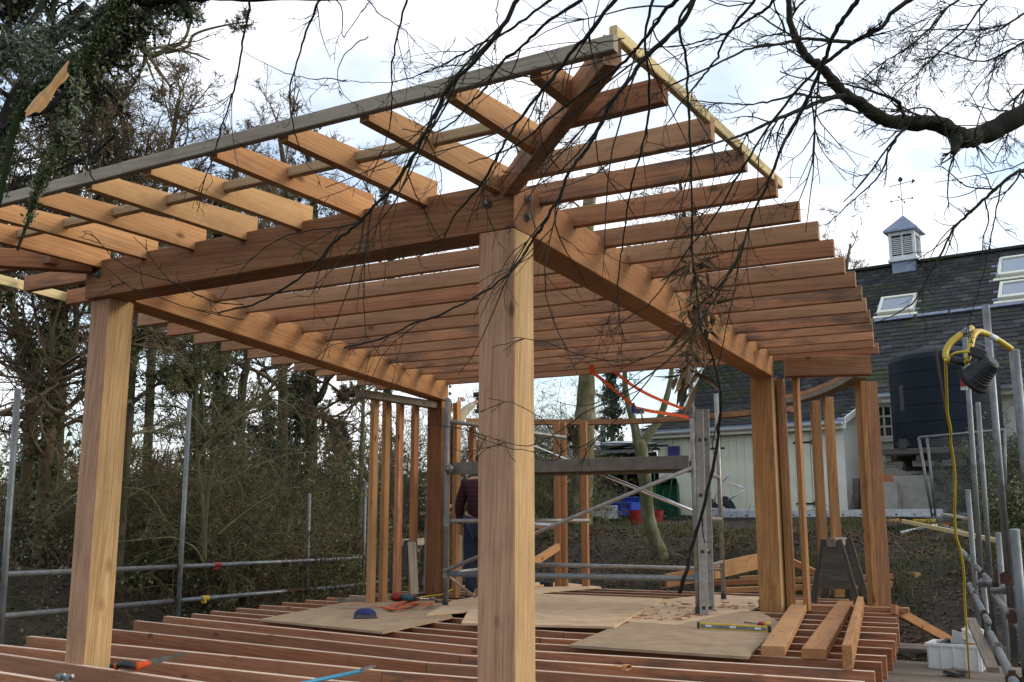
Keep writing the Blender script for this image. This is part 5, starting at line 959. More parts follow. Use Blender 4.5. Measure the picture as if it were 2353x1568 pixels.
# orange strap heap
def ribbon(name, pts, w, mat, parent=None, n=None):
    pts = [np.array(p) for p in smooth_pts(pts, 4)]; V = []
    for i, p in enumerate(pts):
        d = unit(pts[min(i + 1, len(pts) - 1)] - pts[max(i - 1, 0)]); s = np.cross(d, n if n is not None else [0, 0, 1.]); s = s / (np.linalg.norm(s) + 1e-6); V += [p - s * w / 2, p + s * w / 2]
    V2 = V + [p + np.cross(unit(V[1] - V[0]), unit(pts[1] - pts[0])) * .003 for p in V]; m = len(V); F = []
    for i in range(len(pts) - 1): k = 2 * i; F += [(k, k + 1, k + 3, k + 2), (m + k + 2, m + k + 3, m + k + 1, m + k), (k, k + 2, m + k + 2, m + k), (k + 1, m + k + 1, m + k + 3, k + 3)]
    mb = MB(); mb.add(V2, F); return mb.build(name, mat, parent)
T = tool('ratchet_strap', 'tangled orange strap lying loose on the left plywood', 'strap', PZ(920, 1396, .03))
ribbon('strap', [PZ(x, y, .04 + .02 * math.sin(k * 2.1)) for k, (x, y) in enumerate(((780, 1392), (830, 1390), (880, 1396), (905, 1402), (930, 1393), (960, 1388), (990, 1386), (975, 1392), (930, 1398), (895, 1399), (915, 1388), (940, 1381), (955, 1384), (935, 1390), (900, 1390)))], .045, 'orange', T)
tag(tube('cable', smooth_pts([PZ(940, 1378, .03), PZ(985, 1370, .03), PZ(1015, 1366, .05), PZ(1045, 1352, .1), PZ(1075, 1345, .06), PZ(1092, 1340, .03)], 4), .008, 'yellow_cable', n=6), 'thin yellow cable trailing past the scaffold tower foot to the person', 'cable')
# mallet, level, screwdriver, chips
z8 = .05; a, b = PZ(1212, 1350, z8), PZ(1248, 1346, z8); T = tool('mallet', 'black headed mallet with a pale handle on the rear plywood piece', 'mallet', b); tube('handle', [a, b], .014, 'fir_bright', T, 8); tube('grip', [a, lerp(a, b, .35)], .017, 'orange', T, 8); d = np.cross(unit(b - a), [0, 0, 1]); q = PZ(1256, 1343, z8); tube('head', [q - d * .08, q + d * .08], .042, 'rubber', T, 12)
a, b = PZ(1606, 1438, .04), PZ(1768, 1447, .04); T = tool('spirit_level', 'yellow spirit level lying on the front plywood', 'spirit level', a); beam('body', a, b, .024, .05, 'yellow', T)
dv = unit(b - a); dn = np.cross(dv, [0, 0, 1]); beam('side_web', a + dn * .0125 + dv * .02, b + dn * .0125 - dv * .02, .004, .026, 'galv', T)
for t in (.15, .5, .85): box('vial', lerp(a, b, t) + dn * .0135 + [0, 0, .004], (.05, .006, .014), 'green_leaf' if 0 else 'white', T, math.atan2(dv[1], dv[0]))
for q in (a, b): box('end_cap', q, (.02, .03, .056), 'black', T, math.atan2(dv[1], dv[0]))
a, b, e = PZ(1710, 1430, .03), PZ(1742, 1434, .03), PZ(1770, 1434, .03); T = tool('screwdriver', 'screwdriver with a red and yellow handle on the front plywood', 'screwdriver', b); tube('shaft', [a, b], .006, 'galv', T, 6); tube('handle', [b, lerp(b, e, .15), lerp(b, e, .5)], [.012, .02, .018], 'red', T, 10); tube('handle_end', [lerp(b, e, .5), lerp(b, e, .9), e], [.019, .02, .014], 'yellow', T, 10)
g = np.random.default_rng(4); mb = MB()
for k in range(130):
    x, y = g.uniform(1460, 1735), g.uniform(1383, 1426); 
    if y > 1428 - max(0, (x - 1560)) * .2: continue
    p = PZ(x, y, .024); s = g.uniform(.008, .035); mb.box(p, (s * g.uniform(1, 3), s * .7, s * .3), Matrix.Rotation(g.uniform(0, 3), 4, 'Z') @ Matrix.Rotation(g.normal(0, .4), 4, 'X'))
o = mb.build('wood_chips', 'fir_red'); o['kind'] = 'stuff'; o['label'] = 'reddish wood chips and shavings on the plywood'; o['category'] = 'shavings'
tag(box('offcut', PZ(1752, 1382, .04), (.09, .05, .035), 'fir_bright', None, .1), 'little square offcut on the plywood left of the right rear post', 'offcut'); tag(ribbon('wood_curl', [PZ(1418, 1530, .01), PZ(1428, 1534, .04), PZ(1440, 1528, .05), PZ(1446, 1535, .02), PZ(1434, 1542, .03)], .03, 'fir_bright'), 'curled wood shaving caught on the front floor joist right of the centre post', 'shaving')
# ratchet strap pulled from the rear joist to the back plate
T = tool('tie_strap', 'taut orange strap running from the rear roof joist down to the curved back plate', 'strap', PD(1360, 840, 11))
n_ = np.cross(unit(PD(1570, 950, 12.6) - PD(1360, 842, 10.6)), unit(ray(1450, 900)))
def strap(p, w=.036): ribbon('webbing', p, w, 'orange', T, unit(np.array(ray(1450, 900))))
strap([PD(1359, 838, 10.3), PD(1361, 854, 10.3), PD(1362, 858, 10.3)], .055); strap([PD(1362, 856, 10.35), PD(1400, 886, 10.9), PD(1440, 920, 11.5), PD(1462, 938, 11.8)]); strap([PD(1462, 938, 11.8), PD(1500, 946, 12), PD(1560, 955, 12.4), PD(1590, 962, 12.6)], .04); strap([PD(1410, 852, 10.6), PD(1450, 884, 11.2), PD(1500, 912, 11.8), PD(1570, 940, 12.4)])
box('ratchet', PD(1470, 945, 11.8), (.1, .05, .06), 'galv', T, .2); tube('lever', [PD(1472, 945, 11.75), PD(1478, 968, 11.75)], .01, 'galv', T, 6)
tag(box('blue_tag', PD(1455, 938, 11.7), (.04, .03, .12), 'blue', None, .3), 'bright blue tag hanging at the strap ratchet', 'tag')

# ------------------------------------------------------------------ things by the house
gh = lambda x, y, v: (lambda p: H0 + HU * p[0] + HV * p[1] + np.array([0, 0, p[2]]))(hv(x, y, v))
# rainwater tank on its timber and block stand
ct = hv(2178, 1040, .9); ru = abs(hv(2304, 1000, .9)[0] - hv(2052, 1000, .9)[0]) / 2; zt, zb = hv(2120, 822, .9)[2], hv(2120, 1036, .9)[2]; tc_ = np.array([ct[0], 1.0, 0])
wp = H0 + HU * tc_[0] + HV * tc_[1]; TK = thing('water_tank', 'big dark blue plastic water tank with hoop ribs standing on a timber stand', 'tank', wp + [0, 0, zb]); hgt = zt - zb; pr = [(ru * .94, 0), (ru, .03)]
for k in range(5): z0_ = hgt * (.09 + .175 * k); pr += [(ru, z0_ - .012), (ru * .992, z0_ - .006), (ru * .992, z0_ + .006), (ru, z0_ + .012)]
pr += [(ru, hgt * .93), (ru * .96, hgt * .98), (ru * .80, hgt * 1.03), (ru * .3, hgt * 1.10), (ru * .02, hgt * 1.11)]
mb = MB(); mb.lathe(pr, (0, 0, 0), 96); put('tank_body', mesh_from('tank_body', mb.V, mb.F, 'tank'), TK, Matrix.Translation(v3(wp + [0, 0, zb])))
mb = MB(); mb.lathe([(.3, 0), (.3, .1), (.26, .14)], (0, 0, 0), 20); put('lid', mesh_from('lid', mb.V, mb.F, 'tank'), TK, Matrix.Translation(v3(wp + [.5, -.2, zb + hgt * 1.04])))
mb = MB(); q = PD(2149, 808, depth(wp)); mb.box(q, (.2, .1, .16)); mb.build('vent_cap', 'galv_pale', TK)
for (x, y, w, h) in ((2072, 916, .06, .55), (2074, 1022, .16, .22)): q = PD(x, y, depth(wp) - ru * .93); box('moulded_panel', q, (w, .06, h), 'black', TK, HA + .6)
scn_ = thing('added_dark_boards', 'added dark board screen filling the gap behind the wire mesh panel', 'screen', wp + [0, 0, HZ])  # planks added to make the gap behind the mesh and tank stand dark
for k in range(16): put('plank', beam_mesh(zb - HZ - .25 - .03 * (k % 3), .235, .03, 'old_wood', .004), scn_, Matrix.Translation(v3(wp + HU * (-ru + .1 + .25 * k) + HV * (ru * .5) + [0, 0, HZ])) @ frame((0, 0, 0), (0, 0, 1), (0, -1, 0)))
sg = thing('tank_stand', 'rough stand of sleepers on concrete blocks under the blue tank', 'stand', wp + [0, 0, HZ])
for k in range(5): y = -ru + k * ru / 2; put('sleeper', beam_mesh(ru * 2.1, .2, .12, 'old_wood'), sg, Matrix.Translation(v3(wp + HV * y + [0, 0, zb - .07])) @ Matrix.Rotation(HA, 4, 'Z') @ Matrix.Translation((-ru * 1.05, 0, 0)))
for k, (x, h_) in enumerate(((-.98, 2), (-.35, 1), (.35, 1), (.98, 2))):
    put('cross_beam', beam_mesh(ru * 2, .12, .14, 'board_grey'), sg, Matrix.Translation(v3(wp + HU * x * ru * .9 + HV * (-ru) + [0, 0, zb - .205])) @ Matrix.Rotation(HA + math.pi / 2, 4, 'Z'))
hs_ = zb - .28 - HZ; nb = 4
for x in (-.92, -.3, .3, .92):
    for y in (-.85, .8):
        for k in range(nb): o = put('block', beam_mesh(.44, .22, hs_ / nb - .012, 'concrete', .01), sg, Matrix.Translation(v3(wp + HU * x * ru * .9 + HV * y * ru + [0, 0, HZ + hs_ / nb * (k + .5)])) @ Matrix.Rotation(HA + rnd.uniform(-.05, .05), 4, 'Z') @ Matrix.Translation((-.22, 0, 0)))
def gtag(o, l, c, g=None): return tag(o, l, c, g)
# terracotta pot, slabs, gas bottles
p = gh(2046, 1118, -.7); p[2] = 0; zz = gh(2046, 1118, -.7)[2]; mb = MB(); mb.lathe([(.14, .0), (.17, .0), (.24, .36), (.27, .37), (.27, .44), (.22, .44)], p + [0, 0, zz - .2], 18, Matrix.Rotation(R(180), 4, 'X') @ Matrix.Translation((0, 0, -.44))); gtag(mb.build('terracotta_pot', 'terracotta', None, False), 'upturned terracotta pot on the blocks left of the tank stand', 'pot')
scr = (('stone_slab', 'upright pale stone slab below the terracotta pot', 2045, 1150, -.95, (.34, .08, .72), 'stone'), ('stone_slab', 'narrow yellowish slab edge beside the pale stone slab', 2063, 1162, -.9, (.14, .1, .55), 'batten'), ('wall_slab', 'wide grey concrete slab under the tank stand', 2092, 1145, -.8, (.85, .1, .85), 'concrete'))
for n_1, l, x, y, v, s, m in scr: q = gh(x, y, v); tag(box(n_1, (q[0], q[1], HZ + s[2] / 2 - .05), s, m, None, HA), l, 'slab')
tag(box('stone_block', PD(2045, 1090, 22.4) + [0, 0, -.2], (.3, .3, .3), 'concrete', None, HA), 'rough block carrying the terracotta pot', 'block')
for k, (x, h_) in enumerate(((1957, .42), (1966, .8), (1980, .7))):
    q = gh(x, 1150, -.25); tag(tube('old_post', [(q[0], q[1], HZ - .1), (q[0] + (.09 if k == 0 else .02), q[1] + .1, HZ + h_)], .1 - .02 * k, 'old_wood', None, 8), ('short grey post end leaning on the flank wall', 'tallest dark post end leaning on the flank wall', 'dark post end on the right against the flank wall')[k], 'post', 'old posts leaning on the flank wall')
# galvanised mesh cage panels before the tank
CG_ = thing('mesh_panel', 'galvanised frame with dark wire mesh before the tank stand', 'mesh panel', gh(2190, 1170, -1.6))
vm = -1.6; A_, B_, C_, D_ = gh(2111, 1006, vm), gh(2308, 988, vm), gh(2312, 1168, vm), gh(2143, 1192, vm)
for a, b in ((A_, B_), (D_, C_), (A_, D_), (B_, C_), (gh(2130, 1007, vm), gh(2150, 1188, vm))): tube('frame_tube', [a, b], .028, 'galv_pale', CG_, 8)
mb = MB(); m = 34
for k in range(1, m): 
    t = k / m; mb.box  # wires
wires = [(lerp(gh(2130, 1007, vm), B_, k / 40), lerp(gh(2150, 1188, vm), C_, k / 40)) for k in range(1, 40)] + [(lerp(gh(2130, 1007, vm), gh(2150, 1188, vm), k / 34), lerp(B_, C_, k / 34)) for k in range(1, 34)]
P0 = np.array([w[0] for w in wires]) - A_; P1 = np.array([w[1] for w in wires]) - A_; o = put('wire_mesh', segs_mesh('wire_mesh', P0, P1, np.full(len(wires), .0022), np.full(len(wires), .0022), 4, 'galv'), CG_, Matrix.Translation(v3(A_))); o['kind'] = 'stuff'
tag(beam('loose_board', gh(2140, 1196, -1.8), gh(2265, 1176, -1.8), .03, .1, 'galv_pale'), 'grey rail lying at the foot of the mesh panel', 'rail')
tag(tube('red_pole', [PD(2150, 800, depth(wp) - ru - .4), PD(2188, 1056, depth(wp) - ru - .4)], .022, 'rust', None, 8), 'thin rusty pole standing slightly tilted before the blue tank', 'pole')
# ladder lying on edge before the doors
LL = thing('long_ladder', 'long aluminium ladder lying on its edge on the ground before the cream doors', 'ladder', gh(1900, 1190, -1.5)); a, b = gh(1630, 1189, -1.5), gh(2168, 1189, -1.6); z0_ = ((a + b) / 2)[2]
z0_ = max(z0_, float(gz(*((a + b) / 2)[:2])) + .12); a[2] = b[2] = z0_; beam('stile', a, b, .04, .15, 'alu_bright', LL); beam('stile', a + HV * .02 + [0, 0, .12], b + HV * .4 + [0, 0, -.09], .04, .05, 'alu_bright', LL)
for k in range(14): q = lerp(a, b, (k + .5) / 14); box('rung_socket', q - HV * .0205 + [0, 0, -.03], (.035, .006, .035), 'black', LL, HA, .001)
for k in range(13): q = lerp(a, b, (k + .5) / 14); tube('rung', [q + HV * .02, q + HV * .38 + [0, 0, .0]], .016, 'alu', LL, 6)
tag(beam('sleeper', gh(1640, 1206, -1.7), gh(2190, 1206, -1.8), .2, .12, 'old_wood'), 'long dark timber on the ground under the lying ladder', 'timber')
for k, (xa, ya, xb, yb, m, lb) in enumerate(((2170, 1182, 2240, 1196, 'batten', 'pale board beside the end of the lying ladder'), (2180, 1196, 2250, 1204, 'board_grey', 'grey board below the pale one at the end of the lying ladder'))): tag(beam('loose_board', gh(xa, ya, -2.), gh(xb, yb, -2.2), .25, .04, m), lb, 'board')
tag(beam('long_batten', PD(2074, 1198, 16), PD(2298, 1244, 13.0), .035, .06, 'batten_pale'), 'long pale batten lying on a slant across the bank top at the right', 'batten')
def onground(p, h): p = np.array(p, float); p[2] = max(p[2], float(gz(p[0], p[1])) + h * .8); return p
# bits lying on the bank at the right
for n_1, lb, ct_, xa, ya, xb, yb, d, r_, m in (('tube', 'white plastic tube lying lowest among the things on the bank top', 'tube', 2072, 1252, 2155, 1246, 15.5, .03, 'white'), ('tube', 'pale metal tube pointing right on the bank top', 'tube', 2155, 1240, 2222, 1234, 15.6, .03, 'galv_pale'), ('bar', 'long black bar lying on the bank top', 'bar', 2038, 1230, 2155, 1242, 16, .05, 'black'), ('timber', 'short orange timber end at the left on the bank top', 'timber', 2038, 1234, 2068, 1224, 16.2, .06, 'fir_gold'), ('tube', 'thin pale strip behind the yellow tool on the bank top', 'strip', 2080, 1228, 2110, 1222, 16.6, .05, 'white')):
    tag(tube(n_1, [onground(PD(xa, ya, d), r_), onground(PD(xb, yb, d), r_)], r_, m, None, 8), lb, ct_)
q = onground(PD(2126, 1226, 16.3), .08); tag(box('yellow_tool_case', q, (.34, .16, .13), 'yellow', None, .2), 'yellow tool case lying on the bank top', 'tool case'); q = onground(PD(2155, 1227, 16.2), .06); tag(box('orange_tool_case', q, (.36, .16, .1), 'orange', None, -.1), 'orange tool case right of the yellow one on the bank top', 'tool case')
# barrow, trolley, crates, bucket, shed
zg = lambda x, y: float(gz(x, y))
q = gh(1536, 1150, -.6); T = thing('wheelbarrow', 'dark green wheelbarrow tipped up against the cream doors', 'wheelbarrow', q); mb = MB(); w_, h_ = .36, .52; c = np.array([q[0], q[1], q[2]])
prof = [(-w_, -h_), (w_, -h_), (w_ * .9, h_), (-w_ * .9, h_)]; V = [c + HU * x * s + HV * v + [0, 0, z * s] for s, v in ((1, -.2), (.72, .12)) for x, z in prof]; mb.add(V, [(4, 5, 6, 7), (0, 1, 5, 4), (1, 2, 6, 5), (2, 3, 7, 6), (3, 0, 4, 7)]); mb.add([p + HV * .012 - HU * 0 for p in V], [(7, 6, 5, 4), (4, 5, 1, 0), (5, 6, 2, 1), (6, 7, 3, 2), (7, 4, 0, 3)]); mb.build('tray', 'green', T)
for s in (-1, 1): tube('handle', smooth_pts([c + HU * s * .12 + HV * -.22 + [0, 0, -.35], c + HU * s * .2 + HV * -.3 + [0, 0, .2], c + HU * s * .28 + HV * -.15 + [0, 0, .85]], 3), .017, 'green', T, 8)
mb = MB(); mb.lathe([(.1, -.04), (.17, -.04), (.19, -.02), (.19, .02), (.17, .04), (.1, .04)], c + HV * -.36 + [0, 0, -.38], 18, Matrix.Rotation(R(90), 4, 'Y')); mb.build('wheel', 'rubber', T); tube('axle', [c + HV * -.36 - HU * .1 + [0, 0, -.38], c + HV * -.36 + HU * .1 + [0, 0, -.38]], .015, 'galv', T, 8)
q = gh(1655, 1160, -.5); T = thing('hand_trolley', 'white framed hand trolley with black tyred wheels before the left cream door', 'trolley', q)
for s in (-.22, .22): mb = MB(); mb.lathe([(.13, -.04), (.2, -.045), (.225, -.02), (.225, .02), (.2, .045), (.13, .04)], q + HU * s + [0, 0, 0], 20, Matrix.Rotation(HA, 4, 'Z') @ Matrix.Rotation(R(58), 4, 'Y')); w__ = mb.build('wheel', 'rubber', T); mb = MB(); mb.lathe([(.12, -.03), (.12, .03)], q + HU * s, 12, Matrix.Rotation(HA, 4, 'Z') @ Matrix.Rotation(R(58), 4, 'Y')); mb.build('rim', 'galv_pale', w__)
for a, b in (((-.2, 0), (.1, .55)), ((.1, .55), (.62, .38)), ((.2, .1), (.66, .32)), ((.62, .38), (.45, .45)), ((.1, .55), (.36, .75))): tube('frame_tube', [q + HU * a[0] + [0, 0, a[1]], q + HU * b[0] - HV * .1 + [0, 0, b[1]]], .02, 'white', T, 8)
def crate(x, y, d, s, mat, label, grp='crates and tubs on the ground by the shed', rz=0.):
    c = PD(x, y, d); c[2] = zg(c[0], c[1]) + .15; T = thing('crate', label, 'crate', c, grp); mw = Matrix.Translation(v3(c)) @ Matrix.Rotation(HA + rz, 4, 'Z'); L_, W_, H_ = s; t = .02
    for sy in (-1, 1): put('side_panel', beam_mesh(L_, t, H_, mat), T, mw @ Matrix.Translation((-L_ / 2, sy * (W_ - t) / 2, H_ / 2)))
    for sx in (-1, 1): put('end_panel', beam_mesh(t, W_ - 2 * t - .004, H_, mat), T, mw @ Matrix.Translation((sx * (L_ - t) / 2 - t / 2, 0, H_ / 2)))
    put('base_panel', beam_mesh(L_ - 2 * t - .01, W_ - 2 * t - .01, t, mat), T, mw @ Matrix.Translation((-L_ / 2 + t + .005, 0, t / 2)))
    for sx in (-1, 1): put('hand_hole', beam_mesh(.12, .01, .04, 'black', .002), T, mw @ Matrix.Translation((sx * L_ * .22 - .06, -W_ / 2 - .001, H_ * .7)))
    for k in range(5): put('rib', beam_mesh(H_ - .02, .02, .015, mat, .002), T, mw @ Matrix.Translation((-L_ * .45 + L_ * .225 * k, -W_ / 2 - .008, .01)) @ frame((0, 0, 0), (0, 0, 1), (0, -1, 0)))
    put('rim', beam_mesh(L_ + .03, .03, .03, mat), T, mw @ Matrix.Translation((-L_ / 2 - .015, -W_ / 2 - .006, H_ - .02)))
crate(1336, 1186, 22.0, (.58, .4, .26), 'white', 'left white crate on the ground between the rear studs'); crate(1398, 1187, 21.6, (.66, .42, .28), 'white', 'right white crate on the ground next to the blue crate'); crate(1438, 1184, 21.4, (.5, .4, .28), 'blue', 'blue crate on the ground left of the mossy tree'); crate(1307, 1186, 22.4, (.2, .3, .2), 'blue', 'small blue crate end on the far left of the row of crates'); crate(1460, 1176, 22.2, (.45, .35, .42), 'blue', 'higher blue crate standing behind the other blue crate')
pa, pb = PD(1290, 1190, 22.0), PD(1475, 1190, 21.6); PT = thing('pallet', 'weathered timber pallet under the row of crates by the shed', 'pallet', (pa + pb) / 2); pz_ = max(zg(*pa[:2]), zg(*pb[:2]), zg(*((pa + pb) / 2)[:2]))
for k in range(4): o_ = HV * (-.3 + .22 * k); beam('slat', at(pa + o_, pz_ + .10), at(pb + o_, pz_ + .10), .17, .03, 'board_grey', PT)
for k in range(4): q = lerp(pa, pb, (k + .3) / 3.6); beam('bearer', at(q - HV * .4, pz_ + .03), at(q + HV * .45, pz_ + .03), .08, .1, 'old_wood', PT)
for x, lb in ((1463, 'red bucket left of the mossy tree foot'), (1508, 'dark red bucket just right of the mossy tree foot')):
    c = PD(x, 1190, 20.6); c[2] = zg(c[0], c[1]); T = thing('bucket', lb, 'bucket', c, 'red buckets by the mossy tree'); mb = MB(); mb.lathe([(.11, 0), (.15, .3), (.155, .31), (.14, .305), (.11, .02)], c, 18); mb.build('bucket_body', 'red', T, False); tube('bail', smooth_pts([c + [-.15, 0, .3], c + [-.12, -.08, .2], c + [.12, -.08, .2], c + [.15, 0, .3]], 4), .006, 'galv', T, 6)
for k, (x, y, d, s, m) in enumerate(((1248, 1176, 20.5, (.32, .25, .1), 'white'), (1272, 1180, 20.8, (.3, .2, .07), 'white'))): q = PD(x, y, d); q[2] = zg(q[0], q[1]) + s[2]; bag('plastic_sack', ('crumpled white sack left of the rear double stud', 'small white sack close to the rear double stud')[k], q, s, m, 20 + k)
tag(beam('long_board', PD(1222, 1212, 17.5), PD(1285, 1214, 17.5), .15, .05, 'fir_gold'), 'orange board on the ground left of the rear double stud', 'board')
# open-fronted log shed
sh0, sh1 = gh(1352, 1150, .2), gh(1518, 1150, .2); SHD = thing('log_shed', 'low dark timber lean-to shed with a bowed felt roof left of the house', 'shed', (sh0 + sh1) / 2); sh0[2] = sh1[2] = zg(*sh0[:2]) - .05
zr_ = gh(1400, 1042, .2)[2]; zl = gh(1400, 1092, .2)[2]; L_ = float(np.linalg.norm(sh1 - sh0)); dsh = unit(sh1 - sh0)
for k in range(int(L_ / .115)): a = sh0 + dsh * (.06 + k * .115); put('wall_plank', beam_mesh(zr_ - zl - .02, .108, .022, 'old_wood'), SHD, Matrix.Translation(v3(at(a, zl) + HV * (-.02 + .004 * (k % 2)))) @ frame((0, 0, 0), (0, 0, 1), (HV[0] * -1, HV[1] * -1, 0)))
for t in (0.0, .52, 1.0): a = lerp(sh0, sh1, t); put('corner_post', beam_mesh(zr_ - a[2], .1, .1, 'old_wood'), SHD, Matrix.Translation(v3(a + HV * .06)) @ frame((0, 0, 0), (0, 0, 1), (0, -1, 0)))
for q in (sh0, sh1): mb = MB(); mb.box(at((q + HV * 1.1), (zr_ + sh0[2]) / 2), (.05, 2.0, zr_ - sh0[2]), Matrix.Rotation(HA, 4, 'Z')); mb.build('side_wall', 'old_wood', SHD)
mb = MB(); mb.box(at((sh0 + sh1) / 2 + HV * 2.1, (zr_ + sh0[2]) / 2), (L_, .05, zr_ - sh0[2]), Matrix.Rotation(HA, 4, 'Z')); mb.build('rear_wall', 'old_wood', SHD)
mb = MB(); mb.box(at((sh0 + sh1) / 2 + HV * .95, zr_ + .2), (L_ + .3, 2.6, .05), Matrix.Rotation(HA, 4, 'Z') @ Matrix.Rotation(R(8), 4, 'X')); mb.build('felt_roof', 'black', SHD)
beam('gutter', at(sh0, zr_ + .0) - HV * .36 - HU * .1, at(sh1, zr_ + .0) - HV * .36, .09, .07, 'galv_pale', SHD)
for k in range(7): a = lerp(sh0, sh1, .12 + .12 * k) + HV * .9; tube('stored_log', [at(a, a[2] + .25 + .1 * (k % 3)), at(a + HV * .9, a[2] + .25 + .1 * (k % 3))], .13, 'bark', SHD, 10)
q = gh(1385, 995, 1.3); tag(tube('flue_pipe', [at(q, zr_ + .1), at(q, gh(1385, 980, 1.3)[2])], .075, 'galv', None, 12), 'grey metal flue pipe rising over the shed roof', 'flue pipe')
for k, (x, y, v, s, m) in enumerate(((1358, 1032, .1, (.3, .2, .1), 'white'), (1430, 1026, .5, (.8, .4, .08), 'white'), (1500, 1030, .1, (.4, .3, .14), 'white'))): q = gh(x, y, v); q[2] = zr_ + .24; bag('plastic_sheet', ('crumpled white plastic on the left end of the shed roof', 'flat pale plastic sheet spread on the middle of the shed roof', 'crumpled plastic at the right end of the shed roof by the doors')[k], q, s, m, 30 + k)
q = gh(1548, 1044, -.15); tag(box('blue_grid', q, (.3, .05, .4), 'lead' if 0 else 'indigo', None, HA + .1), 'dark blue chequered panel hung beside the cream door above the platform', 'panel')

# ------------------------------------------------------------------ branches overhanging in the foreground
def z2(*a): return [(778.2 + .33857 * x, .33857 * y) for x, y in a]
def z3(*a): return [(1556.4 + .33857 * x, .33857 * y) for x, y in a]
def z1(*a): return [(.33857 * x, .33857 * y) for x, y in a]
def spray(name, label, stems, seed, mat='bark_dark', group=None, per_m=7, ratio=.55, lmax=.6, lv=(4, 2), ang=.6, up=-.05, nside=7, rmin=.0011, thin=.002, t0=.05, wand=.09):
    """stems: (picture points, depth start, depth end, radius start px, radius end px)"""
    gr = Grow(seed); lines = []; tl = []; first = None; T = None
    for pts, da, db, ra, rb in stems:
        n = len(pts); W_ = np.array(smooth_pts([PD(x, y, da + (db - da) * k / (n - 1)) for k, (x, y) in enumerate(pts)], 5)); dd = np.linspace(da, db, len(W_)); rad = np.linspace(ra, rb, len(W_)) * dd / FPX
        tl.append((W_, rad))
        if pts[0][1] < -5 or pts[0][0] > 2360:      # the branch goes on beyond the picture towards its tree
            e_ = unit(W_[0] - W_[2]); ext = [W_[0] + e_ * s_ + np.array([.10 * s_ * s_, 0, .10 * s_ * s_]) for s_ in (1.6, 1.1, .55)]; W_ = np.vstack([ext, W_]); dd = np.r_[[dd[0]] * 3, dd]; rad = np.r_[rad[0] * 1.35, rad[0] * 1.25, rad[0] * 1.1, rad]
        g = np.random.default_rng(seed + len(lines)); W_[1:-1] += g.normal(0, .0016, (len(W_) - 2, 3)); rad = rad * (1 + .07 * g.normal(size=len(rad)))
        if T is None: T = thing(name, label, 'branch', W_[0], group); first = W_[0]
        tube('stem' if not lines else 'side_stem', W_, rad, mat, T, nside); lines.append((W_, rad))
    P, D, L_, R_ = gr.children(tl, per_m, ang, ratio, .6, t0, .08, lmax, up); R_ = np.clip(R_, thin, .006)
    p, r = gr.level(P, D, L_, R_, 7, wand, -.02, .45)
    for k, m in enumerate(lv): q = gr.shoots(p, r, m, .7, (.42, .45, .5)[k], .7, .1, -.03, .02); p, r = gr.level(*q, (4, 2, 2)[k], .14, -.01, .55)
    o = put('twigs', gr.mesh('twigs', mat, rmin, .02, first), T, Matrix.Translation(v3(first))); o['kind'] = 'stuff'; return T
BG = 'bare twigs drooping in front of the frame'
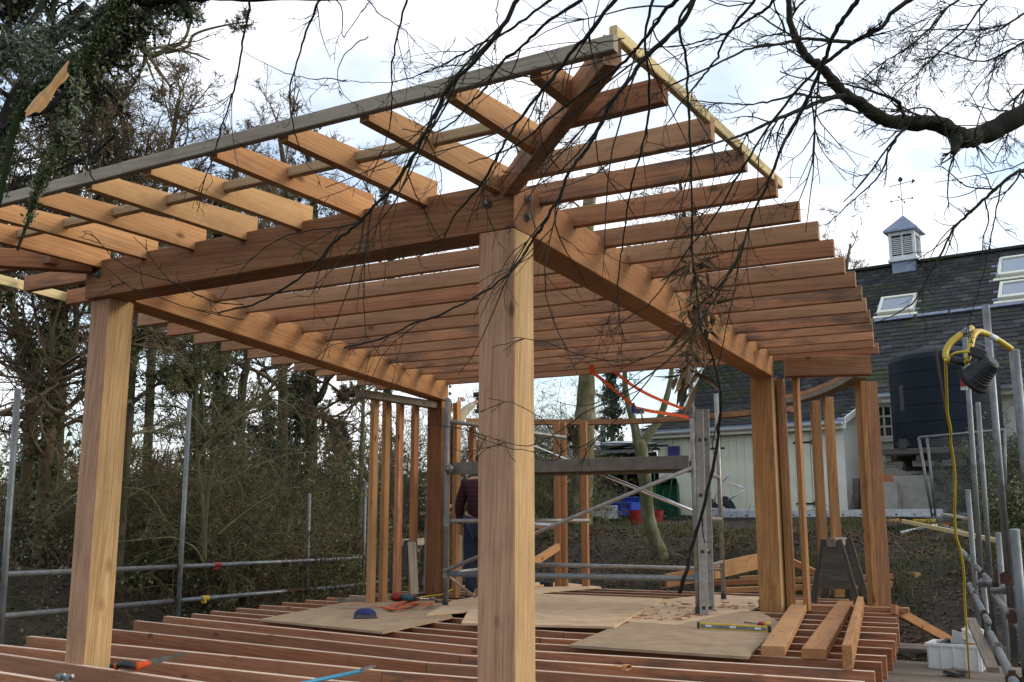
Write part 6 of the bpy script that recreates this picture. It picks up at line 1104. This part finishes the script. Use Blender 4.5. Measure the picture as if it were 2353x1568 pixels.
STEMS = [
 (z2((1240, -60), (1215, 0), (1075, 230), (880, 460), (740, 610), (610, 860), (520, 1040), (400, 1230), (240, 1400), (90, 1557)) + [(770, 555), (720, 610), (660, 660), (580, 700), (500, 720)], 2.7, 3.1, 6, 2, 'leftmost long drooping bare branch, crossing the fascia and the front beam'),
 (z2((1480, -40), (1440, 0), (1230, 150), (1060, 260), (960, 300), (800, 390), (690, 450), (540, 510), (380, 560)), 2.9, 3.3, 4, 1, 'thin bare branch sweeping left over the fascia above the middle rafters'),
 (z2((1680, -40), (1640, 0), (1390, 180), (1250, 310), (1090, 440), (980, 620), (900, 690), (760, 850), (620, 900), (430, 880)), 2.8, 3.3, 4.5, 1.2, 'bare branch bending down to the second front rafter left of the hip'),
 (z2((1920, -50), (1880, 0), (1690, 240), (1590, 340), (1480, 500), (1330, 680), (1180, 880), (1060, 1090), (940, 1290), (790, 1460)) + [(1010, 560), (960, 590)], 2.8, 3.2, 5.5, 1.6, 'bare branch crossing the hip rafter and the bolt of the front beam'),
 (z2((2330, -30), (2200, 90), (2100, 240), (1900, 450), (1700, 600), (1440, 800), (1250, 960), (1090, 1040), (880, 1110)), 2.9, 3.4, 5, 1.3, 'bare branch running down left from the corner tip across the hip rafter'),
 (z2((2430, -60), (2353, 130), (2180, 300), (2050, 430), (1990, 520), (1850, 700), (1790, 830), (1690, 1000), (1570, 1160), (1500, 1330), (1370, 1557)) + [(1236, 535), (1218, 560), (1190, 605), (1130, 660), (1022, 720), (954, 742), (876, 778), (790, 800)], 2.8, 3.1, 6, 1.8, 'longest drooping bare branch, curling across the top of the centre post'),
 (z2((2140, -40), (2080, 250), (2110, 600), (2100, 800), (2060, 1000), (1990, 1250), (1940, 1557)) + [(1425, 600), (1420, 690), (1432, 770)], 3.0, 3.4, 3.5, 1.2, 'thin branch hanging nearly straight down beside the right joist ends'),
 (z3((130, -50), (100, 0), (10, 160), (60, 400), (75, 700), (85, 1000), (100, 1557)) + [(1592, 600), (1603, 680), (1612, 760)], 3.0, 3.3, 4, 1.6, 'dark branch hanging straight down through the ends of the right joists'),
 (z3((1250, -60), (1220, 0), (1130, 130), (1050, 260), (1010, 380), (960, 500), (900, 640), (800, 830), (720, 980), (640, 1180), (540, 1400), (480, 1557)) + [(1700, 590), (1660, 650), (1610, 700)], 3.0, 3.5, 6, 1.8, 'straight dark branch falling left from the bough over the side fascia end'),
 (z3((560, -40), (420, 130), (330, 260), (250, 420), (140, 560), (30, 700), (-80, 860)), 3.1, 3.5, 4, 1.2, 'thin bare branch over the upper part of the side fascia'),
 (z3((700, -40), (600, 60), (450, 160), (300, 240), (140, 290), (-60, 320), (-300, 330)), 3.1, 3.5, 4, 1, 'bare branch reaching left above the roof corner'),
 ([(1900, 130), (1830, 210), (1760, 300), (1700, 400), (1640, 500), (1570, 590), (1500, 690), (1430, 740)], 3.2, 3.6, 3.5, 1, 'bare branch slanting down across the right joist ends'),
 ([(940, -20), (915, 70), (900, 160), (900, 240), (885, 330), (840, 430)], 2.9, 3.2, 2.6, .9, 'thin branch hanging left of the leftmost long one'),
 (z1((1700, -40), (1690, 60), (1650, 250), (1620, 480), (1560, 700), (1500, 880), (1440, 1080), (1380, 1250), (1340, 1440)), 2.9, 3.2, 3, 1, 'single bare twig line hanging over the left rafters'),
 (z1((2200, -40), (2150, 40), (2080, 220), (2010, 430), (1965, 620), (1990, 860), (2040, 1010), (2110, 1110)), 2.9, 3.2, 3, .9, 'thin twig line bending over the fascia left of centre'),
]
for k, s in enumerate(STEMS): spray('overhanging_branch', s[5], [s[:5]], 200 + k, 'bark_dark', BG, per_m=6.5, ratio=.42, lmax=.6, lv=(3, 2), ang=.5, rmin=.0009, thin=.0015)
EXTRA = [([z2((150, -60), (200, 0), (280, 100), (420, 180), (480, 240), (560, 330), (690, 450))], 'thin twig crossing the sky from the top left of the left rafters to the fascia'), ([z2((900, 440), (680, 455), (540, 510), (350, 560), (160, 560), (0, 540)), z1((2353, 545), (2090, 530), (1900, 480), (1650, 350))], 'thin level twig over the sky above the left rafters'), ([z1((2500, 250), (2353, 350), (2290, 490), (2320, 620), (2400, 700))], 'knobbly twig left of the leftmost long branch'),
 ([z2((-40, -30), (20, 60), (30, 250), (110, 140), (170, 60), (220, 0))], 'forked thin twig high above the fascia'), ([z2((1080, -40), (1075, 100), (1080, 230), (1040, 400), (1060, 560), (1110, 640))], 'thin twig hanging down to the third rafter from the hip'), ([z2((1500, 560), (1330, 580), (1180, 540), (920, 430), (760, 470), (560, 500))], 'thin twig running left over the fascia from the hip rafter'), ([z2((1940, 260), (1760, 290), (1600, 290), (1300, 330), (1080, 430)), z2((1700, 290), (1690, 120), (1640, -20))], 'thin arched twig over the corner of the fascia'), ([z3((330, 270), (120, 320), (-90, 420), (-330, 480), (-520, 640), (-700, 800))], 'thin twig trailing left over the upper right joists')]
for k, (st, lb) in enumerate(EXTRA): spray('overhanging_branch', lb, [(p, 3.2, 3.1, 1.5, .7) for p in st], 300 + k, 'bark_dark', BG, 6, .4, .4, (3, 2), .6, 0, 5, .0008, .0012)
# tip sprays ending on the centre post
spray('overhanging_branch', 'budded twigs ending across the middle of the centre post', [([(1719, 527), (1690, 600), (1640, 690), (1578, 785), (1506, 852), (1430, 907), (1345, 948), (1278, 995), (1215, 1025), (1150, 1012), (1110, 1000)], 3.4, 2.9, 2.6, .8), ([(1506, 852), (1440, 935), (1380, 1000), (1290, 1040), (1200, 1035), (1110, 1010)], 3.1, 2.9, 1.6, .7), ([(1246, 1058), (1290, 1048), (1250, 970), (1190, 930), (1120, 915)], 2.9, 2.9, 1.2, .7), ([(1600, 750), (1540, 800), (1440, 830), (1330, 815), (1226, 780), (1130, 800)], 3.1, 2.9, 1.8, .8)], 230, 'bark_dark', BG, 5, .3, .25, (3,), t0=.1)
spray('overhanging_branch', 'twigs hanging before the left front post and the end of the front beam', [([(560, 700), (480, 690), (400, 650), (330, 630), (270, 600), (230, 560), (180, 545)], 3.0, 2.9, 1.6, .8), ([(560, 735), (460, 715), (380, 690), (300, 660), (240, 610)], 3.0, 2.9, 1.4, .7)], 231, 'bark_dark', BG, 5, .3, .3, (3,))
# the big bough on the right with its side branches
spray('bare_bough', 'thick crooked black bough entering from the right edge with a broken stub', [
 (z3((2700, 600), (2500, 690), (2353, 775), (2150, 880), (2000, 935), (1930, 935), (1860, 890), (1750, 835), (1600, 840), (1450, 825), (1340, 780), (1250, 710), (1130, 640), (1050, 540), (980, 460), (880, 390), (820, 290), (770, 170), (755, 0), (750, -80)), 4.6, 4.3, 27, 5),
 (z3((1900, 930), (1890, 985), (1870, 1040)), 4.45, 4.4, 15, 6), (z3((985, 445), (1080, 370), (1190, 290), (1290, 240), (1400, 170), (1460, 80), (1580, 0), (1640, -60)), 4.35, 4.2, 5, 5), (z3((1190, 290), (1050, 275), (850, 265), (700, 300), (500, 330), (300, 420), (0, 560), (-140, 640)), 4.2, 4.0, 4.5, 1.5),
 (z3((1140, 645), (1000, 680), (850, 740), (700, 800), (500, 890), (390, 935), (280, 970), (60, 1050)), 4.3, 4.0, 6, 1.8), (z3((1150, 650), (950, 665), (800, 640), (640, 690), (480, 710), (300, 700), (90, 685)), 4.3, 4.0, 3.5, 1.2), (z3((1545, 810), (1510, 720), (1500, 690), (1380, 640), (1250, 600), (1100, 570), (940, 560)), 4.4, 4.2, 5, 1.2), (z3((1550, 870), (1500, 920), (1430, 1040), (1400, 1140), (1320, 1250), (1180, 1370), (1000, 1540)), 4.4, 4.2, 3.5, 1),
 (z3((1250, 770), (1100, 745), (1000, 760), (940, 800), (940, 900), (1000, 1050), (1150, 1230)), 4.3, 4.2, 2.2, .8)], 240, 'bark_dark', None, 8, .30, .7, (5, 3), .55, -.06, 10)
spray('bare_bough', 'slim black bough dropping down left over the house roof from the right edge', [(z3((2500, 1120), (2353, 1160), (2310, 1165), (2200, 1250), (2100, 1340), (1970, 1460), (1870, 1557)) + [(2165, 580), (2130, 640), (2095, 700), (2020, 740)], 4.6, 4.4, 5.5, 1.2), (z3((2090, 1350), (2110, 1500), (2080, 1600), (2060, 1800)), 4.5, 4.4, 2, .9), (z3((2200, 1260), (2170, 1400), (2140, 1550), (2090, 1800), (2040, 2000), (1960, 2250)), 4.5, 4.4, 2, .9), (z3((2480, 1030), (2300, 1130), (2150, 1170), (1980, 1200), (1750, 1240)), 4.6, 4.4, 1.6, .7)], 241, 'bark_dark', None, 6, .28, .6, (4, 2), .6, -.06)
for k, (st, lb) in enumerate(((((2500, 230), (2353, 290), (2200, 370), (2080, 415), (1900, 385), (1760, 340), (1640, 330)), 'bare twig spray reaching left below the top right corner'), (((2450, 20), (2353, 90), (2250, 160), (2100, 200), (1900, 205), (1700, 200), (1500, 230)), 'bare twig spray close under the top right corner'), (((2150, -50), (2050, 60), (1950, 200), (1800, 330), (1650, 480), (1500, 620), (1400, 760)), 'bare twigs hanging right of the crooked bough top'), (((2420, 560), (2320, 640), (2280, 720), (2250, 900), (2200, 1000), (2150, 1100)), 'bare twigs hanging below the thick bough at the right edge'), (((1980, -40), (1850, 40), (1730, 180), (1560, 330), (1400, 420), (1230, 560)), 'long bare twig spray across the white sky above the bough'))):
    spray('twig_spray', lb, [(z3(*st), 4.8, 4.6, 3, 1)], 250 + k, 'bark_dark', 'fine twig sprays in the white sky at upper right', 15, .42, .9, (6, 4), .5, -.06, 6, .0012)
# mossy broken limb at the upper left
LM = spray('mossy_limb', 'dark mossy limb with grey lichen and a torn pale break at the upper left', [
 (z1((900, -120), (820, 0), (760, 140), (680, 280), (560, 420), (450, 480), (380, 540)), 3.1, 3.0, 24, 22), (z1((520, 440), (520, 560), (480, 700), (430, 900), (330, 1150), (250, 1300), (190, 1500), (120, 1700)), 3.0, 2.9, 11, 3), (z1((400, 520), (250, 600), (150, 720), (90, 900), (50, 1100), (10, 1300), (-30, 1480)), 3.0, 2.9, 13, 4),
 (z1((460, 470), (410, 530), (350, 600), (290, 670), (245, 725)), 2.97, 2.92, 17, 9), (z1((700, 60), (600, 170), (460, 210), (330, 240), (180, 280), (0, 330), (-120, 360)), 3.1, 3.2, 7, 5), (z1((800, 0), (900, -20), (1020, 0), (1200, -20), (1500, -20), (1900, -10), (2353, -8)), 3.1, 3.0, 22, 4), (z1((1250, 10), (1270, 60), (1285, 110)), 3.05, 3.05, 11, 8),
 (z1((320, -60), (260, 80), (170, 200), (120, 300)), 3.4, 3.3, 9, 5), (z1((390, -60), (360, 40), (330, 150)), 3.4, 3.4, 8, 6), (z1((430, 900), (500, 930), (560, 1050), (600, 1150), (640, 1230)), 2.95, 3, 3, 1.5), (z1((440, 900), (450, 1000), (470, 1060), (520, 1000)), 2.95, 2.95, 1.6, .8)], 260, 'bark_darkmoss', None, 6, .16, .22, (3,), .8, 0, 12, .0012, .0018)
g = np.random.default_rng(31); C = []
for pts, d, n, s in ((z1((700, 60), (600, 170), (460, 210), (330, 240), (180, 280), (0, 330)), 3.1, 1500, .022), (z1((250, 330), (300, 460), (200, 420)), 3.05, 900, .03), (z1((450, 850), (440, 920), (380, 1000), (250, 1300)), 2.93, 500, .009), (z1((520, 560), (480, 700), (440, 860)), 2.97, 500, .012), (z1((1000, 20), (1150, 60), (1300, 60)), 3.1, 900, .02), (z1((0, 330), (60, 390), (30, 430)), 3.1, 1300, .03)):
    p = np.array(smooth_pts([PD(x, y, d) for x, y in pts], 8)); k = g.integers(0, len(p) - 1, n); C.append(p[k] + (p[k + 1] - p[k]) * g.random((n, 1)) + g.normal(0, s, (n, 3)))
put('lichen', leaves_mesh('lichen', np.concatenate(C) - np.array(LM.location), .022, 'lichen', 4, .28), LM, Matrix.Translation(LM.location))
C = []
for pts, d, n, s in ((z1((900, -120), (820, 0), (760, 140), (680, 280), (560, 420), (450, 480)), 3.03, 3000, .014), (z1((520, 440), (520, 560), (480, 700), (430, 900)), 2.97, 500, .008), (z1((400, 520), (250, 600), (150, 720), (90, 900), (50, 1100), (10, 1300)), 2.97, 1200, .010), (z1((430, 900), (330, 1150), (250, 1300), (190, 1500)), 2.92, 700, .008)):
    p = np.array(smooth_pts([PD(x, y, d) for x, y in pts], 8)); k = g.integers(0, len(p) - 1, n); C.append(p[k] + (p[k + 1] - p[k]) * g.random((n, 1)) + g.normal(0, s, (n, 3)))
put('moss', leaves_mesh('moss', np.concatenate(C) - np.array(LM.location), .012, 'ivy', 4, .5), LM, Matrix.Translation(LM.location))
a, b = PD(*z1((440, 500))[0], 2.90), PD(*z1((245, 735))[0], 2.86); mw = frame(a, b, tuple(-FWD)); n_ = 7; L_ = float(np.linalg.norm(b - a)); V = []
for i in range(n_ + 1):
    t = i / n_; hw = .012 + .008 * t + .003 * math.sin(9 * t + 1)
    for j in range(5): V.append((t * L_ + (.05 * rnd.random() if i == n_ else -.04 * rnd.random() if i == 0 else 0), -hw + 2 * hw * j / 4, .010 * math.cos((j - 2) * .75) + .004 * rnd.random()))
F = [(i * 5 + j, i * 5 + j + 1, i * 5 + 6 + j, i * 5 + 5 + j) for i in range(n_) for j in range(4)]; put('torn_wood', mesh_from('torn_wood', V, F, 'torn'), LM, mw)
# broken branch with withered leaves hanging before the right side beam
DB = spray('withered_branch', 'broken branch with withered curled brown leaves hanging before the right side beam', [([(1588, 500), (1592, 600), (1604, 690), (1618, 760), (1640, 830), (1656, 900), (1655, 960), (1645, 1040), (1620, 1150), (1595, 1240), (1575, 1320), (1562, 1362)], 4.3, 5.2, 1.6, 5.0), ([(1700, 560), (1692, 640), (1672, 740), (1650, 840)], 4.4, 4.6, 1.2, 1.4), ([(1560, 690), (1575, 760), (1610, 830), (1650, 890)], 4.5, 4.6, 1.2, 1.4)], 270, 'bark_dark', None, 3.5, .14, .3, (3,), .7, 0)
g = np.random.default_rng(12); mb = MB()
for k in range(85):
    t = g.random(); x = 1592 + 14 * math.sin(5 * t) + g.normal(0, 20 - 8 * t); y = 575 + 330 * t + g.normal(0, 8); p = PD(x, y, 4.45 + g.normal(0, .04)); d = unit(np.array([g.normal(), g.normal(), -1.1 + .5 * g.normal()])); s = unit(np.cross(d, g.normal(size=3))); up = np.cross(d, s); ln = g.uniform(.06, .17); w = g.uniform(.007, .016); V = []; bend = g.normal(0, 1.0); tw = g.normal(0, 1.2)
    for i in range(6):
        u = i / 5; a_ = tw * u; s_ = s * math.cos(a_) + up * math.sin(a_); n_ = up * math.cos(a_) - s * math.sin(a_); c = p + d * ln * u + up * bend * ln * u * u * .5; ww = w * math.sin(math.pi * (.12 + .85 * u)); V += [c - s_ * ww + n_ * ww * .6, c, c + s_ * ww + n_ * ww * .6]
    mb.add(V, [(3 * i + j, 3 * i + j + 1, 3 * i + j + 4, 3 * i + j + 3) for i in range(5) for j in range(2)])
o = mb.build('withered_leaves', 'withered', DB, False); o['kind'] = 'stuff'

spray('arching_shrub', 'pale arching leafless branches over the thicket behind the second scaffold upright', [([(470, 1300), (466, 1150), (460, 1043), (548, 962), (597, 941), (639, 920), (678, 941), (700, 980)], 12.2, 12.6, 5, 1.2), ([(463, 1050), (526, 1026), (579, 1029), (650, 1035), (695, 1026)], 12.2, 12.4, 2.4, 1), ([(472, 1290), (474, 1195), (491, 1082), (537, 1047), (579, 1033), (640, 1000)], 12, 12.2, 3.6, 1.2), ([(466, 860), (477, 899), (505, 955), (526, 980)], 12.4, 12.2, 1.4, 1.2), ([(284, 1121), (336, 1131), (372, 1181), (400, 1223)], 11.5, 11.8, 1.6, 1.6), ([(281, 1245), (372, 1236), (410, 1240), (450, 1262), (470, 1300)], 11.5, 11.8, 2, 2.2), ([(480, 1120), (560, 1085), (640, 1050), (720, 1040)], 12.2, 12.8, 1.8, .8), ([(475, 1000), (430, 940), (380, 910), (320, 905)], 12.2, 12.6, 1.8, .8), ([(500, 1230), (560, 1180), (640, 1130), (690, 1120)], 11.8, 12.4, 2, .9)], 280, 'bark_olive', None, 3.5, .3, 1.0, (5, 3), .7, .02, 6, .003, .004)
bpy.data.objects['arching_shrub']['category'] = 'shrub'
a_, b_ = PZ(640, 1428, .009), PZ(860, 1451, .009); PLY = bpy.data.objects['plywood_sheet']; mb = MB(); d_ = unit(b_ - a_); n_ = np.cross(d_, [0, 0, 1.])
for k in range(26):
    t = k / 26 + .02 * rnd.random()
    if k % 7 != 3: mb.box(lerp(a_, b_, t) + n_ * .0006 + [0, 0, rnd.uniform(-.003, .003)], (rnd.uniform(.006, .02), .003, rnd.uniform(.004, .009)), Matrix.Rotation(math.atan2(d_[1], d_[0]), 4, 'Z'))
mb.build('printed_marks', 'black', PLY)

# ------------------------------------------------------------------ the two people at the back
def skin(name, V, E_, Rr, mat, parent, sub=2):
    me = bpy.data.meshes.new(name); me.from_pydata([tuple(map(float, v)) for v in V], E_, []); o = bpy.data.objects.new(name, me); COL.objects.link(o)
    m = o.modifiers.new('skin', 'SKIN'); m.use_smooth_shade = True
    for k, d in enumerate(me.skin_vertices[0].data): r = Rr[k]; d.radius = (r if isinstance(r, tuple) else (r, r)); d.use_root = (k == 0)
    o.modifiers.new('sub', 'SUBSURF').levels = sub
    dg = bpy.context.evaluated_depsgraph_get(); e = bpy.data.meshes.new_from_object(o.evaluated_get(dg)); bpy.data.objects.remove(o); e.name = name; e.materials.clear(); e.materials.append(M[mat]); return put(name, e, parent)
def person(label, base, right, fwd, J, shirt, trousers, hair, tool=None):
    """J: joint positions in metres as (right, forward, up) from the base"""
    r_, f_ = np.array(right), np.array(fwd); W_ = lambda p: np.array(base) + r_ * p[0] + f_ * p[1] + np.array([0, 0, p[2]])
    T = thing('person', label, 'person', base, 'builders at the back of the frame')
    names = ['pelvis', 'waist', 'chest', 'neck', 'head0', 'head1', 'shL', 'elL', 'wrL', 'haL', 'shR', 'elR', 'wrR', 'haR', 'hiL', 'knL', 'anL', 'toL', 'hiR', 'knR', 'anR', 'toR']; ix = {n: k for k, n in enumerate(names)}
    V = [W_(J[n]) for n in names]; E_ = [(ix[a], ix[b]) for a, b in (('pelvis', 'waist'), ('waist', 'chest'), ('chest', 'neck'), ('neck', 'head0'), ('head0', 'head1'), ('chest', 'shL'), ('shL', 'elL'), ('elL', 'wrL'), ('wrL', 'haL'), ('chest', 'shR'), ('shR', 'elR'), ('elR', 'wrR'), ('wrR', 'haR'), ('pelvis', 'hiL'), ('hiL', 'knL'), ('knL', 'anL'), ('anL', 'toL'), ('pelvis', 'hiR'), ('hiR', 'knR'), ('knR', 'anR'), ('anR', 'toR'))]
    rad = dict(pelvis=.13, waist=.12, chest=.14, neck=.055, head0=.085, head1=.085, shL=.065, elL=.042, wrL=.028, haL=.032, hiL=.09, knL=.058, anL=.042, toL=.038); rad.update({k[:-1] + 'R': v for k, v in list(rad.items()) if k.endswith('L')})
    skin('body', V, E_, [rad[n] for n in names], 'skin', T)
    # fingers and thumb
    for s in 'LR':
        wr, ha = W_(J['wr' + s]), W_(J['ha' + s]); d = unit(ha - wr); side = unit(np.cross(d, f_ + r_ * .3)); nr = np.cross(side, d); mb = MB()
        for k in range(4): o_ = side * (.028 - .019 * k); ln = (.065, .075, .07, .055)[k]; mb.tube([ha + o_ * .8, ha + o_ + d * ln * .45 + nr * .006, ha + o_ + d * ln * .8 + nr * .025, ha + o_ + d * ln * .8 + nr * .045], [.0095, .009, .008, .0065], 6)
        mb.tube([wr + d * .03 + side * .02, wr + d * .055 + side * .05, wr + d * .085 + side * .055 + nr * .02], [.012, .011, .008], 6); mb.build('fingers', 'skin', T, True)
    k = 1.0; g_ = lambda *n: [W_(J[x]) for x in n]
    up_ = ['pelvis', 'waist', 'chest', 'shL', 'elL', 'wrL', 'shR', 'elR', 'wrR', 'neck']; E2 = [(0, 1), (1, 2), (2, 3), (3, 4), (4, 5), (2, 6), (6, 7), (7, 8), (2, 9)]
    Vs = g_(*up_); Vs[5] = lerp(Vs[4], Vs[5], .93); Vs[8] = lerp(Vs[7], Vs[8], .93); Vs[9] = lerp(Vs[2], Vs[9], .55); skin('shirt', Vs, E2, [.155, .15, .168, .085, .062, .044, .085, .062, .044, .085], shirt[0], T)
    if shirt[1]:
        V_ = g_('pelvis', 'waist', 'chest', 'shL', 'shR'); skin('jacket', V_, [(0, 1), (1, 2), (2, 3), (2, 4)], [.17, .168, .182, .10, .10], shirt[1], T)
    lo = ['pelvis', 'hiL', 'knL', 'anL', 'hiR', 'knR', 'anR']; skin('trousers', g_(*lo), [(0, 1), (1, 2), (2, 3), (0, 4), (4, 5), (5, 6)], [.145, .11, .078, .062, .11, .078, .062], trousers, T)
    for s in 'LR': skin('boot', g_('an' + s, 'to' + s), [(0, 1)], [.058, .05], 'black', T, 2)
    h0, h1 = W_(J['head0']), W_(J['head1']); c = lerp(h0, h1, .6); mb = MB(); mb.lathe([(.02, -.11), (.085, -.07), (.102, 0), (.095, .055), (.06, .10), (.01, .115)], c - f_ * .018 + [0, 0, .03], 16); mb.build('hair', hair, T, True)
    mb = MB(); mb.tube([c + f_ * .085 + [0, 0, .02], c + f_ * .115 + [0, 0, -.02], c + f_ * .09 + [0, 0, -.03]], [.012, .017, .012], 6); mb.build('nose', 'skin', T, True)
    for s in (-1, 1): mb = MB(); mb.lathe([(.008, -.03), (.02, -.015), (.022, .01), (.01, .03)], c + r_ * s * .09, 8); mb.build('ear', 'skin', T, True); mb = MB(); mb.lathe([(.004, -.01), (.011, 0), (.004, .01)], c + f_ * .088 + r_ * s * .033 + [0, 0, .02], 8); mb.build('eye', 'black', T, True)
    mb = MB(); mb.box(c + f_ * .09 + [0, 0, -.055], (.05, .012, .01), Matrix.Rotation(math.atan2(r_[1], r_[0]), 4, 'Z')); mb.build('mouth', 'red', T)
    return T, W_
ri = unit(np.array([math.cos(YAW), math.sin(YAW), 0])); fo = np.array([-ri[1], ri[0], 0])
b2 = PD(1101, 1290, 11.6); b2[2] = -.02
J2 = dict(pelvis=(0, 0, .88), waist=(0, .02, 1.05), chest=(0, .06, 1.26), neck=(.03, .11, 1.42), head0=(.04, .15, 1.50), head1=(.05, .19, 1.59), shL=(-.165, .06, 1.31), elL=(-.235, .05, 1.06), wrL=(-.225, .12, .84), haL=(-.22, .14, .78), shR=(.17, .08, 1.30), elR=(.24, .2, 1.1), wrR=(.12, .38, 1.02), haR=(.08, .42, 1.02), hiL=(-.09, 0, .84), knL=(-.10, .03, .46), anL=(-.10, 0, .07), toL=(-.12, .15, .03), hiR=(.09, 0, .84), knR=(.11, .03, .46), anR=(.11, 0, .07), toR=(.14, .15, .03))
person('person in a dark red plaid shirt and blue jeans standing behind the centre post', b2, ri, fo, J2, ('plaid', None), 'denim', 'hair')
b1 = PD(1019, 1290, 13.2); zs = 1.0; b1[2] = zs
J1 = dict(pelvis=(0, 0, .90), waist=(.0, .0, 1.05), chest=(.05, .0, 1.24), neck=(.02, .03, 1.40), head0=(.0, .05, 1.48), head1=(-.01, .06, 1.57), shL=(-.10, .05, 1.32), elL=(-.02, .2, 1.46), wrL=(.16, .24, 1.62), haL=(.2, .25, 1.66), shR=(.17, -.02, 1.33), elR=(.27, .03, 1.50), wrR=(.40, .06, 1.60), haR=(.445, .07, 1.63), hiL=(-.09, 0, .86), knL=(-.09, .04, .48), anL=(-.09, 0, .07), toL=(-.1, .15, .03), hiR=(.06, 0, .86), knR=(.06, .04, .48), anR=(.06, 0, .07), toR=(.06, .15, .03))
J1 = {k: (v[0], v[1], v[2] - .16 if v[2] > 1.2 else v[2] - .1 if v[2] > .8 else v[2]) for k, v in J1.items()}
T1, W1 = person('person in black with pale sleeves reaching up beside the left rear post', b1, ri, fo, J1, ('cloth_pale', 'cloth_black'), 'cloth_black', 'hair')
h = W1(J1['haR']); DR = thing('cordless_drill', 'black cordless drill held up in the hand of the reaching person', 'drill', h); tube('grip', [h + [0, 0, -.12], h + [0, 0, .05]], [.024, .02], 'black', DR, 10); tube('motor_body', [h + ri * -.07 + [0, 0, .08], h + ri * .09 + [0, 0, .1]], [.034, .03], 'black', DR, 12); tube('chuck', [h + ri * .09 + [0, 0, .1], h + ri * .14 + [0, 0, .106]], [.024, .014], 'galv', DR, 10); box('battery', h + [0, 0, -.14], (.1, .07, .05), 'black', DR, YAW)
pl = thing('hop_up', 'timber hop-up step hidden behind the left rear post', 'step', (b1[0], b1[1], 0)); c = np.array([b1[0], b1[1], 0])
box('tread', c + [0, 0, zs - .03], (.6, .4, .05), 'board_grey', pl, YAW)
for sx in (-.2, .2):
    for sy in (-.15, .15): q = c + ri * sx + fo * sy; beam('leg', at(q, 0), at(q, zs - .056), .06, .06, 'board_grey', pl)
